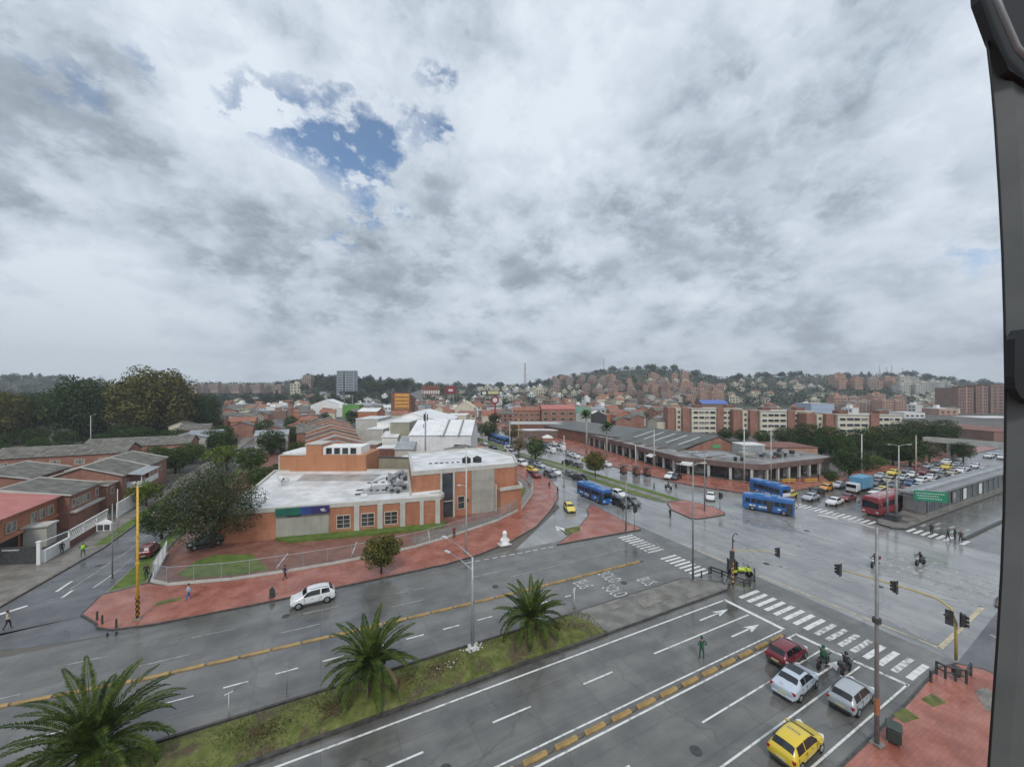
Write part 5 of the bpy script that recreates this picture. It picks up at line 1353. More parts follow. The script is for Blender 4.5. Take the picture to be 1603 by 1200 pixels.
# ---- date palms on the median
def palm(label, xy, th, fr, n, seed, z=.4):
    rnd = random.Random(seed)
    t = thing('palm_tree', label, 'palm tree', (xy[0], xy[1], z), 0, 'date palms on the median')
    m = MB(); prof = []
    k = 0
    while k * .09 < th: prof.append((.36 + .05 * (k % 2) + .10 * math.sin(k * .09 / th * PI * .5), k * .09)); k += 1
    m.lathe([(.34, -.4)] + prof + [(.2, th + .15)], 14); part('trunk', m, 'palm_bark', t)
    m = MB()
    for k in range(60):
        a = rnd.uniform(0, 2 * PI); z0 = rnd.uniform(th * .3, th); m.tube([(.38 * math.cos(a), .38 * math.sin(a), z0), (.62 * math.cos(a), .62 * math.sin(a), z0 + .32)], [.07, .03], 4)
    part('frond_stubs', m, 'palm_bark', t)
    for i in range(n):
        el0 = R(84 - 80 * ((i + .5) / n) + rnd.uniform(-6, 6)); az = i * 2.39996 + rnd.uniform(-.2, .2); L = fr * rnd.uniform(.88, 1.1) * (.92 + .16 * math.sin(el0))
        m = MB(); NS = 12; pos = Vector((.12 * math.cos(az), .12 * math.sin(az), th - .1 + rnd.uniform(0, .3))); el = el0; pts = [pos.copy()]; dr = (.55 + .55 * math.cos(el0)) * rnd.uniform(.6, 1.5); dry = el0 < R(14) and rnd.random() < .3
        for s in range(NS):
            pos = pos + Vector((math.cos(az) * math.cos(el), math.sin(az) * math.cos(el), math.sin(el))) * (L / NS); pts.append(pos.copy()); el -= dr / NS * (1.0 + .9 * s / NS)
        m.tube(pts, [.035 * (1 - .8 * k / NS) + .004 for k in range(NS + 1)], 4, 1)
        side = Vector((-math.sin(az), math.cos(az), 0)); NL = 60
        for k in range(NL):
            f = .10 + .90 * k / NL; x = f * NS; j = min(int(x), NS - 1); p = pts[j].lerp(pts[j + 1], x - j); tg = (pts[j + 1] - pts[j]).normalized(); up = side.cross(tg)
            ll = fr * .125 * math.sin(PI * (.12 + .86 * f)) ** .7 * rnd.uniform(.85, 1.1)
            for sg in (-1, 1):
                dv = (side * sg * .82 + tg * .55 + up * (.28 + rnd.uniform(-.15, .12)) * (-1 if up.z < 0 else 1)).normalized(); q = p + dv * ll; q.z -= ll * .14
                wv_ = tg * .042; mdp = p + dv * ll * .5; m.add([p - wv_ * .5, mdp - wv_, q, mdp + wv_], [(0, 1, 2, 3)], 0)
        part('frond', m, 'palm_dry' if dry else 'palm_leaf', t)
    m = MB()
    for k in range(7):
        a = rnd.uniform(0, 2 * PI); L = rnd.uniform(.9, 1.5); m.tube([(.2 * math.cos(a), .2 * math.sin(a), th), (.9 * math.cos(a), .9 * math.sin(a), th - .1), (1.05 * math.cos(a), 1.05 * math.sin(a), th - L)], [.03, .03, .05], 4)
    part('dry_fronds', m, 'palm_dry', t)
    return t


palm('largest date palm, at the bottom left corner of the median', (-11.4, 29.6), 1.6, 4.2, 50, 1)
palm('date palm in the middle of the grass median, between the other two', (3.2, 29.3), 1.7, 3.5, 40, 5)
palm('smallest date palm, at the right end of the grass median beside the concrete nose', (16.6, 29.4), 1.5, 3.35, 36, 8)
# grass tufts and low planting
m = MB(); rr = random.Random(9)
for i in range(16000):
    u = rr.uniform(-26, 23); v = 27.2 + rr.random() * 3.7
    if math.sin(u * .55) + math.sin(v * 2.1 + u * .3) > 1.0: continue
    h = .14 + .38 * math.sin(PI * min(1, (v - 27.15) / 3.75)) ** .8
    s = rr.uniform(.05, .16); a = rr.uniform(0, PI); m.add([(u - .03 * math.cos(a), v - .03 * math.sin(a), h - .05), (u + .03 * math.cos(a), v + .03 * math.sin(a), h - .05), (u + rr.uniform(-.06, .06), v + rr.uniform(-.06, .06), h + s)], [(0, 1, 2)])
o = link('grass_tufts', m.mesh('grass_tufts', M('grass_blade'))); o['kind'] = 'stuff'
m = MB()
for (cu_, cv_, n, sp) in ((-3.2, 28.6, 350, 1.5), (.6, 28.6, 250, .8), (8.4, 29.0, 350, 1.6), (5.5, 28.9, 200, .9), (19, 29.4, 150, .9)):
    for i in range(n):
        u = cu_ + rr.gauss(0, sp * .5); v = cv_ + rr.gauss(0, .42); a = rr.uniform(0, 2 * PI); s = rr.uniform(.05, .11); z = .55 + rr.uniform(-.1, .18)
        m.add([(u, v, z), (u + s * math.cos(a), v + s * math.sin(a), z + .05), (u + 2 * s * math.cos(a + .3), v + 2 * s * math.sin(a + .3), z), (u + s * math.cos(a + .9), v + s * math.sin(a + .9), z + .03)], [(0, 1, 2, 3)])
o = link('ground_cover_plants', m.mesh('ground_cover_plants', M('leaf_brown'))); o['kind'] = 'stuff'
m = MB()
for i in range(46):
    u = 11.4 + rr.gauss(0, .42); v = 30.0 + rr.gauss(0, .3); r = rr.uniform(.06, .16); m.ball((u, v, .5 + r * .3), r, r * .8, r * .6, 6, 4)
for i in range(10): m.ball((rr.uniform(8, 10), rr.uniform(28.6, 29.3), .6), .07, .07, .05, 6, 4)
o = link('loose_stones', m.mesh('loose_stones', M('pole_pale'), True)); o['kind'] = 'stuff'

# ================================================================== LANE DIVIDERS
def divider_proto():
    t = thing('lane_divider', 'low yellow block of the lane divider', 'lane divider', (0, 0, 0))
    m = MB(); L = .82
    prof = [(-.20, 0), (-.19, .10), (-.12, .19), (.12, .19), (.19, .10), (.20, 0)]
    vs = []
    for x, k in ((-L, .8), (-L + .10, 1), (L - .10, 1), (L, .8)):
        for y, z in prof: vs.append((x, y * k, z * (k if k < 1 else 1)))
    fs = []
    for i in range(3):
        for j in range(5): fs.append((i * 6 + j, i * 6 + j + 1, i * 6 + 7 + j, i * 6 + 6 + j))
    fs += [tuple(range(5, -1, -1)), tuple(range(18, 24))]
    m.add(vs, fs); part('block', m, 'divider_yellow', t)
    m = MB(); m.bbox(.86, -.13, 0, 1.30, .13, .10, .03); part('joint_piece', m, 'divider_dark', t)
    return t


dv = divider_proto(); KIDS.clear()
dv.scale = (1, .85, .85)
first = True
for i in range(16):
    u = 2.5 + i * 2.24
    o = dv if first else dup(dv, (u, 19.85, .005), 0, sc=(1, .85, .85))
    o.location = (u, 19.85, .005); o['label'] = 'low worn yellow rubber block of the near divider, in the row between two white lines'; o['group'] = 'yellow blocks of the near lane divider'; first = False
pts = [(-22, 40.0), (-11.8, 38.6), (1.5, 37.8), (18.4, 37.0), (37, 36.6)]
for i in range(26):
    u = -20.5 + i * 2.24; v = ip(u, pts); v2 = ip(u + 1, pts)
    dup(dv, (u, v, .005), math.atan2(v2 - v, 1), 'low yellow rubber block of the far divider, in the long row beyond the palms', 'yellow blocks of the far lane divider', (1.27, .7, .75))


# ================================================================== POLES, SIGNALS, FENCES
def pole_thing(name, label, cat, xy, h, r, mt, group=None, base=True):
    t = thing(name, label, cat, (xy[0], xy[1], .12), 0, group)
    m = MB(); m.cyl((0, 0, 0), (0, 0, h), r, r * .6, 12); part('pole', m, mt, t, True)
    if base: m = MB(); m.bbox(-r * 2.2, -r * 2.2, 0, r * 2.2, r * 2.2, .12, .02); part('base_plate', m, 'kerb', t)
    return t


def lamp_arm(t, z, dx_, dy_, rise, mt, lampL=.7, r=.045):
    m = MB(); m.tube([(0, 0, z), (dx_ * .5, dy_ * .5, z + rise * .8), (dx_, dy_, z + rise)], [r, r * .8, r * .7], 6)
    a = part('arm', m, mt, t, True)
    d = Vector((dx_, dy_, 0)).normalized(); ang = math.atan2(d.y, d.x)
    m = MB(); m.rbox(dx_ + d.x * lampL * .4, dy_ + d.y * lampL * .4, z + rise, lampL, .24, .10, ang); m.rbox(dx_ + d.x * lampL * .45, dy_ + d.y * lampL * .45, z + rise - .07, lampL * .6, .18, .05, ang); link('lamp_head', m.mesh('lamp_head', M('pole_pale')), a)


t = pole_thing('street_lamp', 'tall galvanised lamp post with two parallel arms, on a pale stone footing between two palms', 'street lamp', (11.4, 30.2), 7.6, .14, 'galvanised')
t.location.z = .4
lamp_arm(t, 7.55, -1.1, 3.7, .55, 'galvanised'); lamp_arm(t, 6.5, -1.0, 3.2, .45, 'galvanised')
m = MB(); m.lathe([(.42, -.1), (.40, .15), (.3, .22)], 10); part('footing', m, 'pole_pale', t)
t = pole_thing('street_lamp', 'slim tall pale pole on the red pavement before the tall block', 'street lamp', (17.5, 48.7), 14.2, .13, 'pole_pale'); lamp_arm(t, 8.9, -.7, .25, .25, 'pole_pale', .5, .03)
m = MB(); m.box(.1, -.12, 6.9, .32, .12, 7.3); part('junction_box', m, 'near_black', t)
t = pole_thing('street_lamp', 'tall grey pole on the tip of the concrete island beside the zebra crossing', 'street lamp', (38.3, 30.1), 13.3, .12, 'pole_grey'); lamp_arm(t, 13.2, -1.2, .3, .25, 'pole_pale'); lamp_arm(t, 13.2, 1.0, -.3, .25, 'pole_pale')
t = pole_thing('street_lamp', 'thick tall grey pole with an orange band beside the bin', 'street lamp', (30.75, 11.1), 13.4, .13, 'pole_grey'); lamp_arm(t, 13.3, -.7, 1.8, .2, 'pole_pale', 1.0)
m = MB(); m.lathe([(.15, 1.9), (.15, 2.9)], 14); part('band', m, mat('orange_band', (.30, .11, .05), (.36, .16, .09), 4, rough=.6), t)
m = MB(); m.lathe([(.11, 7.5), (.22, 7.52), (.22, 7.8), (.11, 7.82)], 12); part('clamp', m, 'near_black', t)
t = pole_thing('yellow_pole', 'tall yellow mast with a chequered foot at the red pavement corner', 'mast', (-15.6, 48.7), 12.7, .13, 'pole_yellow')
m = MB()
for k in range(8):
    for j in range(4):
        if (k + j) % 2: a = j * PI / 2; m.rbox(.115 * math.cos(a), .115 * math.sin(a), .3 + k * .25, .05, .17, .24, a)
part('black_checks', m, 'black', t)
m = MB(); m.box(-.14, -.14, 5.3, .14, .14, 5.42); m.box(-.03, -.3, 7.9, .03, .3, 8.0); part('bracket', m, 'pole_yellow', t)
t = pole_thing('twin_signal_pole', 'slim grey pole holding a white house-shaped double lamp box over the side street', 'signal pole', (-21.4, 60.0), 8.8, .08, 'pole_grey')
m = MB(); m.rbox(-.75, .35, 6.15, 1.5, .3, .85, R(-20)); m.add([(-1.55, .45, 6.57), (.05, -.12, 6.57), (-.75, .2, 7.0), (-1.5, .75, 6.57), (.1, .2, 6.57), (-.7, .5, 7.0)], [(0, 1, 2), (5, 4, 3), (0, 2, 5, 3), (1, 4, 5, 2), (0, 3, 4, 1)])
part('lamp_box', m, 'white_wall', t)
m = MB(); m.rbox(-1.13, .28, 6.15, .5, .12, .6, R(-20)); m.rbox(-.47, .05, 6.15, .5, .12, .6, R(-20)); part('lamp_window', m, 'near_black', t)
t = pole_thing('utility_pole', 'pale slim pole on the grass strip left of the side street', 'utility pole', (-27.6, 79), 6.8, .09, 'pole_pale')
t = pole_thing('utility_pole', 'grey lamp pole standing among the roofs below the big dark tree', 'street lamp', Q(142, 130), 13.2, .13, 'pole_pale'); lamp_arm(t, 13.0, 1.0, -.3, .6, 'pole_pale', .6)
t = pole_thing('radio_mast', 'thick blue-grey monopole with small antennas, rising before the white warehouse', 'radio mast', Q(666, 90), 16.6, .26, mat('mast_blue', (.22, .27, .33), rough=.5))
m = MB(); [m.rbox(.45 * math.cos(a), .45 * math.sin(a), 15.4, .25, .12, 1.6, a) for a in (0, 2.1, 4.2)]; [m.rbox(.4 * math.cos(a), .4 * math.sin(a), 13.4, .15, .1, .9, a) for a in (1, 3.1)]; part('antenna', m, 'near_black', t)
for px, py, yt, mt, lb, arm in ((980, 832, 752, 'pole_grey', 'slim grey pole at the tip of the triangular red island', 0), (1103, 800, 710, 'pole_grey', 'tall grey pole in the middle of the small red corner island', 1), (883, 762, 682, 'pole_pale', 'slim pale pole on the bend of the red pavement by the north street', 0),
                                (1207, 757, 668, 'pole_pale', 'tall pale pole before the arcade corner, left of two', 0), (1165, 754, 670, 'pole_pale', 'pale pole with a cross-shaped head before the arcade', 2), (1024, 730, 672, 'pole_pale', 'pale pole on the arcade pavement, left of the cross-headed one', 0),
                                (1349, 752, 680, 'pole_pale', 'tall pale pole beside the dark round tree', 0), (1407, 772, 698, 'pole_pale', 'pale double-arm lamp post over the queue of cars', 3), (1434, 750, 682, 'worn_yellow', 'thin yellowish pole among the park trees', 0),
                                (995, 738, 696, 'pole_pale', 'short pale pole on the arcade pavement beside the kiosk carts', 1), (798, 702, 658, 'pole_pale', 'distant pale pole beside the north street trees', 0), (812, 700, 655, 'signal_yellow', 'distant yellowish pole beside the north street trees', 0),
                                (1392, 822, 790, 'pole_grey', 'left of two thick grey posts carrying the green road sign', 9)):
    if arm == 9: continue
    x, y = W(px, py); D = 22 * 600 / (py - 610)
    h = Zat(yt, D); t = pole_thing('street_lamp', lb, 'street lamp' if arm else 'pole', (x, y), h, .12 if D < 90 else .16, mt)
    if arm == 1: lamp_arm(t, h - .1, -1.2, .4, .3, mt)
    if arm == 3: lamp_arm(t, h - .1, -1.6, .8, .35, mt); lamp_arm(t, h - .1, 1.6, -.8, .35, mt, 1.0)
    if arm == 2: m = MB(); m.rbox(0, 0, h * .55, 2.4, .15, .12, FACE); m.rbox(0, 0, h * .62, 1.6, .15, .12, FACE); part('cross_arm', m, mt, t)
# green overhead sign
t = thing('road_sign', 'green overhead road sign on thick grey posts before the bus station', 'road sign', W(1397, 815) + (.2,))
D0 = 22 * 600 / 205.
m = MB(); m.cyl((-.7, .4, 0), (-.7, .4, Zat(752, D0)), .14, .14, 10); m.cyl((.5, -.3, 0), (.5, -.3, Zat(752, D0)), .2, .2, 10); part('post', m, 'pole_grey', t, True)
org = Vector(t.location)
a3 = Vector(Q3(1431, 771, 62.0)); b3 = Vector(Q3(1484, 782, 60.5)); hh = 14 / 600 * 61
ex = (b3 - a3); ang = math.atan2(ex.y, ex.x); cc = (a3 + b3) / 2 - org
m = MB(); m.rbox(cc.x, cc.y, cc.z, math.hypot(ex.x, ex.y), .12, hh * 1.15, ang, 0); part('panel', m, 'sign_green', t)
nf = Vector((math.sin(ang), -math.cos(ang), 0))
m = MB()
for r_, (ln, off) in enumerate(((3.6, 0), (2.8, -.2), (3.2, .1))):
    for k in range(int(ln / .3)):
        s = -ln / 2 + k * .3 + off; p = cc + ex.normalized() * s + nf * .075; m.rbox(p.x, p.y, cc.z + .42 - r_ * .4, .19, .01, .13, ang)
part('legend', m, 'frame_white', t)
m = MB(); p1 = Vector((.5, -.3, cc.z + .1)); p2 = cc - nf * .12 + Vector((0, 0, .1)); m.tube([p1, p2], .07, 6); m.tube([p1 - Vector((0, 0, .6)), p2 - Vector((0, 0, .5))], .05, 6); m.tube([p2 - ex * .45, p2 + ex * .45], .06, 6); part('gantry_arm', m, 'pole_grey', t)
m = MB(); m.bbox(-.9, -.9, 0, .9, .8, 1.0, .08); part('plinth', m, 'near_black', t)


def signal_head(t, x, y, z, rz=0, n=3, mt='near_black'):
    m = MB(); m.bbox(-.17, -.14, -.5, .17, .12, .5, .04); m.box(-.24, .13, -.6, .24, .15, .6)
    o = part('signal_head', m, mt, t); o.location = (x, y, z); o.rotation_euler = (0, 0, rz)
    for k in range(3):
        m = MB(); m.lathe([(.115, 0), (.125, .16), (.11, .16), (.10, .01)], 12); vq = link('lens_hood', m.mesh('lens_hood', M('black'), True), o); vq.location = (0, -.14, .31 - .31 * k); vq.rotation_euler = (R(90), 0, 0)
    return o


t = thing('traffic_signal', 'curved yellow signal mast reaching over the near carriageway with two hanging heads', 'traffic signal', (46.1, 11.7, .12))
o3 = Vector(t.location)
path = [Vector((0, 0, 0)), Vector((0, 0, 2.6)), Vector(Q3(1499, 975, 31.2)) - o3, Vector(Q3(1489, 952, 31.7)) - o3, Vector(Q3(1467, 936, 32.3)) - o3, Vector(Q3(1425, 922, 33.6)) - o3, Vector(Q3(1360, 903, 35.6)) - o3, Vector(Q3(1313, 891, 36.8)) - o3]
path[2].x = path[2].y = 0
m = MB(); m.tube(path, [.10, .10, .095, .085, .075, .065, .055, .045], 10); part('mast', m, 'signal_yellow', t, True)
for px, py, D in ((1401, 918, 34.3), (1313, 891, 36.8)): p = Vector(Q3(px, py, D)) - o3; signal_head(t, p.x, p.y, p.z, R(180))
signal_head(t, -.5, .2, 3.5, R(90)); signal_head(t, .0, -.4, 3.4, R(0))
m = MB(); m.add([(-1.1, .35, 3.8), (-.3, .1, 3.2), (-.3, .1, 4.0), (-1.1, .45, 3.75), (-.3, .2, 3.2), (-.3, .2, 4.0)], [(0, 1, 2), (5, 4, 3), (0, 2, 5, 3), (1, 4, 5, 2), (0, 3, 4, 1)]); part('hood', m, 'near_black', t)
t = thing('traffic_signal', 'banded red signal post with a black hooked top on the concrete island', 'traffic signal', (41.4, 27.4, .15))
m = MB(); m.cyl((0, 0, 0), (0, 0, 4.1), .11, .10, 10); part('post', m, mat('post_red', (.30, .06, .045), (.36, .10, .08), 4, rough=.6), t, True)
m = MB()
for k in range(5): m.cyl((0, 0, .3 + k * .5), (0, 0, .52 + k * .5), .118, .118, 10)
part('bands', m, 'signal_yellow', t)
m = MB(); m.tube([(0, 0, 4.1), (0, 0, 5.3), (.12, -.02, 5.6), (.4, -.1, 5.75), (.6, -.2, 5.55)], [.07, .06, .05, .05, .06], 6); m.ball((.1, 0, 4.9), .14); part('hook', m, 'near_black', t)
p = Vector(Q3(1218, 864, 42.6)) - Vector(t.location); m = MB(); m.tube([(0, 0, 3.9), (p.x * .6, p.y * .6, p.z + .1), (p.x, p.y, p.z)], [.05, .04, .03], 6); part('arm', m, 'signal_yellow', t)
signal_head(t, p.x, p.y, p.z, R(200)); signal_head(t, -.25, -.1, 3.3, R(120)); signal_head(t, -.45, .1, 2.4, R(60)); signal_head(t, .25, -.15, 2.2, R(0))
for px, py, yt, lb in ((993, 831, 792, 'signal post with a black head at the right tip of the triangular red island'), (1127, 797, 772, 'signal post on the right side of the small red corner island'), (868, 800, 760, 'slim dark signal post at the bend of the red pavement'),
                       (899, 950, 925, 'small white sign post at the kerb beside the bus lane lettering'), (1050, 808, 790, 'thin post at the left tip of the small red corner island')):
    x, y = W(px, py); D = 22 * 600 / (py - 610); h = Zat(yt, D)
    t = pole_thing('signal_post', lb, 'signal post', (x, y), h, .06, 'pole_grey' if px != 899 else 'frame_white')
    if px in (993, 1127): signal_head(t, .0, -.2, h - .5, R(20)); signal_head(t, .25, .1, h - .6, R(90))
    if px == 899: m = MB(); m.rbox(0, 0, h, .5, .05, .35, R(30)); part('plate', m, 'frame_white', t)
for i, (px, py, yt, mt) in enumerate(((237, 1105, 1070, 'frame_white'), (449, 1090, 1012, 'pole_grey'))):
    x, y = W(358 if i == 0 else 449, 1122 if i == 0 else 1092); t = pole_thing('marker_post', ('slim white T-topped' if i == 0 else 'slim grey') + ' marker post at the median kerb between the palms', 'marker post', (x, y), 1.5 if i == 0 else 2.6, .03, mt)
    m = MB(); m.rbox(0, 0, 1.5 if i == 0 else 2.6, .5, .04, .06, R(20)); part('cross_piece', m, mt, t)
for i, (px, py) in enumerate(((152, 972), (160, 978), (182, 984), (182, 993), (168, 995))):
    t = thing('bollard', ['leftmost tall bollard at the red pavement corner', 'second bollard at the red pavement corner', 'third bollard, beside the kerb bend', 'low bollard stub on the road side of the kerb bend', 'leftmost low bollard stub on the road'][i], 'bollard', W(px, py) + ((.12 if i < 3 else .01),), 0, 'bollards at the side street corner')
    h = .85 if i < 3 else .3; m = MB(); m.lathe([(.10, 0), (.09, .05), (.075, h * .9), (.08, h * .93), (.05, h)], 10); part('shaft', m, 'near_black', t, True)
for i in range(12):
    x, y = W(1468 + (i % 2) * 8, 1035 + (i // 2) * 4) if i < 0 else (0, 0)
# guard rails
def rail(label, pts, h=.95, mt='near_black', r=.05, mid=True):
    t = thing('guard_rail', label, 'guard rail', (pts[0][0], pts[0][1], .13))
    q = [(p[0] - pts[0][0], p[1] - pts[0][1]) for p in pts]
    m = MB(); m.tube([(a, b, h) for a, b in q], r, 6)
    if mid: m.tube([(a, b, h * .55) for a, b in q], r * .8, 6)
    part('rail', m, mt, t, True)
    L = 0
    for (a, b) in q: m = MB(); m.cyl((a, b, 0), (a, b, h + .03), r * 1.1, n=8); part('post', m, mt, t)
    return t
rail('dark bent guard rail curving round the tip of the concrete island', [W(1113, 899), W(1130, 905), W(1148, 914), W(1165, 920), W(1174, 919), W(1181, 912), W(1181, 902)], .8, 'near_black', .09)
rail('dark guard rail at the near corner of the red pavement beneath the yellow mast', [W(1466, 1057), W(1480, 1064), W(1496, 1068), W(1513, 1072), W(1520, 1060)], .95, 'near_black', .07)
rail('low rust-brown railing along the arcade pavement edge', [W(1120, 768), W(1150, 772), W(1180, 776), W(1205, 778)], .9, mat('rail_rust', (.22, .10, .07), rough=.7), .06)
for i, (px, py) in enumerate(((1098, 906), (1110, 900), (1457, 1069))):
    t = thing('bollard', ['short dark bollard left of the bent guard rail', 'short dark bollard right beside the bent guard rail end', 'short dark bollard at the near pavement corner'][i], 'bollard', W(px, py) + (.14,), 0); m = MB(); m.lathe([(.10, 0), (.09, .05), (.08, .75), (.09, .78), (.05, .85)], 10); part('shaft', m, 'near_black', t, True)

# chain link fence round the plot
FT = thing('mesh_fence', 'long galvanised chain link fence following the curve of the red pavement', 'fence', (-15.3, 55.8, .12))
fp_ = [(-18.2, 66), (-17.2, 57.5)] + SITE[:12]
samples = []
for (a, b) in zip(fp_, fp_[1:]):
    L = math.hypot(b[0] - a[0], b[1] - a[1]); n = max(1, int(L / .16))
    for i in range(n): samples.append((a[0] + (b[0] - a[0]) * i / n + 0, a[1] + (b[1] - a[1]) * i / n))
H_ = 2.15
m = MB()
for i in range(len(samples) - 8):
    a = samples[i]; b = samples[min(len(samples) - 1, i + 8)]
    for (z0, z1) in ((.3, H_), (H_, .3)):
        d = Vector((b[0] - a[0], b[1] - a[1], z1 - z0)).normalized(); r = .011
        p = Vector((a[0], a[1], z0)); q = Vector((b[0], b[1], z1)); nn_ = Vector((d.y, -d.x, 0)).normalized() * r; up = d.cross(nn_.normalized()) * r
        m.add([p - nn_, p + nn_, p + up, q - nn_, q + nn_, q + up], [(0, 1, 4, 3), (1, 2, 5, 4), (2, 0, 3, 5)])
wpart('wire_mesh', m, 'galvanised', FT)
m = MB()
for z in (.3, H_): m.tube([(a, b, z) for a, b in fp_], .035, 5)
wpart('rail', m, 'galvanised', FT)
acc = 0; last = None
for i in range(0, len(samples), 17):
    a = samples[i]; m = MB(); m.cyl((a[0], a[1], .1), (a[0], a[1], H_ + .08), .045, n=7); wpart('post', m, 'galvanised', FT)
m = MB()
ring = offset_poly([(p[0], p[1]) for p in fp_ + [(60, 200), (-60, 200)]], -.0)[0]
for (a, b) in zip(fp_, fp_[1:]):
    d = Vector((b[0] - a[0], b[1] - a[1])); ang = math.atan2(d.y, d.x); m.rbox((a[0] + b[0]) / 2, (a[1] + b[1]) / 2, .25, d.length + .1, .22, .32, ang)
wpart('base_wall', m, 'pale_concrete', FT)

# small street things
t = thing('hydrant_sculpture', 'white bulky advertising figure with a round top on the red pavement by the kerb', 'sculpture', W(790, 853) + (.13,))
m = MB(); m.lathe([(.75, 0), (.75, .25), (.6, .3), (.55, .8), (.42, 1.1), (.38, 1.6), (.42, 1.7), (.42, 1.9), (.30, 2.15), (.1, 2.25)], 16); part('figure_body', m, 'white_wall', t, True)
m = MB(); m.ball((-.55, 0, .7), .3, .3, .45); m.ball((.5, -.2, .6), .3, .3, .4); part('figure_side', m, 'white_wall', t, True)
m = MB(); m.box(-1.1, -.8, 0, 1.0, .8, .10); part('plinth', m, 'pale_concrete', t); t.scale = (.82, .82, .86)
t = thing('litter_bin', 'dark green cabinet bin tilted beside the thick grey pole, bottom right', 'bin', (31.9, 10.7, .13), R(20))
m = MB(); m.bbox(-.42, -.35, .15, .42, .35, .95, .07); part('bin_body', m, mat('bin_green', (.03, .045, .038), (.05, .065, .055), 3, rough=.5), t)
m = MB(); m.bbox(-.46, -.39, .95, .46, .39, 1.08, .05); part('lid', m, 'bin_green', t)
m = MB(); m.cyl((-.3, -.3, 0), (-.3, -.3, .2), .03); m.cyl((.3, .3, 0), (.3, .3, .2), .03); m.cyl((-.3, .3, 0), (-.3, .3, .2), .03); m.cyl((.3, -.3, 0), (.3, -.3, .2), .03); part('feet', m, 'galvanised', t)
m = MB(); m.rbox(.43, 0, .6, .02, .2, .4, 0); part('notice', m, 'tarp_white', t)
t = thing('litter_bin', 'small round dark bin on the near red pavement below the guard rail', 'bin', W(1497, 1066) + (.13,)); m = MB(); m.lathe([(.18, .3), (.24, .35), (.27, .9), (.2, 1.0)], 14); part('bin_body', m, 'near_black', t, True); m = MB(); m.cyl((0, 0, 0), (0, 0, .4), .05); part('stand', m, 'near_black', t)
for i, (px, py, lb) in enumerate(((157, 940, 'green-grey arched'),)):
    pass
t = thing('kerb_sign', 'small dark arched board on the pavement edge left of the white car', 'sign board', W(426, 936) + (.13,), FACE); m = MB(); m.add([(-.28, -.04, 0), (.28, -.04, 0), (.28, -.04, .8), (0, -.04, 1.1), (-.28, -.04, .8), (-.28, .04, 0), (.28, .04, 0), (.28, .04, .8), (0, .04, 1.1), (-.28, .04, .8)], [(0, 1, 2, 3, 4), (9, 8, 7, 6, 5), (0, 5, 6, 1), (1, 6, 7, 2), (2, 7, 8, 3), (3, 8, 9, 4), (4, 9, 5, 0)]); part('board', m, 'bin_green', t); m = MB(); m.box(-.2, -.3, 0, .2, .3, .05); part('foot', m, 'near_black', t)
mb = MB()
for px, py in ((1417, 1120), (1461, 1096)): x, y = W(px, py, .13); mb.sheet([(x - .8, y - .2), (x + .6, y - .5), (x + .9, y + .3), (x - .6, y + .45)], .138)
x, y = W(898, 829, .14); mb.sheet([(x - 2.2, y - .9), (x + .6, y - 1.0), (x + 1.9, y + 1.0), (x - .9, y + 1.1)], .148)
x, y = W(118 + 148, 940, .13); mb.sheet([(x - 1.2, y - .5), (x + .8, y - .4), (x + .9, y + .5), (x - 1.1, y + .4)], .138)
struct('soil_bed', mb, 'median_grass')
mb = MB(); mb.sheet([(40.6, 8.9), (42.0, 8.4), (43.9, 9.6), (42.6, 9.9)], .138); struct('drain_cover', mb, 'grey_paving')
# parasols and kiosk carts by the arcade
for i, (px, py, w_, lb) in enumerate(((1065, 738, 2.6, 'white square parasol before the arcade shopfronts'), (857, 693, 4.2, 'wide white market tent at the far end of the arcade'), (905, 688, 3.6, 'white-topped stall tent among the parked vans'), (777, 664, 6, 'white tent with a blue skirt, far left of the arcade'), (1012, 716, 2.2, 'small pale parasol beside a column of the arcade'))):
    x, y = W(px, py); t = thing('parasol', lb, 'parasol', (x, y, .13), FACE)
    m = MB(); z = 2.3; vs = [(-w_ / 2, -w_ / 2, z), (w_ / 2, -w_ / 2, z), (w_ / 2, w_ / 2, z), (-w_ / 2, w_ / 2, z), (0, 0, z + w_ * .26), (-w_ / 2, -w_ / 2, z - .25), (w_ / 2, -w_ / 2, z - .25), (w_ / 2, w_ / 2, z - .25), (-w_ / 2, w_ / 2, z - .25)]
    m.add(vs, [(0, 1, 4), (1, 2, 4), (2, 3, 4), (3, 0, 4), (5, 6, 1, 0), (6, 7, 2, 1), (7, 8, 3, 2), (8, 5, 0, 3)]); part('canopy', m, 'tarp_white', t)
    m = MB(); m.cyl((0, 0, 0), (0, 0, z + .2), .05); part('pole', m, 'galvanised', t)
for i, (px, py) in enumerate(((976, 742), (996, 744), (1013, 745))):
    t = thing('vendor_cart', ['leftmost', 'middle', 'rightmost'][i] + ' of three dark brown vendor carts along the arcade kerb', 'vendor cart', W(px, py) + (.13,), R(80), 'vendor carts on the arcade pavement')
    m = MB(); m.bbox(-.8, -.6, .35, .8, .6, 1.7, .05); part('cart_body', m, 'dark_brick', t); m = MB(); m.box(-.95, -.75, 2.1, .95, .75, 2.2); [m.cyl((a, b, 1.7), (a, b, 2.1), .03) for a in (-.75, .75) for b in (-.55, .55)]; part('roof', m, 'near_black', t)
    for a in (-.5, .5): m = MB(); m.cyl((a, -.65, .3), (a, .65, .3), .3, n=12); part('wheel', m, 'rubber', t)
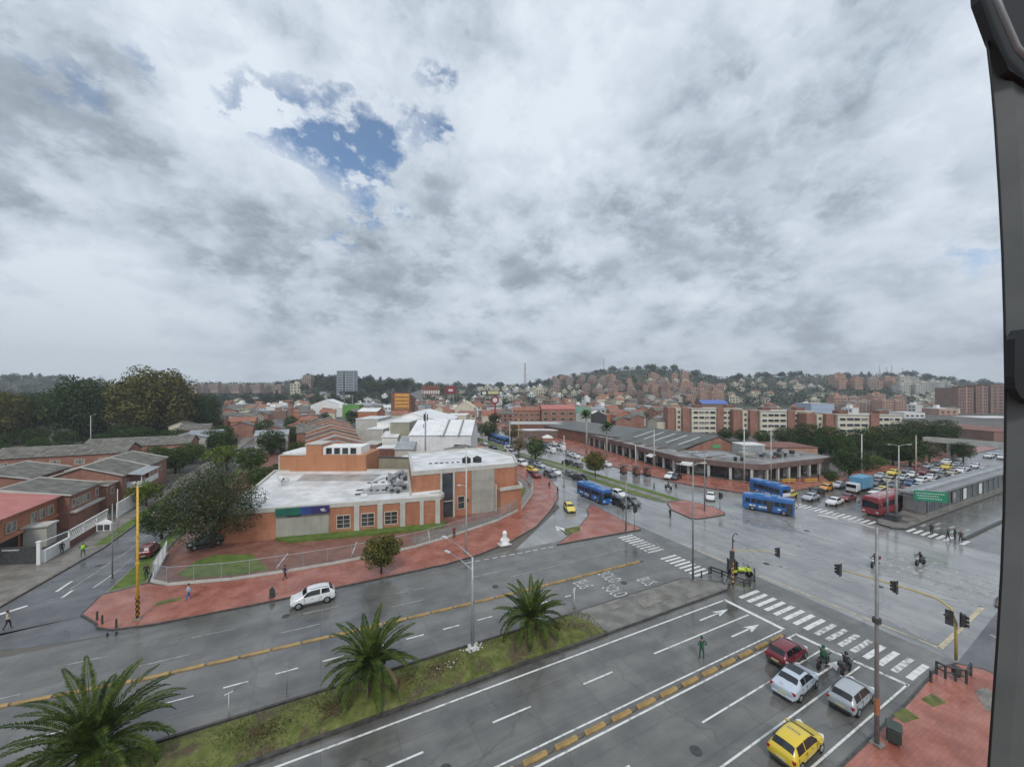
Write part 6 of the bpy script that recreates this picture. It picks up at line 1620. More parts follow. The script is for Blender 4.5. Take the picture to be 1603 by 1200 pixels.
# works barriers: orange-yellow barrier frames beside the blue bus
for i, (px, py, rz, lb) in enumerate(((1180, 770, .3, 'leftmost orange works barrier left of the blue buses'), (1200, 773, -.2, 'second orange works barrier, just left of the blue buses'), (1235, 757, .1, 'long yellow works barrier before the arcade corner, left'), (1270, 757, .1, 'long yellow works barrier before the arcade corner, middle'), (1300, 762, -.3, 'long yellow works barrier before the arcade corner, right'))):
    t = thing('works_barrier', lb, 'barrier', W(px, py) + (.13,), FACE + rz, 'orange and yellow works barriers by the arcade'); L = 3.4
    m = MB(); [m.rbox(0, 0, z, L, .05, .18) for z in (.55, .95)]; part('boards', m, 'pole_yellow' if i != 1 else 'orange_render', t)
    m = MB(); [m.cyl((s * L * .4, d * .25, 0), (s * L * .4, 0, 1.05), .035, n=6) for s in (-1, 1) for d in (-1, 1)]; part('legs', m, 'pole_yellow', t)

# ================================================================== VEHICLES
# stations: (x, z_bottom, z_belt, z_top, half width, half roof width); front is +x
SHAPES = {
 'hatch': dict(W=.80, st=[(-1.88, .42, .70, .74, .86, .80), (-1.84, .24, .82, .90, .96, .82), (-1.74, .20, .90, 1.02, 1.0, .80), (-1.40, .19, .90, 1.41, 1.0, .71), (-.6, .19, .89, 1.47, 1.0, .72), (.05, .19, .88, 1.45, 1.0, .72), (.42, .19, .87, 1.36, 1.0, .72), (1.02, .20, .86, .94, .99, .84), (1.55, .22, .78, .82, .96, .80), (1.82, .26, .66, .70, .88, .74), (1.90, .40, .52, .56, .78, .68)], g=(2, 3, 6, 7), wheels=(-1.18, 1.22)),
 'sedan': dict(W=.84, st=[(-2.18, .42, .72, .76, .86, .76), (-2.13, .25, .86, .92, .95, .80), (-1.90, .21, .93, .97, .99, .82), (-1.50, .20, .93, 1.00, 1.0, .84), (-.95, .20, .92, 1.38, 1.0, .70), (-.35, .20, .91, 1.44, 1.0, .71), (.2, .20, .90, 1.42, 1.0, .71), (.48, .20, .89, 1.34, 1.0, .72), (1.14, .20, .87, .94, .99, .84), (1.75, .22, .80, .84, .96, .80), (2.06, .26, .68, .72, .88, .74), (2.16, .40, .54, .58, .76, .66)], g=(3, 4, 7, 8), wheels=(-1.32, 1.35)),
 'suv': dict(W=.88, st=[(-2.08, .48, .82, .88, .88, .80), (-2.04, .32, .98, 1.06, .96, .84), (-1.90, .28, 1.04, 1.14, 1.0, .82), (-1.55, .27, 1.04, 1.58, 1.0, .74), (-.7, .27, 1.03, 1.66, 1.0, .75), (.2, .27, 1.02, 1.64, 1.0, .75), (.50, .27, 1.01, 1.55, 1.0, .76), (1.08, .28, 1.00, 1.08, .99, .86), (1.65, .30, .94, .98, .97, .84), (1.98, .34, .80, .84, .90, .78), (2.08, .48, .64, .68, .80, .70)], g=(2, 3, 6, 7), wheels=(-1.28, 1.30)),
 'van': dict(W=.92, st=[(-2.35, .50, .9, 1.0, .92, .86), (-2.32, .34, 1.10, 1.9, .98, .86), (-2.2, .30, 1.12, 2.02, 1.0, .86), (-1.0, .30, 1.12, 2.06, 1.0, .86), (.5, .30, 1.12, 2.04, 1.0, .86), (1.1, .30, 1.12, 1.94, 1.0, .84), (1.75, .31, 1.10, 1.22, .98, .86), (2.15, .36, .98, 1.04, .94, .84), (2.32, .48, .7, .76, .84, .74)], g=(2, 3, 5, 6), wheels=(-1.45, 1.45)),
}


def car_body(kind):
    S_ = SHAPES[kind]; W_ = S_['W']; st = S_['st']; rings = []
    for (x, zb, zbelt, zt, hw, hr) in st:
        w_ = W_ * hw; r = W_ * hr
        half = [(.0, zb), (w_ * .80, zb), (w_ * .97, zb + .10), (w_, zb + (zbelt - zb) * .55), (w_ * .955, zbelt), (r, zt - .05 if zt - zbelt > .2 else zt - .01), (r * .80, zt), (0, zt + .015)]
        ring = [(x, y, z) for y, z in half] + [(x, -y, z) for y, z in half[-2:0:-1]]
        rings.append(ring)
    return rings


def car_meshes(kind, paint, detail=True):
    S_ = SHAPES[kind]; rings = car_body(kind); n = len(rings[0]); m = MB()
    for r in rings: m.v.extend(r)
    for k in range(len(rings) - 1):
        for i in range(n): m.f.append((k * n + i, k * n + (i + 1) % n, (k + 1) * n + (i + 1) % n, (k + 1) * n + i)); m.m.append(0)
    m.f.append(tuple(range(n - 1, -1, -1))); m.m.append(0); m.f.append(tuple((len(rings) - 1) * n + i for i in range(n))); m.m.append(0)
    m.f = [f[::-1] for f in m.f]
    body = m
    def quad(mb, a, b, c, d, ins=.10, off=.012, th=.02):
        P = [Vector(p) for p in (a, b, c, d)]; ce = sum(P, Vector()) / 4; nn_ = (P[2] - P[0]).cross(P[3] - P[1]).normalized()
        if nn_.dot(ce - Vector((0, 0, .6))) < 0: nn_ = -nn_
        Q_ = [p + (ce - p).normalized() * min((ce - p).length * ins, .07) for p in P]
        vs = [q + nn_ * off for q in Q_] + [q - nn_ * th for q in Q_]
        mb.add(vs, [(0, 1, 2, 3), (7, 6, 5, 4), (0, 4, 5, 1), (1, 5, 6, 2), (2, 6, 7, 3), (3, 7, 4, 0)])
    b0, b1, f0, f1 = S_['g']; R_ = rings
    def patch(mb, cols, off=.022):
        # cols: list of (top point, bottom point); glass skin 2 cm proud of the body, with its own edge
        k = len(cols); ce = sum((Vector(a) + Vector(b) for a, b in cols), Vector()) / (2 * k)
        nn_ = (Vector(cols[-1][0]) - Vector(cols[0][1])).cross(Vector(cols[-1][1]) - Vector(cols[0][0])).normalized()
        if nn_.dot(ce - Vector((0, 0, .7))) < 0: nn_ = -nn_
        o = len(mb.v)
        for a, b in cols: mb.v += [tuple(Vector(a) + nn_ * off), tuple(Vector(b) + nn_ * off), tuple(Vector(a) - nn_ * .06), tuple(Vector(b) - nn_ * .06)]
        for i in range(k - 1):
            j, l = o + 4 * i, o + 4 * i + 4
            for f in ((j, l, l + 1, j + 1), (j, j + 2, l + 2, l), (j + 1, l + 1, l + 3, j + 3)): mb.f.append(f); mb.m.append(0)
        for j in (o, o + 4 * k - 4): mb.f.append((j, j + 1, j + 3, j + 2)); mb.m.append(0)
    def lerp(a, b, t): return tuple(a[i] + (b[i] - a[i]) * t for i in range(3))
    out = {}
    for nm, kt, kb in (('windscreen', f0, f1), ('rear_window', b1, b0)):
        cols = []
        for i in range(5, n - 4):
            a, b = lerp(R_[kt][i], R_[kb][i], .10), lerp(R_[kt][i], R_[kb][i], .86)
            a = (a[0], a[1] * .93, a[2]); b = (b[0], b[1] * .90, b[2]); cols.append((a, b))
        m2 = MB(); patch(m2, cols); out[nm] = m2
    sides = []
    for (t5, t4) in ((5, 4), (n - 5, n - 4)):
        sm = MB(); ks = list(range(b1, f0 + 1)); mid = ks[len(ks) // 2 - (1 if len(ks) > 3 else 0)]
        def col(k, x=None):
            a, b = R_[k][t5], R_[k][t4]; return lerp(a, b, .10), lerp(a, b, .86)
        rear = [col(k) for k in ks if k <= mid]; frt = [col(k) for k in ks if k >= mid]
        if len(rear) > 1:
            rear[-1] = tuple(lerp(rear[-1][q], rear[-2][q], .09) for q in (0, 1)); rear[0] = (lerp(rear[0][0], rear[1][0], .10), lerp(rear[0][1], rear[1][1], .02)); patch(sm, rear)
        frt[0] = tuple(lerp(frt[0][q], frt[1][q], .07) for q in (0, 1))
        a, b = R_[f0][t5], R_[f0][t4]; c = R_[f1][t4]
        frt.append((lerp(lerp(a, b, .86), lerp(a, c, .62), .93), lerp(b, c, .52))); frt[-1] = (frt[-1][0], (frt[-1][1][0], frt[-1][1][1], frt[-2][1][2]))
        patch(sm, frt); sides.append(sm)
    out['sides'] = sides
    return body, out, S_, rings


def make_car(kind, paint, label, group=None, extra=None, detail=2):
    body, gl, S_, rings = car_meshes(kind, paint); W_ = S_['W']
    name = {'hatch': 'hatchback_car', 'sedan': 'sedan_car', 'suv': 'suv_car', 'van': 'van'}[kind]
    t = thing(name, label, 'van' if kind == 'van' else 'car', (0, 0, 0), 0, group)
    link('body', subdivided(body.mesh('body', M(PAINT.get(paint, paint)))), t)
    part('windscreen', gl['windscreen'], 'car_glass', t); part('rear_window', gl['rear_window'], 'car_glass', t)
    for s in gl['sides']: part('side_window', s, 'car_glass', t)
    x0, x1 = rings[0][0][0], rings[-1][0][0]; wr = .31 if kind != 'suv' else .35
    zb = S_['st'][1][2]; zf = S_['st'][-2][2]
    for s in (-1, 1):
        for wx in S_['wheels']:
            m = MB(); y0 = s * (W_ - .19); y1 = s * (W_ + .012)
            m.cyl((wx, y0, wr), (wx, y1, wr), wr, wr, 18); wh = part('wheel', m, 'rubber', t, True)
            if detail > 1: m = MB(); m.cyl((wx, y1 - s * .01, wr), (wx, y1 + s * .012, wr), wr * .62, wr * .55, 12); link('rim', m.mesh('rim', M('rim')), wh)
        if detail > 0:
            m = MB(); k = S_['st'][-3]; m.rbox(k[0] + .10, s * W_ * .70, k[2] - .10, .28, .30, .14, -s * .5); part('headlight', m, 'headlight', t)
            k = S_['st'][1]; m = MB(); m.rbox(k[0] + .02, s * W_ * .80, k[2] - .06, .10, .26, .17, s * .25); part('tail_light', m, 'taillight', t)
            if detail > 1: m = MB(); gz = S_['st'][S_['g'][3]]; m.rbox(gz[0] - .20, s * (W_ + .09), gz[2] + .06, .10, .18, .12); part('mirror', m, PAINT.get(paint, paint), t)
    if detail > 1:
        st = S_['st']; xm = (st[S_['g'][1]][0] + st[S_['g'][2]][0]) / 2
        for s in (-1, 1):
            for xx in (xm, st[S_['g'][2]][0] + .25, st[S_['g'][1]][0] - .02): part('door_seam', MB().box(xx - .008, s * W_ * .955 - .012, .32, xx + .008, s * W_ * 1.0 + .002, .86), 'black', t)
            for xx in (xm - .16, xm + .62): part('door_handle', MB().box(xx - .09, s * W_ * .975 - .01, .80, xx + .06, s * W_ * 1.01 + .006, .825), 'near_black', t)
            part('sill', MB().box(S_['wheels'][0] + .34, s * W_ * .97 - .04, .20, S_['wheels'][1] - .34, s * W_ * .985 + .004, .29), 'near_black', t)
        part('wiper', MB().tube([(x0 + .13, .0, S_['st'][1][3] + .10), (x0 + .2, .25, S_['st'][1][3] + .16)], .012, 4), 'black', t)
    if detail > 0:
        m = MB(); k = S_['st'][0]; m.box(k[0] - .03, -.26, .5, k[0] + .02, .26, .62); part('number_plate', m, 'plate', t)
        m = MB(); m.box(x1 - .10, -W_ * .5, .36, x1 + .015, W_ * .5, .50); m.bbox(x0 - .04, -W_ * .82, .30, x0 + .10, W_ * .82, .46, .03); part('bumper', m, 'near_black' if kind in ('suv', 'hatch') else PAINT.get(paint, paint), t)
    if extra: extra(t, S_)
    return t


AV = 0.0     # heading +u
def heading(a, b): return math.atan2(b[1] - a[1], b[0] - a[0])


def place(t, xy, rz, z=.012): t.location = (xy[0], xy[1], z); t.rotation_euler = (0, 0, rz); return t


def taxi_extra(t, S_):
    m = MB()
    for k in range(6): m.rbox(-.35, -.30 + k * .12, 1.478, .17, .06, .012)
    part('roof_code', m, 'pole_grey', t)


def sunroof(t, S_): m = MB(); m.rbox(-.1, 0, 1.462, .8, .95, .02); part('sunroof', m, 'car_glass', t)
def rails(t, S_):
    m = MB()
    for s in (-1, 1): m.tube([(-1.4, s * .58, 1.62), (-.7, s * .60, 1.72), (.3, s * .60, 1.70)], .022, 5)
    part('roof_rails', m, 'near_black', t)


c = make_car('hatch', 'maroon', 'dark red hatchback waiting beside the lane divider, nearest the zebra crossing'); place(c, (34.2, 18.0), R(3))
c = make_car('sedan', 'pale_silver', 'silver car with a black sunroof panel, between the red hatchback and the yellow taxi', extra=sunroof); place(c, (31.4, 15.95), R(5)); c.scale = (.95, 1, 1)
c = make_car('hatch', 'silver', 'small silver hatchback right of the sunroof car, close to the thick grey pole'); place(c, (33.5, 13.45), R(3))
c = make_car('hatch', 'taxi', 'yellow taxi hatchback with a code on its roof, lowest car in the picture', extra=taxi_extra); place(c, (25.9, 13.1), R(3))
c = make_car('suv', 'white', 'white compact suv with roof rails driving left along the far kerb', extra=rails); place(c, (-.7, 44.7), R(183))
c = make_car('hatch', 'yellow', 'pale yellow hatchback turning alone beside the triangular red island'); place(c, (40.6, 57.8), R(-112))
c = make_car('sedan', 'white', 'white sedan crossing behind the small red corner island'); place(c, (70.3, 51.2), R(-145))
c = make_car('suv', 'maroon', 'dark red car with a pale roof parked in the side street by the big tree'); place(c, W(233, 868), R(90)); c.scale = (.9, .9, .95)
c = make_car('suv', 'black', 'black car parked inside the fence behind the big dark tree'); place(c, W(322, 856), R(200), .13)
c = make_car('hatch', 'grey', 'grey car at the far left end of the side street'); place(c, (-25.6, 88), R(90))

# queue facing the junction on the far avenue: nearest row is described one by one
front = [('hatch', 'taxi', (86.0, 44.9), 'yellow taxi at the head of the far queue, next to the blue bus', 183), ('sedan', 'silver', (87.8, 41.9), 'silver sedan at the head of the far queue, right of the yellow taxi', 183), ('sedan', 'white', (88.4, 38.2), 'white sedan at the head of the far queue, in the middle of the crossing', 183),
         ('sedan', 'black', (93.6, 43.6), 'black sedan behind the silver one in the far queue', 181), ('sedan', 'maroon', (93.8, 38.4), 'dark red sedan behind the white one in the far queue', 181), ('van', 'white', (97.5, 35.6), 'white van beside the red bus in the far queue', 180),
         ('hatch', 'orange', (99.2, 44.4), 'orange-yellow taxi in the third row of the far queue', 181), ('suv', 'beige', (103.5, 37.2), 'pale green-beige van-like car behind the white van in the far queue', 181)]
for kd, pt, xy, lb, a in front: place(make_car(kd, pt, lb, 'cars queueing on the far avenue', detail=1), xy, R(a))
protos = {}
def car_copy(kind, paint, xy, rz, label, group, z=.012):
    k = (kind, paint)
    if k not in protos: t = make_car(kind, paint, label, group, detail=1); protos[k] = t; place(t, xy, rz, z); t['label'] = label; return t
    return dup(protos[k], (xy[0], xy[1], z), rz, label, group)
rr = random.Random(21)
pal = ['white', 'silver', 'white', 'grey', 'black', 'white', 'silver', 'maroon', 'blue', 'beige', 'grey', 'silver', 'white', 'grey', 'black', 'silver']
cname = dict(white='white', silver='silver', grey='grey', black='black', maroon='dark red', blue='dark blue', beige='beige', taxi='yellow', red='red', yellow='pale yellow', orange='orange')
for li, v in enumerate((44.2, 41.2, 38.1, 35.0)):
    u = 104 + rr.uniform(0, 4) if li != 3 else 110
    while u < 168:
        kd = rr.choice(['sedan', 'hatch', 'suv', 'sedan']); pt = 'taxi' if rr.random() < .06 else rr.choice(pal)
        car_copy(kd, pt, (u, v + rr.uniform(-.25, .25)), PI + rr.uniform(-.03, .03), '%s %s among the small cars queueing beyond the junction' % (cname[pt], {'sedan': 'saloon', 'hatch': 'hatchback', 'suv': 'tall car'}[kd]), 'small %s %s cars in the far queue' % (cname[pt], kd))
        u += rr.uniform(5.6, 7.5)
# traffic on the north street
ns = [('suv', 'white', 968, 778, -90, 'white suv waiting right of the blue bus on the north street'), ('suv', 'black', 972, 792, -90, 'black suv between the blue bus and the grass, nearest the junction'), ('sedan', 'grey', 988, 788, -92, 'dark grey car right of the black suv'),
      ('suv', 'black', 908, 752, -80, 'black car behind the blue bus in the inner lane'), ('sedan', 'grey', 892, 745, -84, 'dark car beside the grass median, behind the blue bus'), ('sedan', 'white', 868, 742, -86, 'white car in the queue left of the dark ones'),
      ('suv', 'grey', 861, 746, -88, 'dark grey suv left of the white queueing car'), ('hatch', 'taxi', 833, 738, -80, 'yellow taxi close to the red pavement on the north street'), ('suv', 'maroon', 836, 747, -80, 'dark red car in front of the yellow taxi at the pavement'), ('sedan', 'silver', 845, 731, -86, 'silver grey car behind the queue'),
      ('sedan', 'grey', 836, 727, -86, 'grey car in the inner lane farther back'), ('van', 'white', 816, 729, -86, 'white van near the corner of the tall block'), ('van', 'white', 802, 712, -86, 'white van seen just over the tall block parapet'), ('van', 'white', 797, 706, -88, 'second white van over the tall block parapet'),
      ('sedan', 'black', 772, 702, -88, 'black car far up the north street'), ('sedan', 'silver', 758, 696, -88, 'silver car far up the north street'), ('suv', 'black', 888, 727, 90, 'black car driving away on the right side of the grass median'), ('hatch', 'grey', 904, 731, 90, 'small grey car behind the black one right of the median'),
      ('sedan', 'white', 948, 729, 85, 'white car parked at the arcade kerb beside the small round tree'), ('hatch', 'yellow', 918, 722, 85, 'pale yellow car at the arcade kerb'), ('sedan', 'white', 900, 716, 85, 'white car parked in the row at the arcade, right of two'), ('sedan', 'silver', 889, 712, 85, 'silver car in the row parked at the arcade'),
      ('van', 'white', 862, 708, 90, 'white box van driving away among the stalls'), ('van', 'white', 878, 704, 85, 'white van with dark windows parked at the stalls'), ('suv', 'white', 866, 697, 85, 'white car at the far stalls'), ('sedan', 'beige', 880, 696, 85, 'beige car near the market tent'), ('suv', 'blue', 850, 700, 90, 'dark blue car near the far stalls'),
      ('suv', 'white', 1049, 749, -160, 'white car parked on the arcade pavement edge, left of the two'), ('sedan', 'black', 1058, 750, -160, 'black and white car parked on the arcade pavement edge, right of the two'), ('suv', 'black', 745, 690, -88, 'dark car at the bend of the north street'), ('sedan', 'white', 770, 686, -88, 'small white car at the bend of the north street')]
for kd, pt, px, py, a, lb in ns: car_copy(kd, pt, W(px, py), R(a), lb, 'cars on the north street')
# far vehicles at the end of the avenue and the side street
for i, (px, py, pt) in enumerate(((1560, 712, 'silver'), (1548, 716, 'white'), (1569, 718, 'white'), (440, 640, 'white'), (1500, 735, 'grey'))):
    car_copy('van' if i in (3,) else 'sedan', pt, W(px, py), R(180 if i != 3 else 90), ['silver car near the footbridge', 'white car near the footbridge', 'white car close to the window frame near the footbridge', 'white van at the far end of the side street', 'grey car on the empty far avenue'][i], 'cars far away')


# ---- buses
def make_bus(label, L, Wd, H, paint, name='bus', rows=7, dest=True, marks='blue', roof=None):
    t = thing(name, label, 'bus', (0, 0, 0)); w_ = Wd / 2
    m = MB(); ys = [(-w_ * .94, .32), (-w_, .5), (-w_, H * .80), (-w_ * .93, H * .95), (-w_ * .74, H), (w_ * .74, H), (w_ * .93, H * .95), (w_, H * .80), (w_, .5), (w_ * .94, .32)]
    xs = [(-L / 2, .93, .05), (-L / 2 + .12, 1, 0), (L / 2 - .55, 1, 0), (L / 2 - .12, .985, .0), (L / 2, .93, .10)]
    n = len(ys)
    for x, k, dz_ in xs:
        for y, z in ys: m.v.append((x - (.22 * max(0, (z - H * .45)) / H if x > L / 2 - .3 else 0), y * k, z if z < 1 else z - dz_))
    for k in range(4):
        for i in range(n): m.f.append((k * n + i, (k + 1) * n + i, (k + 1) * n + (i + 1) % n, k * n + (i + 1) % n)); m.m.append(0)
    m.f.append(tuple(range(n))); m.m.append(0); m.f.append(tuple(4 * n + i for i in range(n - 1, -1, -1))); m.m.append(0)
    m.f = [f[::-1] for f in m.f]
    part('body', m, paint, t, False)
    gap = (L - 1.6) / rows
    for s in (-1, 1):
        for i in range(rows):
            x0 = -L / 2 + .5 + i * gap
            m = MB(); m.box(x0, s * w_ - .02, H * .50, x0 + gap - .14, s * w_ + .02, H * .77); part('side_window', m, 'car_glass', t)
        if s == -1:
            for x in (L / 2 - 1.15, -.1):
                m = MB(); m.box(x, s * w_ - .03, .40, x + .85, s * w_ + .03, H * .78); part('door', m, 'near_black', t)
        for wx in (-L * .30, L * .30):
            m = MB(); m.cyl((wx, s * (w_ - .3), .46), (wx, s * (w_ + .015), .46), .46, .46, 18); wh = part('wheel', m, 'rubber', t, True)
            m = MB(); m.cyl((wx, s * (w_ + .01), .46), (wx, s * (w_ + .03), .46), .26, .2, 12); link('rim', m.mesh('rim', M('rim')), wh)
        m = MB(); m.rbox(L / 2 - .02, s * w_ * .72, .78, .10, .34, .22); part('headlight', m, 'headlight', t)
        m = MB(); m.rbox(-L / 2 + .0, s * w_ * .78, .95, .08, .22, .4); part('tail_light', m, 'taillight', t)
        m = MB(); m.tube([(L / 2 - .1, s * w_, H * .78), (L / 2 + .3, s * (w_ + .18), H * .72)], .03, 5); m.rbox(L / 2 + .3, s * (w_ + .18), H * .62, .10, .2, .42); part('mirror', m, 'near_black', t)
    m = MB(); m.rbox(L / 2 - .075, 0, H * .60, .06, Wd * .86, H * .36, 0, 0, 0, -.075); part('windscreen', m, 'car_glass', t)
    m = MB(); m.rbox(-L / 2 + .0, 0, H * .64, .05, Wd * .76, H * .26); part('rear_window', m, 'car_glass', t)
    if dest: m = MB(); m.rbox(L / 2 - .14, 0, H * .86, .08, Wd * .6, .26, 0, 0, 0, -.075); part('destination_board', m, 'near_black', t)
    if marks == 'blue':
        for s in (-1, 1):
            m = MB()
            for k, (x, ln, z, hh_) in enumerate(((-L * .33, .5, 1.0, .3), (-L * .26, .35, 1.0, .3), (-L * .14, .5, .95, .34), (-L * .08, .3, .95, .34), (-L * .03, .3, .95, .34), (.06 * L, .2, .95, .34), (L * .22, .5, .98, .26))): m.rbox(x, s * (w_ + .012), z, ln, .02, hh_)
            part('livery_mark', m, 'frame_white', t)
        m = MB(); m.bbox(-L * .3, -.7, H, -L * .08, .7, H + .16, .05); m.bbox(L * .05, -.5, H, L * .18, .5, H + .12, .05); part('roof_unit', m, mat('roof_blue', (.05, .20, .42), rough=.4) if 'roof_blue' not in MT else 'roof_blue', t)
    return t


b1_ = make_bus('blue city bus turning across the middle of the junction', 7.8, 2.3, 2.9, 'bus_blue'); place(b1_, (72.4, 41.2), heading((70.6, 45.2), (73.9, 37.2)))
b2_ = make_bus('blue city bus heading up to the junction in the queue of the north street', 8.6, 2.3, 2.9, 'bus_blue', rows=6); place(b2_, (49.2, 61.6), R(-91))
b3_ = make_bus('blue city bus with a white-framed rear window, behind the turning bus', 7.6, 2.4, 3.1, 'bus_blue', rows=5); place(b3_, (82.6, 46.9), R(78))
m = MB(); m.box(-3.88, -.95, 1.1, -3.83, .95, 1.75); part('white_panel', m, 'frame_white', b3_)
b4_ = make_bus('red transit bus with white lettering on its roof, left of the station', 12.5, 2.55, 3.3, 'bus_red', rows=9, marks='none'); place(b4_, (92.2, 31.9), R(180), .02)
o = lettering('roof_code', 'U1004', 1.5, .01, 'frame_white', b4_, (1.6, 0, 3.32), Euler((0, 0, R(180))), (1.5, 1.0, 1))
for px, py, a, lb in ((787, 694, -88, 'dark blue bus far up the north street, in front'), (775, 690, -88, 'dark blue bus far up the north street, behind the other')):
    o = dup(b2_, W(px, py) + (.012,), R(a), lb)
# blue box truck
t = thing('box_truck', 'pale blue box truck in the far queue, behind the white van', 'truck', (104, 40.6, .012), R(180))
m = MB(); m.bbox(-3.6, -1.15, .9, 1.4, 1.15, 3.3, .04); part('cargo_box', m, 'truck_blue', t)
m = MB(); m.bbox(1.5, -1.0, .45, 3.2, 1.0, 2.2, .15); part('cab', m, PAINT['white'], t)
m = MB(); m.rbox(3.18, 0, 1.6, .06, 1.7, .7); part('windscreen', m, 'car_glass', t)
m = MB(); m.box(-3.6, -.5, .5, 3, .5, .9); part('chassis', m, 'near_black', t)
for x in (-2.3, 2.3):
    for s in (-1, 1): m = MB(); m.cyl((x, s * .8, .42), (x, s * 1.08, .42), .42, n=14); part('wheel', m, 'rubber', t, True)


# ================================================================== PEOPLE
def human(name, label, xy, z, rz, pose, shirt, trousers, hair='hair', skin='skin', h=1.72, helmet=None, group=None, hold=None, vest=None, hat=None):
    """pose: dict of joint offsets in metres for a 1.72 m figure"""
    s = h / 1.72
    J = dict(pelvis=(0, 0, .93), spine=(0, 0, 1.12), chest=(0, 0, 1.34), neck=(0, 0, 1.49), head=(0.02, 0, 1.62), crown=(0.01, 0, 1.69),
             ls=(0, .17, 1.42), le=(-.03, .23, 1.14), lw=(.04, .24, .90), rs=(0, -.17, 1.42), re=(-.03, -.23, 1.14), rw=(.04, -.24, .90),
             lh=(0, .09, .90), lk=(.02, .10, .50), la=(-.02, .10, .09), lt=(.13, .11, .03), rh=(0, -.09, .90), rk=(.02, -.10, .50), ra=(-.02, -.10, .09), rt=(.13, -.11, .03))
    J.update(pose)
    rad = dict(pelvis=(.155, .11), spine=(.145, .10), chest=(.17, .11), neck=(.055, .055), head=(.085, .10), crown=(.06, .07), ls=(.07, .07), le=(.048, .048), lw=(.032, .032), rs=(.07, .07), re=(.048, .048), rw=(.032, .032),
               lh=(.095, .095), lk=(.062, .062), la=(.042, .042), lt=(.032, .03), rh=(.095, .095), rk=(.062, .062), ra=(.042, .042), rt=(.032, .03))
    keys = list(J); E_ = [('pelvis', 'spine'), ('spine', 'chest'), ('chest', 'neck'), ('neck', 'head'), ('head', 'crown'), ('chest', 'ls'), ('ls', 'le'), ('le', 'lw'), ('chest', 'rs'), ('rs', 're'), ('re', 'rw'),
                          ('pelvis', 'lh'), ('lh', 'lk'), ('lk', 'la'), ('la', 'lt'), ('pelvis', 'rh'), ('rh', 'rk'), ('rk', 'ra'), ('ra', 'rt')]
    me = bpy.data.meshes.new('skeleton'); me.from_pydata([tuple(c * s for c in J[k]) for k in keys], [(keys.index(a), keys.index(b)) for a, b in E_], []); me.update()
    o = bpy.data.objects.new('skeleton', me); COL.objects.link(o)
    md = o.modifiers.new('skin', 'SKIN'); md.use_smooth_shade = True; md.branch_smoothing = .3
    sv = me.skin_vertices[0].data
    for i, k in enumerate(keys): sv[i].radius = (rad[k][0] * s, rad[k][1] * s); sv[i].use_root = (k == 'pelvis')
    sb = o.modifiers.new('sub', 'SUBSURF'); sb.levels = 1; sb.render_levels = 1
    dg = bpy.context.evaluated_depsgraph_get(); dg.update()
    bm_ = bpy.data.meshes.new_from_object(o.evaluated_get(dg)); bpy.data.objects.remove(o)
    m = MB(); m.v = [tuple(v.co) for v in bm_.vertices]; m.f = [tuple(p.vertices) for p in bm_.polygons]; m.m = []
    seg = [(Vector(J[a]) * s, Vector(J[b]) * s, a, b) for a, b in E_]
    for f in m.f:
        c = sum((Vector(m.v[i]) for i in f), Vector()) / len(f); best = (9, '')
        for A_, B_, a, b in seg:
            d = B_ - A_; t = max(0, min(1, (c - A_).dot(d) / d.length_squared)); dist = (c - A_ - d * t).length - rad[b][0] * s * .6
            if dist < best[0]: best = (dist, b, t)
        b, t = best[1], best[2]
        mi = {'spine': 1, 'chest': 1, 'neck': 1 if t < .6 else 0, 'head': 0, 'crown': 0, 'ls': 1, 'rs': 1, 'le': 1, 're': 1, 'lw': 1 if t < .8 else 0, 'rw': 1 if t < .8 else 0, 'lh': 2, 'rh': 2, 'lk': 2, 'rk': 2, 'la': 2, 'ra': 2, 'lt': 3, 'rt': 3}[b]
        if b == 'spine' and t < .15: mi = 2
        m.m.append(mi)
    # hands: palm, four fingers of unequal length and a thumb
    for w_, e_ in (('lw', 'le'), ('rw', 're')):
        A_ = Vector(J[w_]) * s; d = (A_ - Vector(J[e_]) * s).normalized(); sd_ = d.cross(Vector((0, 0, 1)))
        sd_ = sd_.normalized() if sd_.length > .2 else Vector((1, 0, 0)); up = sd_.cross(d)
        P_ = A_ + d * .045 * s
        m.tube([A_ - d * .02 * s, P_, P_ + d * .04 * s], [.028 * s, .036 * s, .030 * s], 6, 0)
        for q, ln in ((-1.5, .062), (-.5, .075), (.5, .070), (1.5, .052)):
            b0 = P_ + d * .035 * s + sd_ * q * .017 * s; m.tube([b0, b0 + d * ln * .55 * s, b0 + d * ln * .85 * s - up * .022 * s], [.0095 * s, .009 * s, .007 * s], 5, 0)
        b0 = P_ - sd_ * .03 * s; m.tube([b0, b0 - sd_ * .03 * s + d * .025 * s, b0 - sd_ * .034 * s + d * .055 * s], [.011 * s, .010 * s, .008 * s], 5, 0)
    hd = Vector(J['head']) * s
    m.ball((hd.x, hd.y, hd.z + .012 * s), .092 * s, .078 * s, .118 * s, 12, 9, 0)
    m.add([(hd.x + .085 * s, hd.y - .014 * s, hd.z - .01), (hd.x + .085 * s, hd.y + .014 * s, hd.z - .01), (hd.x + .112 * s, hd.y, hd.z - .012), (hd.x + .088 * s, hd.y, hd.z + .035 * s)], [(0, 1, 2), (0, 2, 3), (1, 3, 2)], 0)
    for sy in (-1, 1): m.ball((hd.x + .080 * s, hd.y + sy * .03 * s, hd.z + .018 * s), .012 * s, .013 * s, .008 * s, 6, 4, 4); m.ball((hd.x, hd.y + sy * .08 * s, hd.z), .018 * s, .010 * s, .028 * s, 6, 4, 0)
    m.rbox(hd.x + .086 * s, hd.y, hd.z - .045 * s, .012 * s, .045 * s, .010 * s, mi=4)
    t = thing('person', label, 'person', (xy[0], xy[1], z), rz, group)
    part('body', m, [skin, shirt, trousers, 'near_black', 'black'], t, True)
    m = MB()
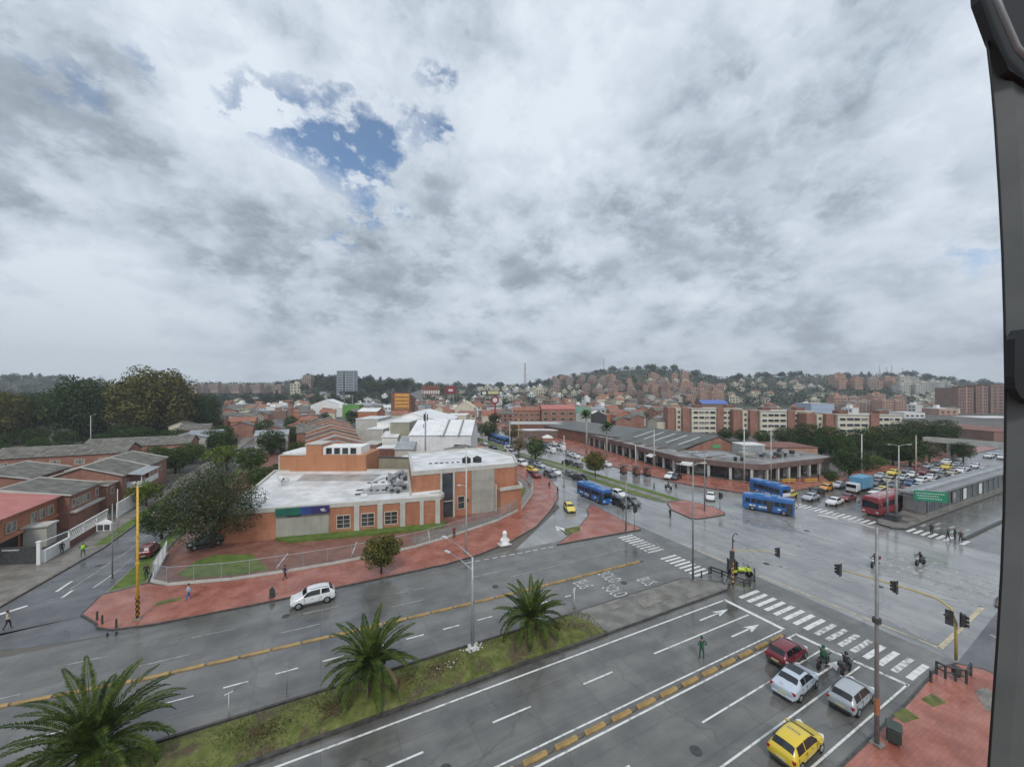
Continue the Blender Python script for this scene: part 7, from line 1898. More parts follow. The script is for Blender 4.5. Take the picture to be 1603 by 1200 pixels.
    if helmet: m.ball((hd.x - .01, hd.y, hd.z + .03 * s), .135 * s, .125 * s, .14 * s, 14, 9); part('helmet', m, helmet, t, True)
    else: m.ball((hd.x - .022 * s, hd.y, hd.z + .035 * s), .098 * s, .088 * s, .108 * s, 12, 8); part('hair', m, hair, t, True)
    if hat: m = MB(); m.lathe([(.12, 0), (.125, .02), (.10, .03), (.095, .10), (.05, .115)], 12, (hd.x, hd.y, hd.z + .07 * s)); part('cap', m, hat, t, True)
    if vest:
        m = MB(); ch = Vector(J['chest']) * s; sp = Vector(J['pelvis']) * s
        m.lathe([(.20, 0), (.215, .18), (.225, .34), (.20, .46), (.13, .52)], 14, (0, 0, 0)); m.v = [(x * .68 + sp.x + (ch.x - sp.x) * (zq / .45), y * .95 + sp.y, zq + sp.z + .03) for x, y, zq in m.v]; part('vest', m, vest, t, True)
    if hold == 'umbrella': pass
    if hold == 'bag': a = Vector(J['lw']) * s; m = MB(); m.bbox(a.x - .1, a.y - .05, a.z - .42, a.x + .14, a.y + .07, a.z - .12, .03); part('bag', m, 'near_black', t)
    return t


STAND = {}
WALK = dict(lk=(.14, .10, .52), la=(.16, .10, .12), lt=(.30, .11, .07), rk=(-.06, -.10, .50), ra=(-.26, -.10, .14), rt=(-.14, -.10, .04), le=(-.14, .22, 1.16), lw=(-.10, .22, .92), re=(.08, -.22, 1.16), rw=(.22, -.20, 1.00))
ARMUP = dict(re=(.18, -.24, 1.25), rw=(.30, -.12, 1.44), lk=(.0, .12, .50), la=(0, .14, .09))
HIPS = dict(le=(-.12, .36, 1.20), lw=(.05, .19, 1.04), re=(-.12, -.36, 1.20), rw=(.05, -.19, 1.04), lk=(0, .14, .5), la=(0, .17, .09), rk=(0, -.14, .5), ra=(0, -.17, .09), lt=(.14, .2, .03), rt=(.14, -.2, .03))
mat('cloth_green', (.02, .07, .045), (.03, .10, .06), 6, rough=.8); mat('cloth_black', (.018, .018, .02), (.03, .03, .033), 6, rough=.8); mat('cloth_white', (.5, .5, .48), (.6, .6, .58), 6, rough=.8); mat('cloth_blue', (.05, .12, .36), (.07, .15, .42), 6, rough=.8)
mat('cloth_purple', (.045, .02, .06), (.07, .03, .09), 6, rough=.8); mat('cloth_red', (.2, .02, .025), (.25, .03, .03), 6, rough=.8); mat('vest_green', (.30, .62, .03), (.36, .70, .05), 6, rough=.7); mat('cloth_cream', (.45, .40, .32), (.52, .47, .38), 6, rough=.8); mat('cloth_sky', (.32, .42, .55), (.40, .5, .62), 6, rough=.8)
human('person', 'policeman in dark green uniform standing on the near carriageway with his back to us', (27.9, 21.1), .012, R(70), HIPS, 'cloth_green', 'cloth_green', helmet=None, h=1.82, hat='cloth_green')
human('person', 'person in a white top and bright blue trousers walking on the red pavement', W(295, 941) + (), .13, R(200), WALK, 'cloth_sky', 'cloth_blue')
human('person', 'person in dark purple clothes walking on the red pavement above the white suv', W(446, 909), .13, R(20), WALK, 'cloth_purple', 'cloth_black')
human('person', 'person in a cream top and dark shorts crossing the side street at the left edge', W(12, 985), .015, R(10), WALK, 'cloth_cream', 'cloth_black')
human('person', 'person in dark clothes with a white cloth over the shoulder by the brick garden wall', W(97, 869), .13, R(-50), STAND, 'cloth_black', 'cloth_black')
human('person', 'worker in a lime green safety vest standing on the side street pavement', W(130, 872), .13, R(-70), HIPS, 'cloth_green', 'cloth_green', vest='vest_green')
human('person', 'person in black with a white bag standing by the mesh fence corner', W(229, 907), .13, R(-80), STAND, 'cloth_black', 'cloth_black', hold='bag')
human('person', 'person in dark red standing inside the gate of the mesh fence', W(711, 843), .13, R(-90), STAND, 'cloth_red', 'cloth_black')
human('person', 'person in dark clothes waiting by the concrete island signal post', W(1141, 909), .15, R(0), STAND, 'cloth_black', 'cloth_black')
for i, (px, py, lb, sh) in enumerate(((1458, 837, 'lone pedestrian in dark clothes on the far zebra crossing', 'cloth_black'), (1484, 846, 'leftmost of three pedestrians close together on the far zebra crossing', 'cloth_black'), (1495, 845, 'middle one of three pedestrians close together on the far zebra crossing', 'cloth_green'), (1504, 849, 'rightmost of three pedestrians close together on the far zebra crossing', 'cloth_black'),
                                      (1049, 811, 'pedestrian in black crossing left of the small red corner island', 'cloth_black'), (873, 775, 'pedestrian in black on the road edge by the slim dark signal post', 'cloth_black'), (860, 766, 'pedestrian in dark clothes on the red pavement, left of two', 'cloth_purple'), (1024, 769, 'pedestrian standing on the grass median', 'cloth_green'),
                                      (975, 800, 'pedestrian beside the black suv near the triangular island', 'cloth_black'), (1058, 768, 'pedestrian on the roadway before the parked black and white car', 'cloth_black'), (1172, 753, 'dark pedestrian at the arcade pavement left of the corner', 'cloth_black'), (1180, 764, 'pedestrian near the orange barriers', 'cloth_red'),
                                      (1281, 753, 'pedestrian left of the small shrub at the arcade end', 'cloth_black'), (1268, 775, 'pedestrian on the pavement behind the queue, left of three', 'cloth_black'), (1282, 776, 'pedestrian on the pavement behind the queue, middle of three', 'cloth_black'), (1303, 772, 'pedestrian on the pavement behind the queue, right of three', 'cloth_black'),
                                      (1219, 788, 'pedestrian in pale clothes at the rear of the blue bus', 'cloth_white'), (1175, 783, 'pedestrian in front of the turning blue bus', 'cloth_black'), (1136, 752, 'pedestrian at the arcade shopfront', 'cloth_black'), (940, 690, 'pedestrian far along the arcade', 'cloth_black'))):
    human('person', lb, W(px, py), .13 if py < 800 else .02, R(i * 67), WALK if i % 2 else STAND, sh, 'cloth_black')

SIT = dict(pelvis=(-.10, 0, .86), spine=(-.08, 0, 1.04), chest=(.0, 0, 1.24), neck=(.06, 0, 1.38), head=(.10, 0, 1.51), crown=(.09, 0, 1.58), ls=(.02, .18, 1.32), rs=(.02, -.18, 1.32), le=(.22, .27, 1.12), re=(.22, -.27, 1.12), lw=(.46, .30, 1.08), rw=(.46, -.30, 1.08),
           lh=(-.06, .10, .84), rh=(-.06, -.10, .84), lk=(.32, .20, .74), rk=(.32, -.20, .74), la=(.12, .22, .34), ra=(.12, -.22, .34), lt=(.28, .22, .30), rt=(.28, -.22, .30))


def motorcycle(label, xy, rz, paint, z=.012, box=None):
    t = thing('motorcycle', label, 'motorcycle', (xy[0], xy[1], z), rz)
    for x, nm in ((-.62, 'rear_wheel'), (.70, 'front_wheel')):
        m = MB(); N = 18; r = .30
        for i in range(N):
            a, b = 2 * PI * i / N, 2 * PI * (i + 1) / N
            m.cyl((x + r * math.cos(a), 0, r + .02 + r * math.sin(a)), (x + r * math.cos(b), 0, r + .02 + r * math.sin(b)), .055, n=6, caps=False)
        m.cyl((x, -.05, .32), (x, .05, .32), .10, n=10); m.cyl((x, -.015, .32), (x, .015, .32), .25, n=14); part(nm, m, 'rubber', t, True)
    m = MB(); m.bbox(-.25, -.13, .34, .30, .13, .62, .05); m.tube([(-.62, .08, .34), (-.1, .1, .5)], .03, 6); m.tube([(-.62, -.08, .34), (-.1, -.1, .5)], .03, 6); part('engine', m, 'near_black', t)
    m = MB(); m.ball((.20, 0, .80), .28, .15, .15, 12, 8); m.rbox(-.72, 0, .78, .4, .16, .08, 0, 0, 0, .15); m.rbox(.72, 0, .68, .45, .13, .05, 0); part('tank', m, paint, t, True)
    m = MB(); m.bbox(-.60, -.14, .76, .02, .14, .87, .05); part('seat', m, 'black', t)
    m = MB(); m.tube([(.70, .07, .32), (.48, .07, .98)], .03, 6); m.tube([(.70, -.07, .32), (.48, -.07, .98)], .03, 6); part('fork', m, 'galvanised', t)
    m = MB(); m.tube([(.36, .36, 1.05), (.46, .16, 1.02), (.46, -.16, 1.02), (.36, -.36, 1.05)], .022, 6); m.cyl((.42, .2, 1.02), (.38, .38, 1.22), .012); m.cyl((.42, -.2, 1.02), (.38, -.38, 1.22), .012); m.ball((.38, .40, 1.24), .05, .07, .04); m.ball((.38, -.40, 1.24), .05, .07, .04); part('handlebar', m, 'near_black', t)
    m = MB(); m.ball((.62, 0, .90), .10, .12, .12); part('headlight', m, 'headlight', t, True)
    m = MB(); m.rbox(-.90, 0, .80, .05, .16, .08); part('tail_light', m, 'taillight', t)
    if box: m = MB(); m.bbox(-.98, -.22, .86, -.58, .22, 1.22, .05); part('top_box', m, box, t)
    return t


for i, (xy, rz, pt, lb, sh, hm, bx_, tr) in enumerate(((W(1288, 1043), R(2), 'cloth_green', 'dark green police', 'cloth_green', 'cloth_green', None, 'vest_green'), (W(1324, 1054), R(4), 'black', 'black', 'cloth_black', 'black', 'near_black', None),
                                       (W(1370, 887), R(178), 'black', 'black', 'cloth_black', 'black', 'cloth_red', None), (W(1441, 884), R(170), 'near_black', 'dark grey', 'cloth_black', 'near_black', None, None),
                                       (W(1046, 765), R(-90), 'black', 'small black', 'cloth_black', 'black', None, None))):
    wh = ['beside the silver sunroof car', 'ahead of the small silver hatchback', 'with a red top box in the junction', 'rightmost in the junction', 'beside the north street median'][i]
    motorcycle(lb + ' motorcycle ' + wh, xy, rz, pt, box=bx_)
    human('person', 'rider in %s on the motorcycle %s' % ('green' if i == 0 else 'dark clothes', wh), xy, .03, rz, SIT, sh, 'cloth_black' if i else 'cloth_green', helmet=hm)
# lime green three-wheeler style vehicle behind the bent rail
t = motorcycle('lime green police motorcycle with a long fairing and pannier cases, behind the bent guard rail', (44.3, 28.3), R(-35), 'lime'); t.scale = (1.25, 1.25, 1.15)
m = MB(); m.bbox(-.95, -.34, .50, -.45, .34, .92, .07); m.bbox(.35, -.26, .6, .80, .26, 1.05, .10); m.bbox(-.4, -.2, .62, .4, .2, .92, .08); part('fairing', m, 'lime', t)
m = MB(); m.rbox(.62, 0, 1.15, .05, .4, .35, 0, 0, 0, -.5); part('windshield', m, 'car_glass', t)
for i, (px, py) in enumerate(((1136, 914), (968, 803), (982, 805))):
    t = thing('bicycle', ['grey bicycle leaning by the signal post on the concrete island', 'left of two bicycles at the notch of the triangular island', 'right of two bicycles at the notch of the triangular island'][i], 'bicycle', W(px, py) + (.15,), R(20 + 40 * i))
    for x in (-.5, .5):
        m = MB(); N = 16
        for q in range(N): a, b = 2 * PI * q / N, 2 * PI * (q + 1) / N; m.cyl((x + .32 * math.cos(a), 0, .34 + .32 * math.sin(a)), (x + .32 * math.cos(b), 0, .34 + .32 * math.sin(b)), .02, n=5, caps=False)
        part('wheel', m, 'rubber', t)
    m = MB(); m.tube([(-.5, 0, .34), (-.12, 0, .34), (-.22, 0, .85)], .02, 5); m.tube([(-.12, 0, .34), (.35, 0, .80), (-.2, 0, .78), (-.5, 0, .34)], .02, 5); m.tube([(.5, 0, .34), (.35, 0, .80), (.33, 0, .98)], .02, 5); part('frame', m, 'galvanised', t)
    m = MB(); m.bbox(-.34, -.06, .86, -.10, .06, .92, .02); part('saddle', m, 'black', t); m = MB(); m.tube([(.38, .25, 1.0), (.33, 0, .98), (.38, -.25, 1.0)], .018, 5); part('handlebar', m, 'near_black', t)

# ================================================================== CITY AND HILLSIDE
def city_proto(kind, wallm, roofm, w_, d, h, rise=1.6, rows=1, cols=3):
    t = thing(kind, '', 'house', (0, 0, -500))
    if rise: m = gwall(-w_ / 2, 0, w_ / 2, d, -4, h, h + rise, 'x' if rise < 3 else 'y')
    else: m = MB(); m.box(-w_ / 2, 0, -4, w_ / 2, d, h)
    part('wall', m, wallm, t)
    m = gable(MB(), -w_ / 2, 0, w_ / 2, d, h, h + rise, 'x', .3, .2) if rise else MB().box(-w_ / 2 - .15, -.15, h, w_ / 2 + .15, d + .15, h + .3)
    part('roof', m, roofm, t)
    me = MB().box(-w_ / cols * .27, -.08, 0, w_ / cols * .27, .02, 1.3).mesh('window', M('glass'))
    for r_ in range(rows):
        for c_ in range(cols): link('window', me, t, (-w_ / 2 + (c_ + .5) * w_ / cols, 0, h - 2.3 - r_ * 2.8))
    if not rise: m = MB(); m.box(-w_ * .2, d * .3, h + .3, w_ * .15, d * .7, h + 2.4); part('stair_house', m, wallm, t)
    return t


CP = {}
for key, args in dict(brick_house=('red_brick', 'fibre_roof', 9, 9, 5.6, 1.8, 2, 3), white_house=('white_wall', 'white_roof', 9, 9, 6, 0, 2, 3), cream_house=('cream', 'fibre_roof', 10, 8, 5.4, 1.6, 2, 3), clay_house=('cream', 'clay_roof', 10, 9, 5.2, 2.0, 2, 3), grey_house=('pale_concrete', 'tin_roof', 11, 9, 5.4, 1.2, 2, 3),
                      orange_house=('orange_render', 'clay_roof', 9, 9, 5.4, 1.6, 2, 3), shed_house=('white_wall', 'white_sheet', 16, 12, 5.5, 1.8, 1, 4), brown_house=('brown_brick', 'grey_roof', 9, 10, 6.4, 0, 2, 3),
                      pink_block=('pink_brick', 'pale_concrete', 13, 12, 14, 0, 4, 4), salmon_block=('salmon_brick', 'salmon_brick', 11, 12, 15, 0, 4, 4), beige_block=('pale_concrete', 'cream', 12, 12, 14, 0, 4, 4), small_block=('cream', 'pale_concrete', 10, 9, 8, 0, 3, 3), brown_block=('brown_brick', 'brown_brick', 12, 12, 13, 0, 4, 4)).items():
    CP[key] = city_proto(key, *args)
used = set()
KIDS.clear()


def cb(kind, u, v, z, rz, label, group, sc=None):
    p = CP[kind]; cat = 'apartment block' if kind.endswith('block') else 'house'
    if kind not in used: used.add(kind); p.location = (u, v, z); p.rotation_euler = (0, 0, rz); o = p; o['group'] = group; o['label'] = label; o.scale = sc or (1, 1, 1)
    else: o = dup(p, (u, v, z), rz, label, group, sc)
    o['category'] = cat; return o


rr = random.Random(77)
occupied = []
def free(u, v, r):
    for (a, b, c) in occupied:
        if (a - u) ** 2 + (b - v) ** 2 < (c + r) ** 2: return False
    return True


NICE = dict(brick_house='red brick', white_house='white flat-roofed', cream_house='cream grey-roofed', clay_house='cream clay-roofed', grey_house='pale tin-roofed', orange_house='orange clay-roofed', shed_house='long white shed-like', brown_house='brown brick flat-roofed')
def city(px0, px1, y0, y1, n, kinds, where):
    k = 0; tries = 0
    while k < n and tries < n * 30:
        tries += 1
        py = rr.uniform(y0, y1); px = rr.uniform(px0, px1); D = 22 * 600 / (py - 610)
        u, v = Q(px, D)
        if -34 < u < -16 and v < 330: continue          # side street
        if any(u0 - 8 < u < u1 + 8 and v0 - 8 < v < v1 + 8 for u0, u1, v0, v1, _ in rows): continue
        if 44 < u < 98 and v < 190: continue
        if 50 < u < 84 and v < 380: continue
        if not free(u, v, 7.2): continue
        occupied.append((u, v, 7.2)); kd = rr.choice(kinds)
        s = rr.uniform(.85, 1.15); z = max(0, hill_z(u, v))
        cb(kd, u, v, z, R(90) * rr.randint(0, 3) + (0 if D < 200 else FACE * rr.random()), '%s house in the dense quarter %s' % (NICE[kd], where), '%s houses %s' % (NICE[kd], where), (s, s, rr.uniform(.85, 1.2))); k += 1


city(270, 425, 655, 712, 44, ['brick_house', 'grey_house', 'brick_house', 'cream_house', 'orange_house', 'clay_house'], 'left of the side street')
city(350, 445, 634, 650, 24, ['white_house', 'cream_house', 'clay_house', 'grey_house', 'orange_house'], 'below the pink row blocks')
city(448, 486, 648, 700, 16, ['brick_house', 'orange_house', 'brown_house', 'brick_house'], 'right of the side street')
city(470, 620, 632, 656, 46, ['white_house', 'grey_house', 'cream_house', 'shed_house', 'brick_house', 'clay_house', 'brown_house'], 'behind the white halls')
city(620, 780, 634, 664, 62, ['clay_house', 'white_house', 'brick_house', 'cream_house', 'clay_house', 'brown_house', 'orange_house', 'grey_house'], 'in the middle distance')
city(780, 960, 634, 664, 62, ['brick_house', 'clay_house', 'brown_house', 'brick_house', 'white_house', 'orange_house', 'grey_house'], 'behind the market roofs')
city(950, 1080, 634, 672, 44, ['brick_house', 'clay_house', 'brown_house', 'cream_house', 'grey_house', 'brick_house'], 'left of the white slabs')
city(1180, 1480, 640, 652, 24, ['cream_house', 'white_house', 'clay_house', 'brown_house'], 'behind the white slabs')
city(0, 200, 668, 690, 8, ['brick_house', 'grey_house'], 'under the left trees')


def on_hill(px, py):
    """distance at which the ground seen at this pixel lies on the hillside"""
    D = 300
    while D < 1400:
        u, v = Q(px, D)
        if 610 + (EYE - max(0, hill_z(u, v))) * 600 / D <= py: return D
        D += 4
    return 900


def hill_cluster(n, pxs, pys, kinds, label, group, smin=.8, smax=1.2, yaw=.5):
    k = 0; tries = 0
    while k < n and tries < n * 30:
        tries += 1
        px = rr.uniform(*pxs); py = rr.uniform(*pys); D = on_hill(px, py); u, v = Q(px, D)
        if not free(u, v, 8.0): continue
        occupied.append((u, v, 8.0)); kd = rr.choice(kinds); s = rr.uniform(smin, smax)
        cb(kd, u, v, hill_z(u, v) - .5, FACE + rr.uniform(-yaw, yaw), label, group, (s, s, s * rr.uniform(.8, 1.1))); k += 1


# hill on the right of centre
hill_cluster(16, (862, 965), (595, 606), ['pink_block', 'pink_block', 'salmon_block', 'brown_block'], 'pinkish brick apartment block on the crest of the central hill', 'crest blocks of the central hill', .65, .95)
hill_cluster(16, (850, 960), (606, 624), ['pink_block', 'small_block'], 'pale pink block on the upper slope, left part of the central hill', 'upper left slope blocks', .6, .9)
hill_cluster(26, (940, 1060), (603, 628), ['pink_block', 'salmon_block', 'pink_block', 'brown_block'], 'pink brick block in the packed terraces of the central hill', 'terraced blocks of the central hill', .6, .85)
hill_cluster(10, (1010, 1075), (596, 604), ['small_block', 'salmon_block'], 'cream block below the wooded top of the central hill', 'blocks below the wooded top', .8, 1.1)
hill_cluster(22, (1060, 1130), (612, 634), ['salmon_block', 'salmon_block', 'pink_block'], 'salmon apartment tower above the white slabs', 'salmon towers above the white slabs', .7, 1.0)
hill_cluster(24, (1130, 1250), (597, 632), ['small_block', 'cream_house', 'small_block', 'clay_house'], 'small cream house scattered on the green slope', 'cream houses on the green slope', .8, 1.2)
hill_cluster(18, (1312, 1405), (604, 610), ['salmon_block', 'salmon_block', 'pink_block'], 'orange apartment block in the band high on the right hill', 'orange band on the right hill', .9, 1.3)
hill_cluster(14, (1400, 1500), (604, 620), ['beige_block', 'beige_block', 'pink_block'], 'beige apartment block high on the right hill', 'beige blocks on the right hill', 1.0, 1.4)
hill_cluster(18, (1312, 1412), (636, 648), ['salmon_block', 'salmon_block', 'pink_block'], 'orange tower standing behind the rightmost white slab', 'orange towers behind the white slabs', .8, 1.1)
hill_cluster(12, (1230, 1310), (604, 640), ['small_block', 'white_house', 'cream_house'], 'small pale house among the trees of the right slope', 'pale houses of the right slope', .8, 1.2)
hill_cluster(16, (1400, 1500), (624, 642), ['small_block', 'white_house'], 'small pale house at the foot of the right hill', 'pale houses at the right hill foot', .8, 1.1)
hill_cluster(34, (740, 860), (608, 634), ['white_house', 'small_block', 'white_house', 'cream_house'], 'white house scattered on the low wooded hill left of the mast', 'white houses on the low wooded hill', .9, 1.3)
hill_cluster(12, (640, 740), (614, 632), ['white_house', 'cream_house', 'clay_house'], 'small house at the foot of the middle woods', 'houses at the foot of the middle woods', .8, 1.1)
hill_cluster(14, (860, 1060), (628, 640), ['brown_house', 'small_block', 'cream_house'], 'small house at the foot of the central hill', 'houses at the central hill foot', .8, 1.1)
# long pink rows on the left
for i in range(13):
    px = 302 + i * 11; D = 620 + (i % 3) * 18
    cb('pink_block', *Q(px, D), Zat(613 - (i % 2) * 1.0, D) , FACE, 'pink terrace block in the long row on the left skyline', 'pink row blocks on the left skyline', (.95, .8, .75))
for px, py, kd, sc, lb in ((462, 613, 'small_block', 1.6, 'cream and pink block left of the wooded knoll'), (480, 604, 'pink_block', 1.0, 'pink block half hidden by the wooded knoll')):
    D = 600; cb(kd, *Q(px, D), Zat(py, D), FACE, lb, 'lone blocks left of the knoll', (sc, sc, sc))
for i, (px0, px1, yt, lb) in enumerate(((527, 537, 580, 'glassy pale blue high-rise on the wooded knoll, left one of the pair'), (540, 554, 580, 'glassy pale blue high-rise on the wooded knoll, right one of the pair'))):
    t, w_, h = fblock('high_rise', lb, 'high-rise', px0, px1, yt, 560, 14, mat('tower_pale', (.30, .34, .37), (.36, .40, .43), .2, rough=.5) if i == 0 else 'tower_pale', 'pale_concrete')
    for k in range(9): m = MB(); m.box(-w_ * .42, -.15, h - 3.6 - k * 3.6, w_ * .42, .0, h - 2.0 - k * 3.6); part('window_band', m, 'glass', t)
# landmark blocks and signs of the middle distance
t, w_, h = fblock('shop_building', 'tall block with an orange and yellow striped front and dark red side', 'commercial building', 612, 642, 614, 300, 16, 'dark_brick', 'near_black')
m = MB(); m.box(-w_ * .3, -.3, h - 13, w_ * .45, 0, h - 1); part('orange_front', m, mat('front_orange', (.62, .27, .04), (.70, .36, .08), .3, rough=.6), t)
for k in range(4): m = MB(); m.box(-w_ * .28, -.4, h - 4 - k * 2.8, w_ * .43, -.3, h - 3.3 - k * 2.8); part('dark_band', m, 'dark_brick', t)
m = MB(); m.add([(-w_ * .3, -.35, h - 1), (w_ * .45, -.35, h - 1), (w_ * 1.1, 3, h + 2.6), (w_ * .45, -.1, h - 1.2), (w_ * 1.1, 3, h - 8)], [(1, 2, 4), (3, 4, 2)]); part('grey_screen', m, 'pole_grey', t)


def billboard(label, pxl, pxr, yt, yb, D, panel, marks):
    w_ = (pxr - pxl) / 600 * D; c = Q((pxl + pxr) / 2, D); z0, z1 = Zat(yb, D), Zat(yt, D); g = max(0, hill_z(*c))
    t = thing('billboard', label, 'billboard', (c[0], c[1], g), FACE)
    m = MB(); m.box(-w_ / 2, 0, z0 - g, w_ / 2, .6, z1 - g); part('panel', m, panel, t)
    m = MB(); m.cyl((-w_ * .25, .5, -2), (-w_ * .25, .5, z0 - g), .4); m.cyl((w_ * .25, .5, -2), (w_ * .25, .5, z0 - g), .4); part('post', m, 'pole_grey', t)
    for (a, b, c_, d, mt_) in marks: mm = MB(); mm.box(-w_ / 2 + a * w_, -.12, z0 - g + c_ * (z1 - z0), -w_ / 2 + b * w_, -.02, z0 - g + d * (z1 - z0)); part('printed_mark', mm, mt_, t)
    return t


billboard('large dark red billboard with a row of white letters', 659, 689, 603, 618, 330, 'dark_brick', [(.04 + i * .12, .12 + i * .12, .12, .48, 'frame_white') for i in range(8)] + [(.02, .98, .56, .62, 'cloth_red')])
billboard('small bright red billboard right of the dark red one', 697, 714, 604, 616, 340, 'cloth_red', [(.3, .7, .3, .6, 'frame_white')])
billboard('dark billboard with a pale yellow end, among the hillside trees', 752, 782, 611, 619, 320, 'near_black', [(.4, .95, .3, .9, 'plate'), (.1, .3, .2, .8, 'frame_white')])
billboard('long black sign panel below the pale blue high-rises', 532, 558, 612, 618, 330, 'black', [(.1, .3, .3, .6, 'pole_grey')])
t, w_, h = fblock('commercial_building', 'white gabled market building with a pale front, left of the green netting', 'commercial building', 486, 534, 634, 330, 14, 'white_wall', 'white_sheet', flat=False, rise=5, axis='y')
t, w_, h = fblock('netting_fence', 'bright green sports netting block in the middle distance', 'netting', 536, 562, 634, 300, 8, mat('net_green', (.10, .26, .05), (.14, .32, .08), .3, rough=.8), 'net_green')
t, w_, h = fblock('cream_hall', 'cream hall with a tall gable in the middle distance', 'hall', 712, 742, 638, 290, 18, 'cream', 'cream', flat=False, rise=5, axis='y')
t, w_, h = fblock('terrace_row', 'row of brick houses with cream balconies and a pink-red roof, left of the tall palm', 'row of houses', 848, 900, 640, 210, 10, 'red_brick', 'red_roof', flat=False, rise=2.0)
for k in range(2):
    for x in (-.38, -.13, .13, .38): lwin(t, w_ * x, h - 3.1 - k * 3.0, 2.4, 1.3, mt='near_black', frame='cream')
t, w_, h = fblock('terrace_row', 'long brick house row with small cream windows, left of the pink-red roof', 'row of houses', 803, 846, 642, 215, 10, 'red_brick', 'clay_roof', flat=False, rise=1.6)
for k in range(2):
    for x in (-.4, -.2, 0, .2, .4): lwin(t, w_ * x, h - 3.0 - k * 2.8, 1.6, 1.1, mt='near_black', frame='cream')
t, w_, h = fblock('market_stall_roof', 'long low market with pale green and white roof strips, before the brick rows', 'market building', 800, 915, 664, 185, 14, 'dark_brick', 'light_sheet')
m = MB(); m.box(-w_ / 2, -10, -2, w_ / 2, -.3, h - 2.0); part('front_wing', m, 'fascia_brown', t); m = MB(); m.box(-w_ / 2, -10.2, h - 2.0, w_ / 2, -5, h - 1.6); part('front_roof', m, 'white_roof', t)
t, w_, h = fblock('green_roof_hall', 'small hall with a green roof and pale blue wall beside the pink-red roof', 'hall', 901, 925, 645, 215, 10, 'light_sheet', mat('roof_green', (.12, .22, .16), rough=.6), flat=False, rise=3)
t, w_, h = fblock('orange_house', 'bright orange gabled house among the roofs left of the white slabs', 'house', 965, 993, 650, 230, 10, 'orange_render', 'clay_roof', flat=False, rise=2.4, axis='y')
t, w_, h = fblock('white_pavilion', 'white tent-roofed pavilion right of the green roof', 'pavilion', 922, 950, 650, 220, 8, 'near_black', 'tarp_white', flat=False, rise=2.4, axis='y')
# red ball sign on a mast, lattice masts
x, y = Q(775, 240); t = thing('sign_mast', 'tall red sign mast with a round white-centred head', 'sign', (x, y, 0)); m = MB(); m.cyl((0, 0, 0), (0, 0, Zat(632, 240)), .55, .5, 10); part('pole', m, 'cloth_red', t, True)
m = MB(); m.cyl((0, .4, 0), (0, -.4, 0), 2.6, n=20); o = part('disc', m, 'cloth_red', t); o.location = (0, 0, Zat(626, 240)); o.rotation_euler = (0, 0, FACE); m = MB(); m.cyl((0, -.42, 0), (0, -.5, 0), 1.5, n=20); link('disc_centre', m.mesh('disc_centre', M('frame_white')), o)
def lattice(px, yt, D, w0, lb, mtn='galvanised', g=None):
    x, y = Q(px, D); z0 = max(0, hill_z(x, y)) if g is None else g; t = thing('radio_mast', lb, 'radio mast', (x, y, z0)); H1 = Zat(yt, D) - z0
    m = MB(); n = 12
    for s in range(3):
        a = s * 2.094; m.tube([(w0 * math.cos(a), w0 * math.sin(a), 0), (w0 * .25 * math.cos(a), w0 * .25 * math.sin(a), H1)], .16, 4)
    for k in range(n):
        f0_, f1_ = k / n, (k + 1) / n; r0 = w0 * (1 - .75 * f0_); r1 = w0 * (1 - .75 * f1_)
        for s in range(3):
            a, b = s * 2.094, (s + 1) * 2.094; m.tube([(r0 * math.cos(a), r0 * math.sin(a), H1 * f0_), (r1 * math.cos(b), r1 * math.sin(b), H1 * f1_)], .09, 3)
    part('lattice', m, mtn, t); m = MB(); m.cyl((0, 0, H1), (0, 0, H1 + 2.5), .08); [m.rbox(w0 * .4 * math.cos(a), w0 * .4 * math.sin(a), H1 * .8, .4, .2, 2.2, a) for a in (0, 2, 4)]; part('antenna', m, 'tarp_white', t)
lattice(822, 568, 420, 2.4, 'tall red and white lattice mast rising from the middle houses', 'pink_brick'); lattice(945, 562, 880, 1.6, 'thin lattice mast on the crest of the central hill')
for i, (px, yt) in enumerate(((1377, 572), (1388, 574), (1396, 571), (1413, 576), (1429, 578))): lattice(px, yt, 930, 2.0, 'thin antenna mast, number %s from the left in the row on the right hill crest' % ['one', 'two', 'three', 'four', 'five'][i], 'pole_grey' if i in (0, 4) else 'pink_brick')

# woods: individual trees on skylines and a merged far wood between them
def hill_tree(px, py, h, kind, label, group, jitter=0):
    D = on_hill(px, py); x, y = Q(px, D); k = TP[kind + '_h']; s = h / k
    t = thing('tree', label, 'tree', (x, y, hill_z(x, y) - .4), px, group); t.scale = (s, s, s)
    link('crown', TP[kind][1], t); return t


skyline = []
for i in range(150):
    px = rr.uniform(0, 1570)
    if 300 < px < 430: continue
    D = 880 + rr.uniform(-60, 30); x, y = Q(px, D); kd = rr.choice(['far', 'far', 'farcone', 'fardark']); h = rr.uniform(8, 15) * (1.25 if 480 < px < 720 else 1)
    t = thing('tree', 'dark tree breaking the far skyline of the wooded ridge', 'tree', (x, y, hill_z(x, y) - 1), px, 'skyline trees of the far ridge'); s = h / TP[kd + '_h']; t.scale = (s * 1.2, s * 1.2, s); link('crown', TP[kd][1], t)
for i in range(46):     # wooded knoll behind the high-rises
    px = rr.gauss(560, 62); D = rr.uniform(585, 680); x, y = Q(px, D); kd = rr.choice(['far', 'fardark', 'farcone'])
    yt = ip(px, [(440, 600), (490, 584), (520, 588), (560, 590), (600, 592), (640, 592), (720, 604)]) + rr.uniform(-2, 12); h = rr.uniform(12, 20); s = h / TP[kd + '_h']
    t = thing('tree', 'dark tree of the wooded knoll round the pale blue high-rises', 'tree', (x, y, Zat(yt, D) - h), px, 'trees of the wooded knoll'); t.scale = (s, s, s); link('crown', TP[kd][1], t)
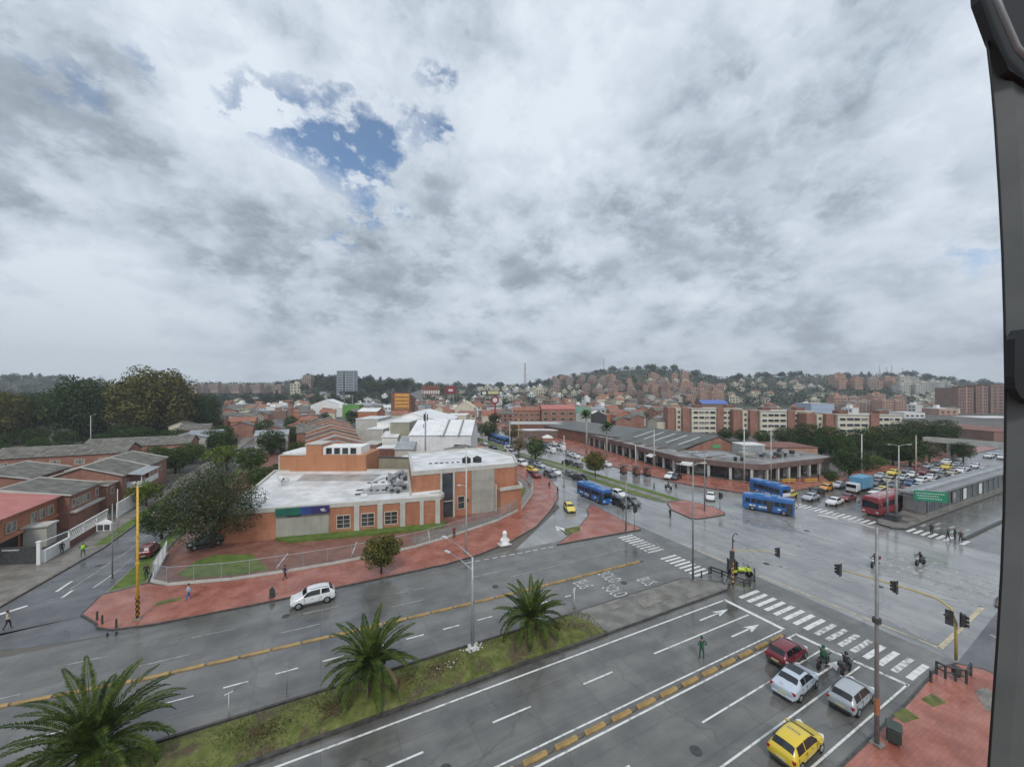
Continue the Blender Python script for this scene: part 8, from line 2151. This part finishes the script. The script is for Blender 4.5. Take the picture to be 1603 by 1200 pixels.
for i in range(30):
    px = rr.uniform(0, 300); D = rr.uniform(300, 480); x, y = Q(px, D); h = rr.uniform(13, 19); kd = rr.choice(['far', 'fardark']); s = h / TP[kd + '_h']
    t = thing('tree', 'tree of the belt behind the big crowns at the left', 'tree', (x, y, max(0, hill_z(x, y)) + 1), px, 'tree belt at the left'); t.scale = (s, s, s); link('crown', TP[kd][1], t)
for i in range(36):
    px = rr.uniform(300, 640); D = rr.uniform(430, 560); x, y = Q(px, D); h = rr.uniform(9, 13); kd = rr.choice(['far', 'fardark', 'far']); s = h / TP[kd + '_h']
    t = thing('tree', 'tree in the green belt below the pink row and the knoll', 'tree', (x, y, max(0, hill_z(x, y))), px, 'green belt trees'); t.scale = (s * 1.3, s * 1.3, s); link('crown', TP[kd][1], t)
wood = MB(); rw_ = random.Random(4)
def wood_clump(px, D, h, r, n=20):
    x, y = Q(px, D); z = max(0, hill_z(x, y)); leaf_quads(wood, (x, y, z + h * .5), r, n, 1.5, rw_, .8)
N_ = 0
for i in range(6500):
    px = rw_.uniform(-120, 1700); D = rw_.uniform(390, 960) ** 1.0; x, y = Q(px, D)
    if D < 470 and 330 < px < 1480: continue
    if any((a - x) ** 2 + (b - y) ** 2 < 60 for a, b, c in occupied if abs(a - x) < 13 and abs(b - y) < 13): continue
    # keep sight lines onto the built-up slopes
    blocked = False
    for a, b, c in occupied:
        if abs(a - x) > 40 or abs(b - y) > 40: continue
        Pd = Vector((a, b)).dot(FWD); Px = 801.5 + 600 * Vector((a, b)).dot(RGT) / Pd if Pd > 1 else 0
        if 0 < Pd - D < 16 and abs(Px - px) < 5.5: blocked = True; break
    if blocked: continue
    wood_clump(px, D, rw_.uniform(5, 10), rw_.uniform(4.0, 7.5), 13); N_ += 1
o = link('far_woods', wood.mesh('far_woods', M('leaf_far'))); o['kind'] = 'stuff'
# scattered town trees
for i in range(70):
    py = rr.uniform(636, 668); px = rr.uniform(360, 1080); D = 13200 / (py - 610); u, v = Q(px, D)
    if -34 < u < -16 or (50 < u < 84 and v < 380) or not free(u, v, 2.5): continue
    kd = rr.choice(['fardark', 'far']); h = rr.uniform(5, 8); s = h / TP[kd + '_h']
    t = thing('tree', 'small dark town tree between the roofs of the middle distance', 'tree', (u, v, max(0, hill_z(u, v))), px, 'town trees in the middle distance'); t.scale = (s, s, s); link('crown', TP[kd][1], t)

# ================================================================== WINDOW FRAME the photograph is taken through
WF = thing('window_frame', 'dark grey metal window jamb close to the camera at the right edge', 'window frame', (0, 0, 21.2))
def near(px, py, D): a = Q(px, D); return Vector((a[0], a[1], EYE - (py - 610) * D / 600))
D1 = .62
edge = [(-80, 1512), (0, 1531), (60, 1543), (130, 1551), (190, 1556), (300, 1563), (400, 1568), (500, 1571), (600, 1572.5), (700, 1572), (800, 1570), (900, 1566), (1000, 1560), (1100, 1553), (1200, 1546), (1290, 1538)]
m = MB(); nrm = Vector((.4472, .8944, 0)); rg = Vector((.8944, -.4472, 0))
N = len(edge)
for py, px in edge:
    p = near(px, py, D1)
    for q in (p, p + rg * .02 - nrm * .012, p + rg * .40 - nrm * .012, p + rg * .40 + nrm * .06, p + rg * .085 + nrm * .05): m.v.append(tuple(q))
for k in range(N - 1):
    for i in range(5): m.f.append((k * 5 + i, (k + 1) * 5 + i, (k + 1) * 5 + (i + 1) % 5, k * 5 + (i + 1) % 5)); m.m.append(0)
wpart('jamb', m, 'window_frame_grey', WF)
m = MB(); pts = [near(px + 1.5, py, D1 - .012) for py, px in edge]; m.tube(pts, .0016, 5); wpart('seal', m, 'gasket', WF, True)
m = MB()
a = [near(x, y, .59) for x, y in ((1588, 590), (1589, 530), (1598, 516), (1640, 510), (1640, 634), (1616, 632), (1598, 622), (1590, 608))]
m.add([tuple(q) for q in a] + [tuple(q + nrm * .012) for q in a], [tuple(range(8)), tuple(range(15, 7, -1))] + [(i, 8 + i, 8 + (i + 1) % 8, (i + 1) % 8) for i in range(8)]); wpart('latch', m, 'gasket', WF)
m = MB(); a = [near(x, y, .60) for x, y in ((1530, -60), (1534, 0), (1556, 60), (1580, 110), (1640, 150), (1640, -60))]
m.add([tuple(q) for q in a] + [tuple(q + nrm * .012) for q in a], [tuple(range(6)), tuple(range(11, 5, -1))] + [(i, 6 + i, 6 + (i + 1) % 6, (i + 1) % 6) for i in range(6)]); wpart('corner_gasket', m, 'gasket', WF)
m = MB(); m.tube([near(1545, -40, .59), near(1568, 20, .59), near(1592, 75, .59), near(1625, 110, .59)], .004, 8); wpart('stay_arm', m, 'pole_grey', WF, True)

# ================================================================== HAZE
hz = MB(); hz.box(-1900, -300, -2, 2300, 2300, 190)
ho = link('haze', hz.mesh('haze', [])); ho['kind'] = 'stuff'
hm = bpy.data.materials.new('haze'); hm.use_nodes = True; hm.node_tree.nodes.clear()
h_ = NT(hm.node_tree); pv = h_.new('ShaderNodeVolumePrincipled'); pv.inputs['Color'].default_value = (.85, .90, .96, 1); pv.inputs['Density'].default_value = .00030; pv.inputs['Anisotropy'].default_value = .2
ou = h_.new('ShaderNodeOutputMaterial'); hm.node_tree.links.new(pv.outputs[0], ou.inputs['Volume'])
ho.data.materials.append(hm)
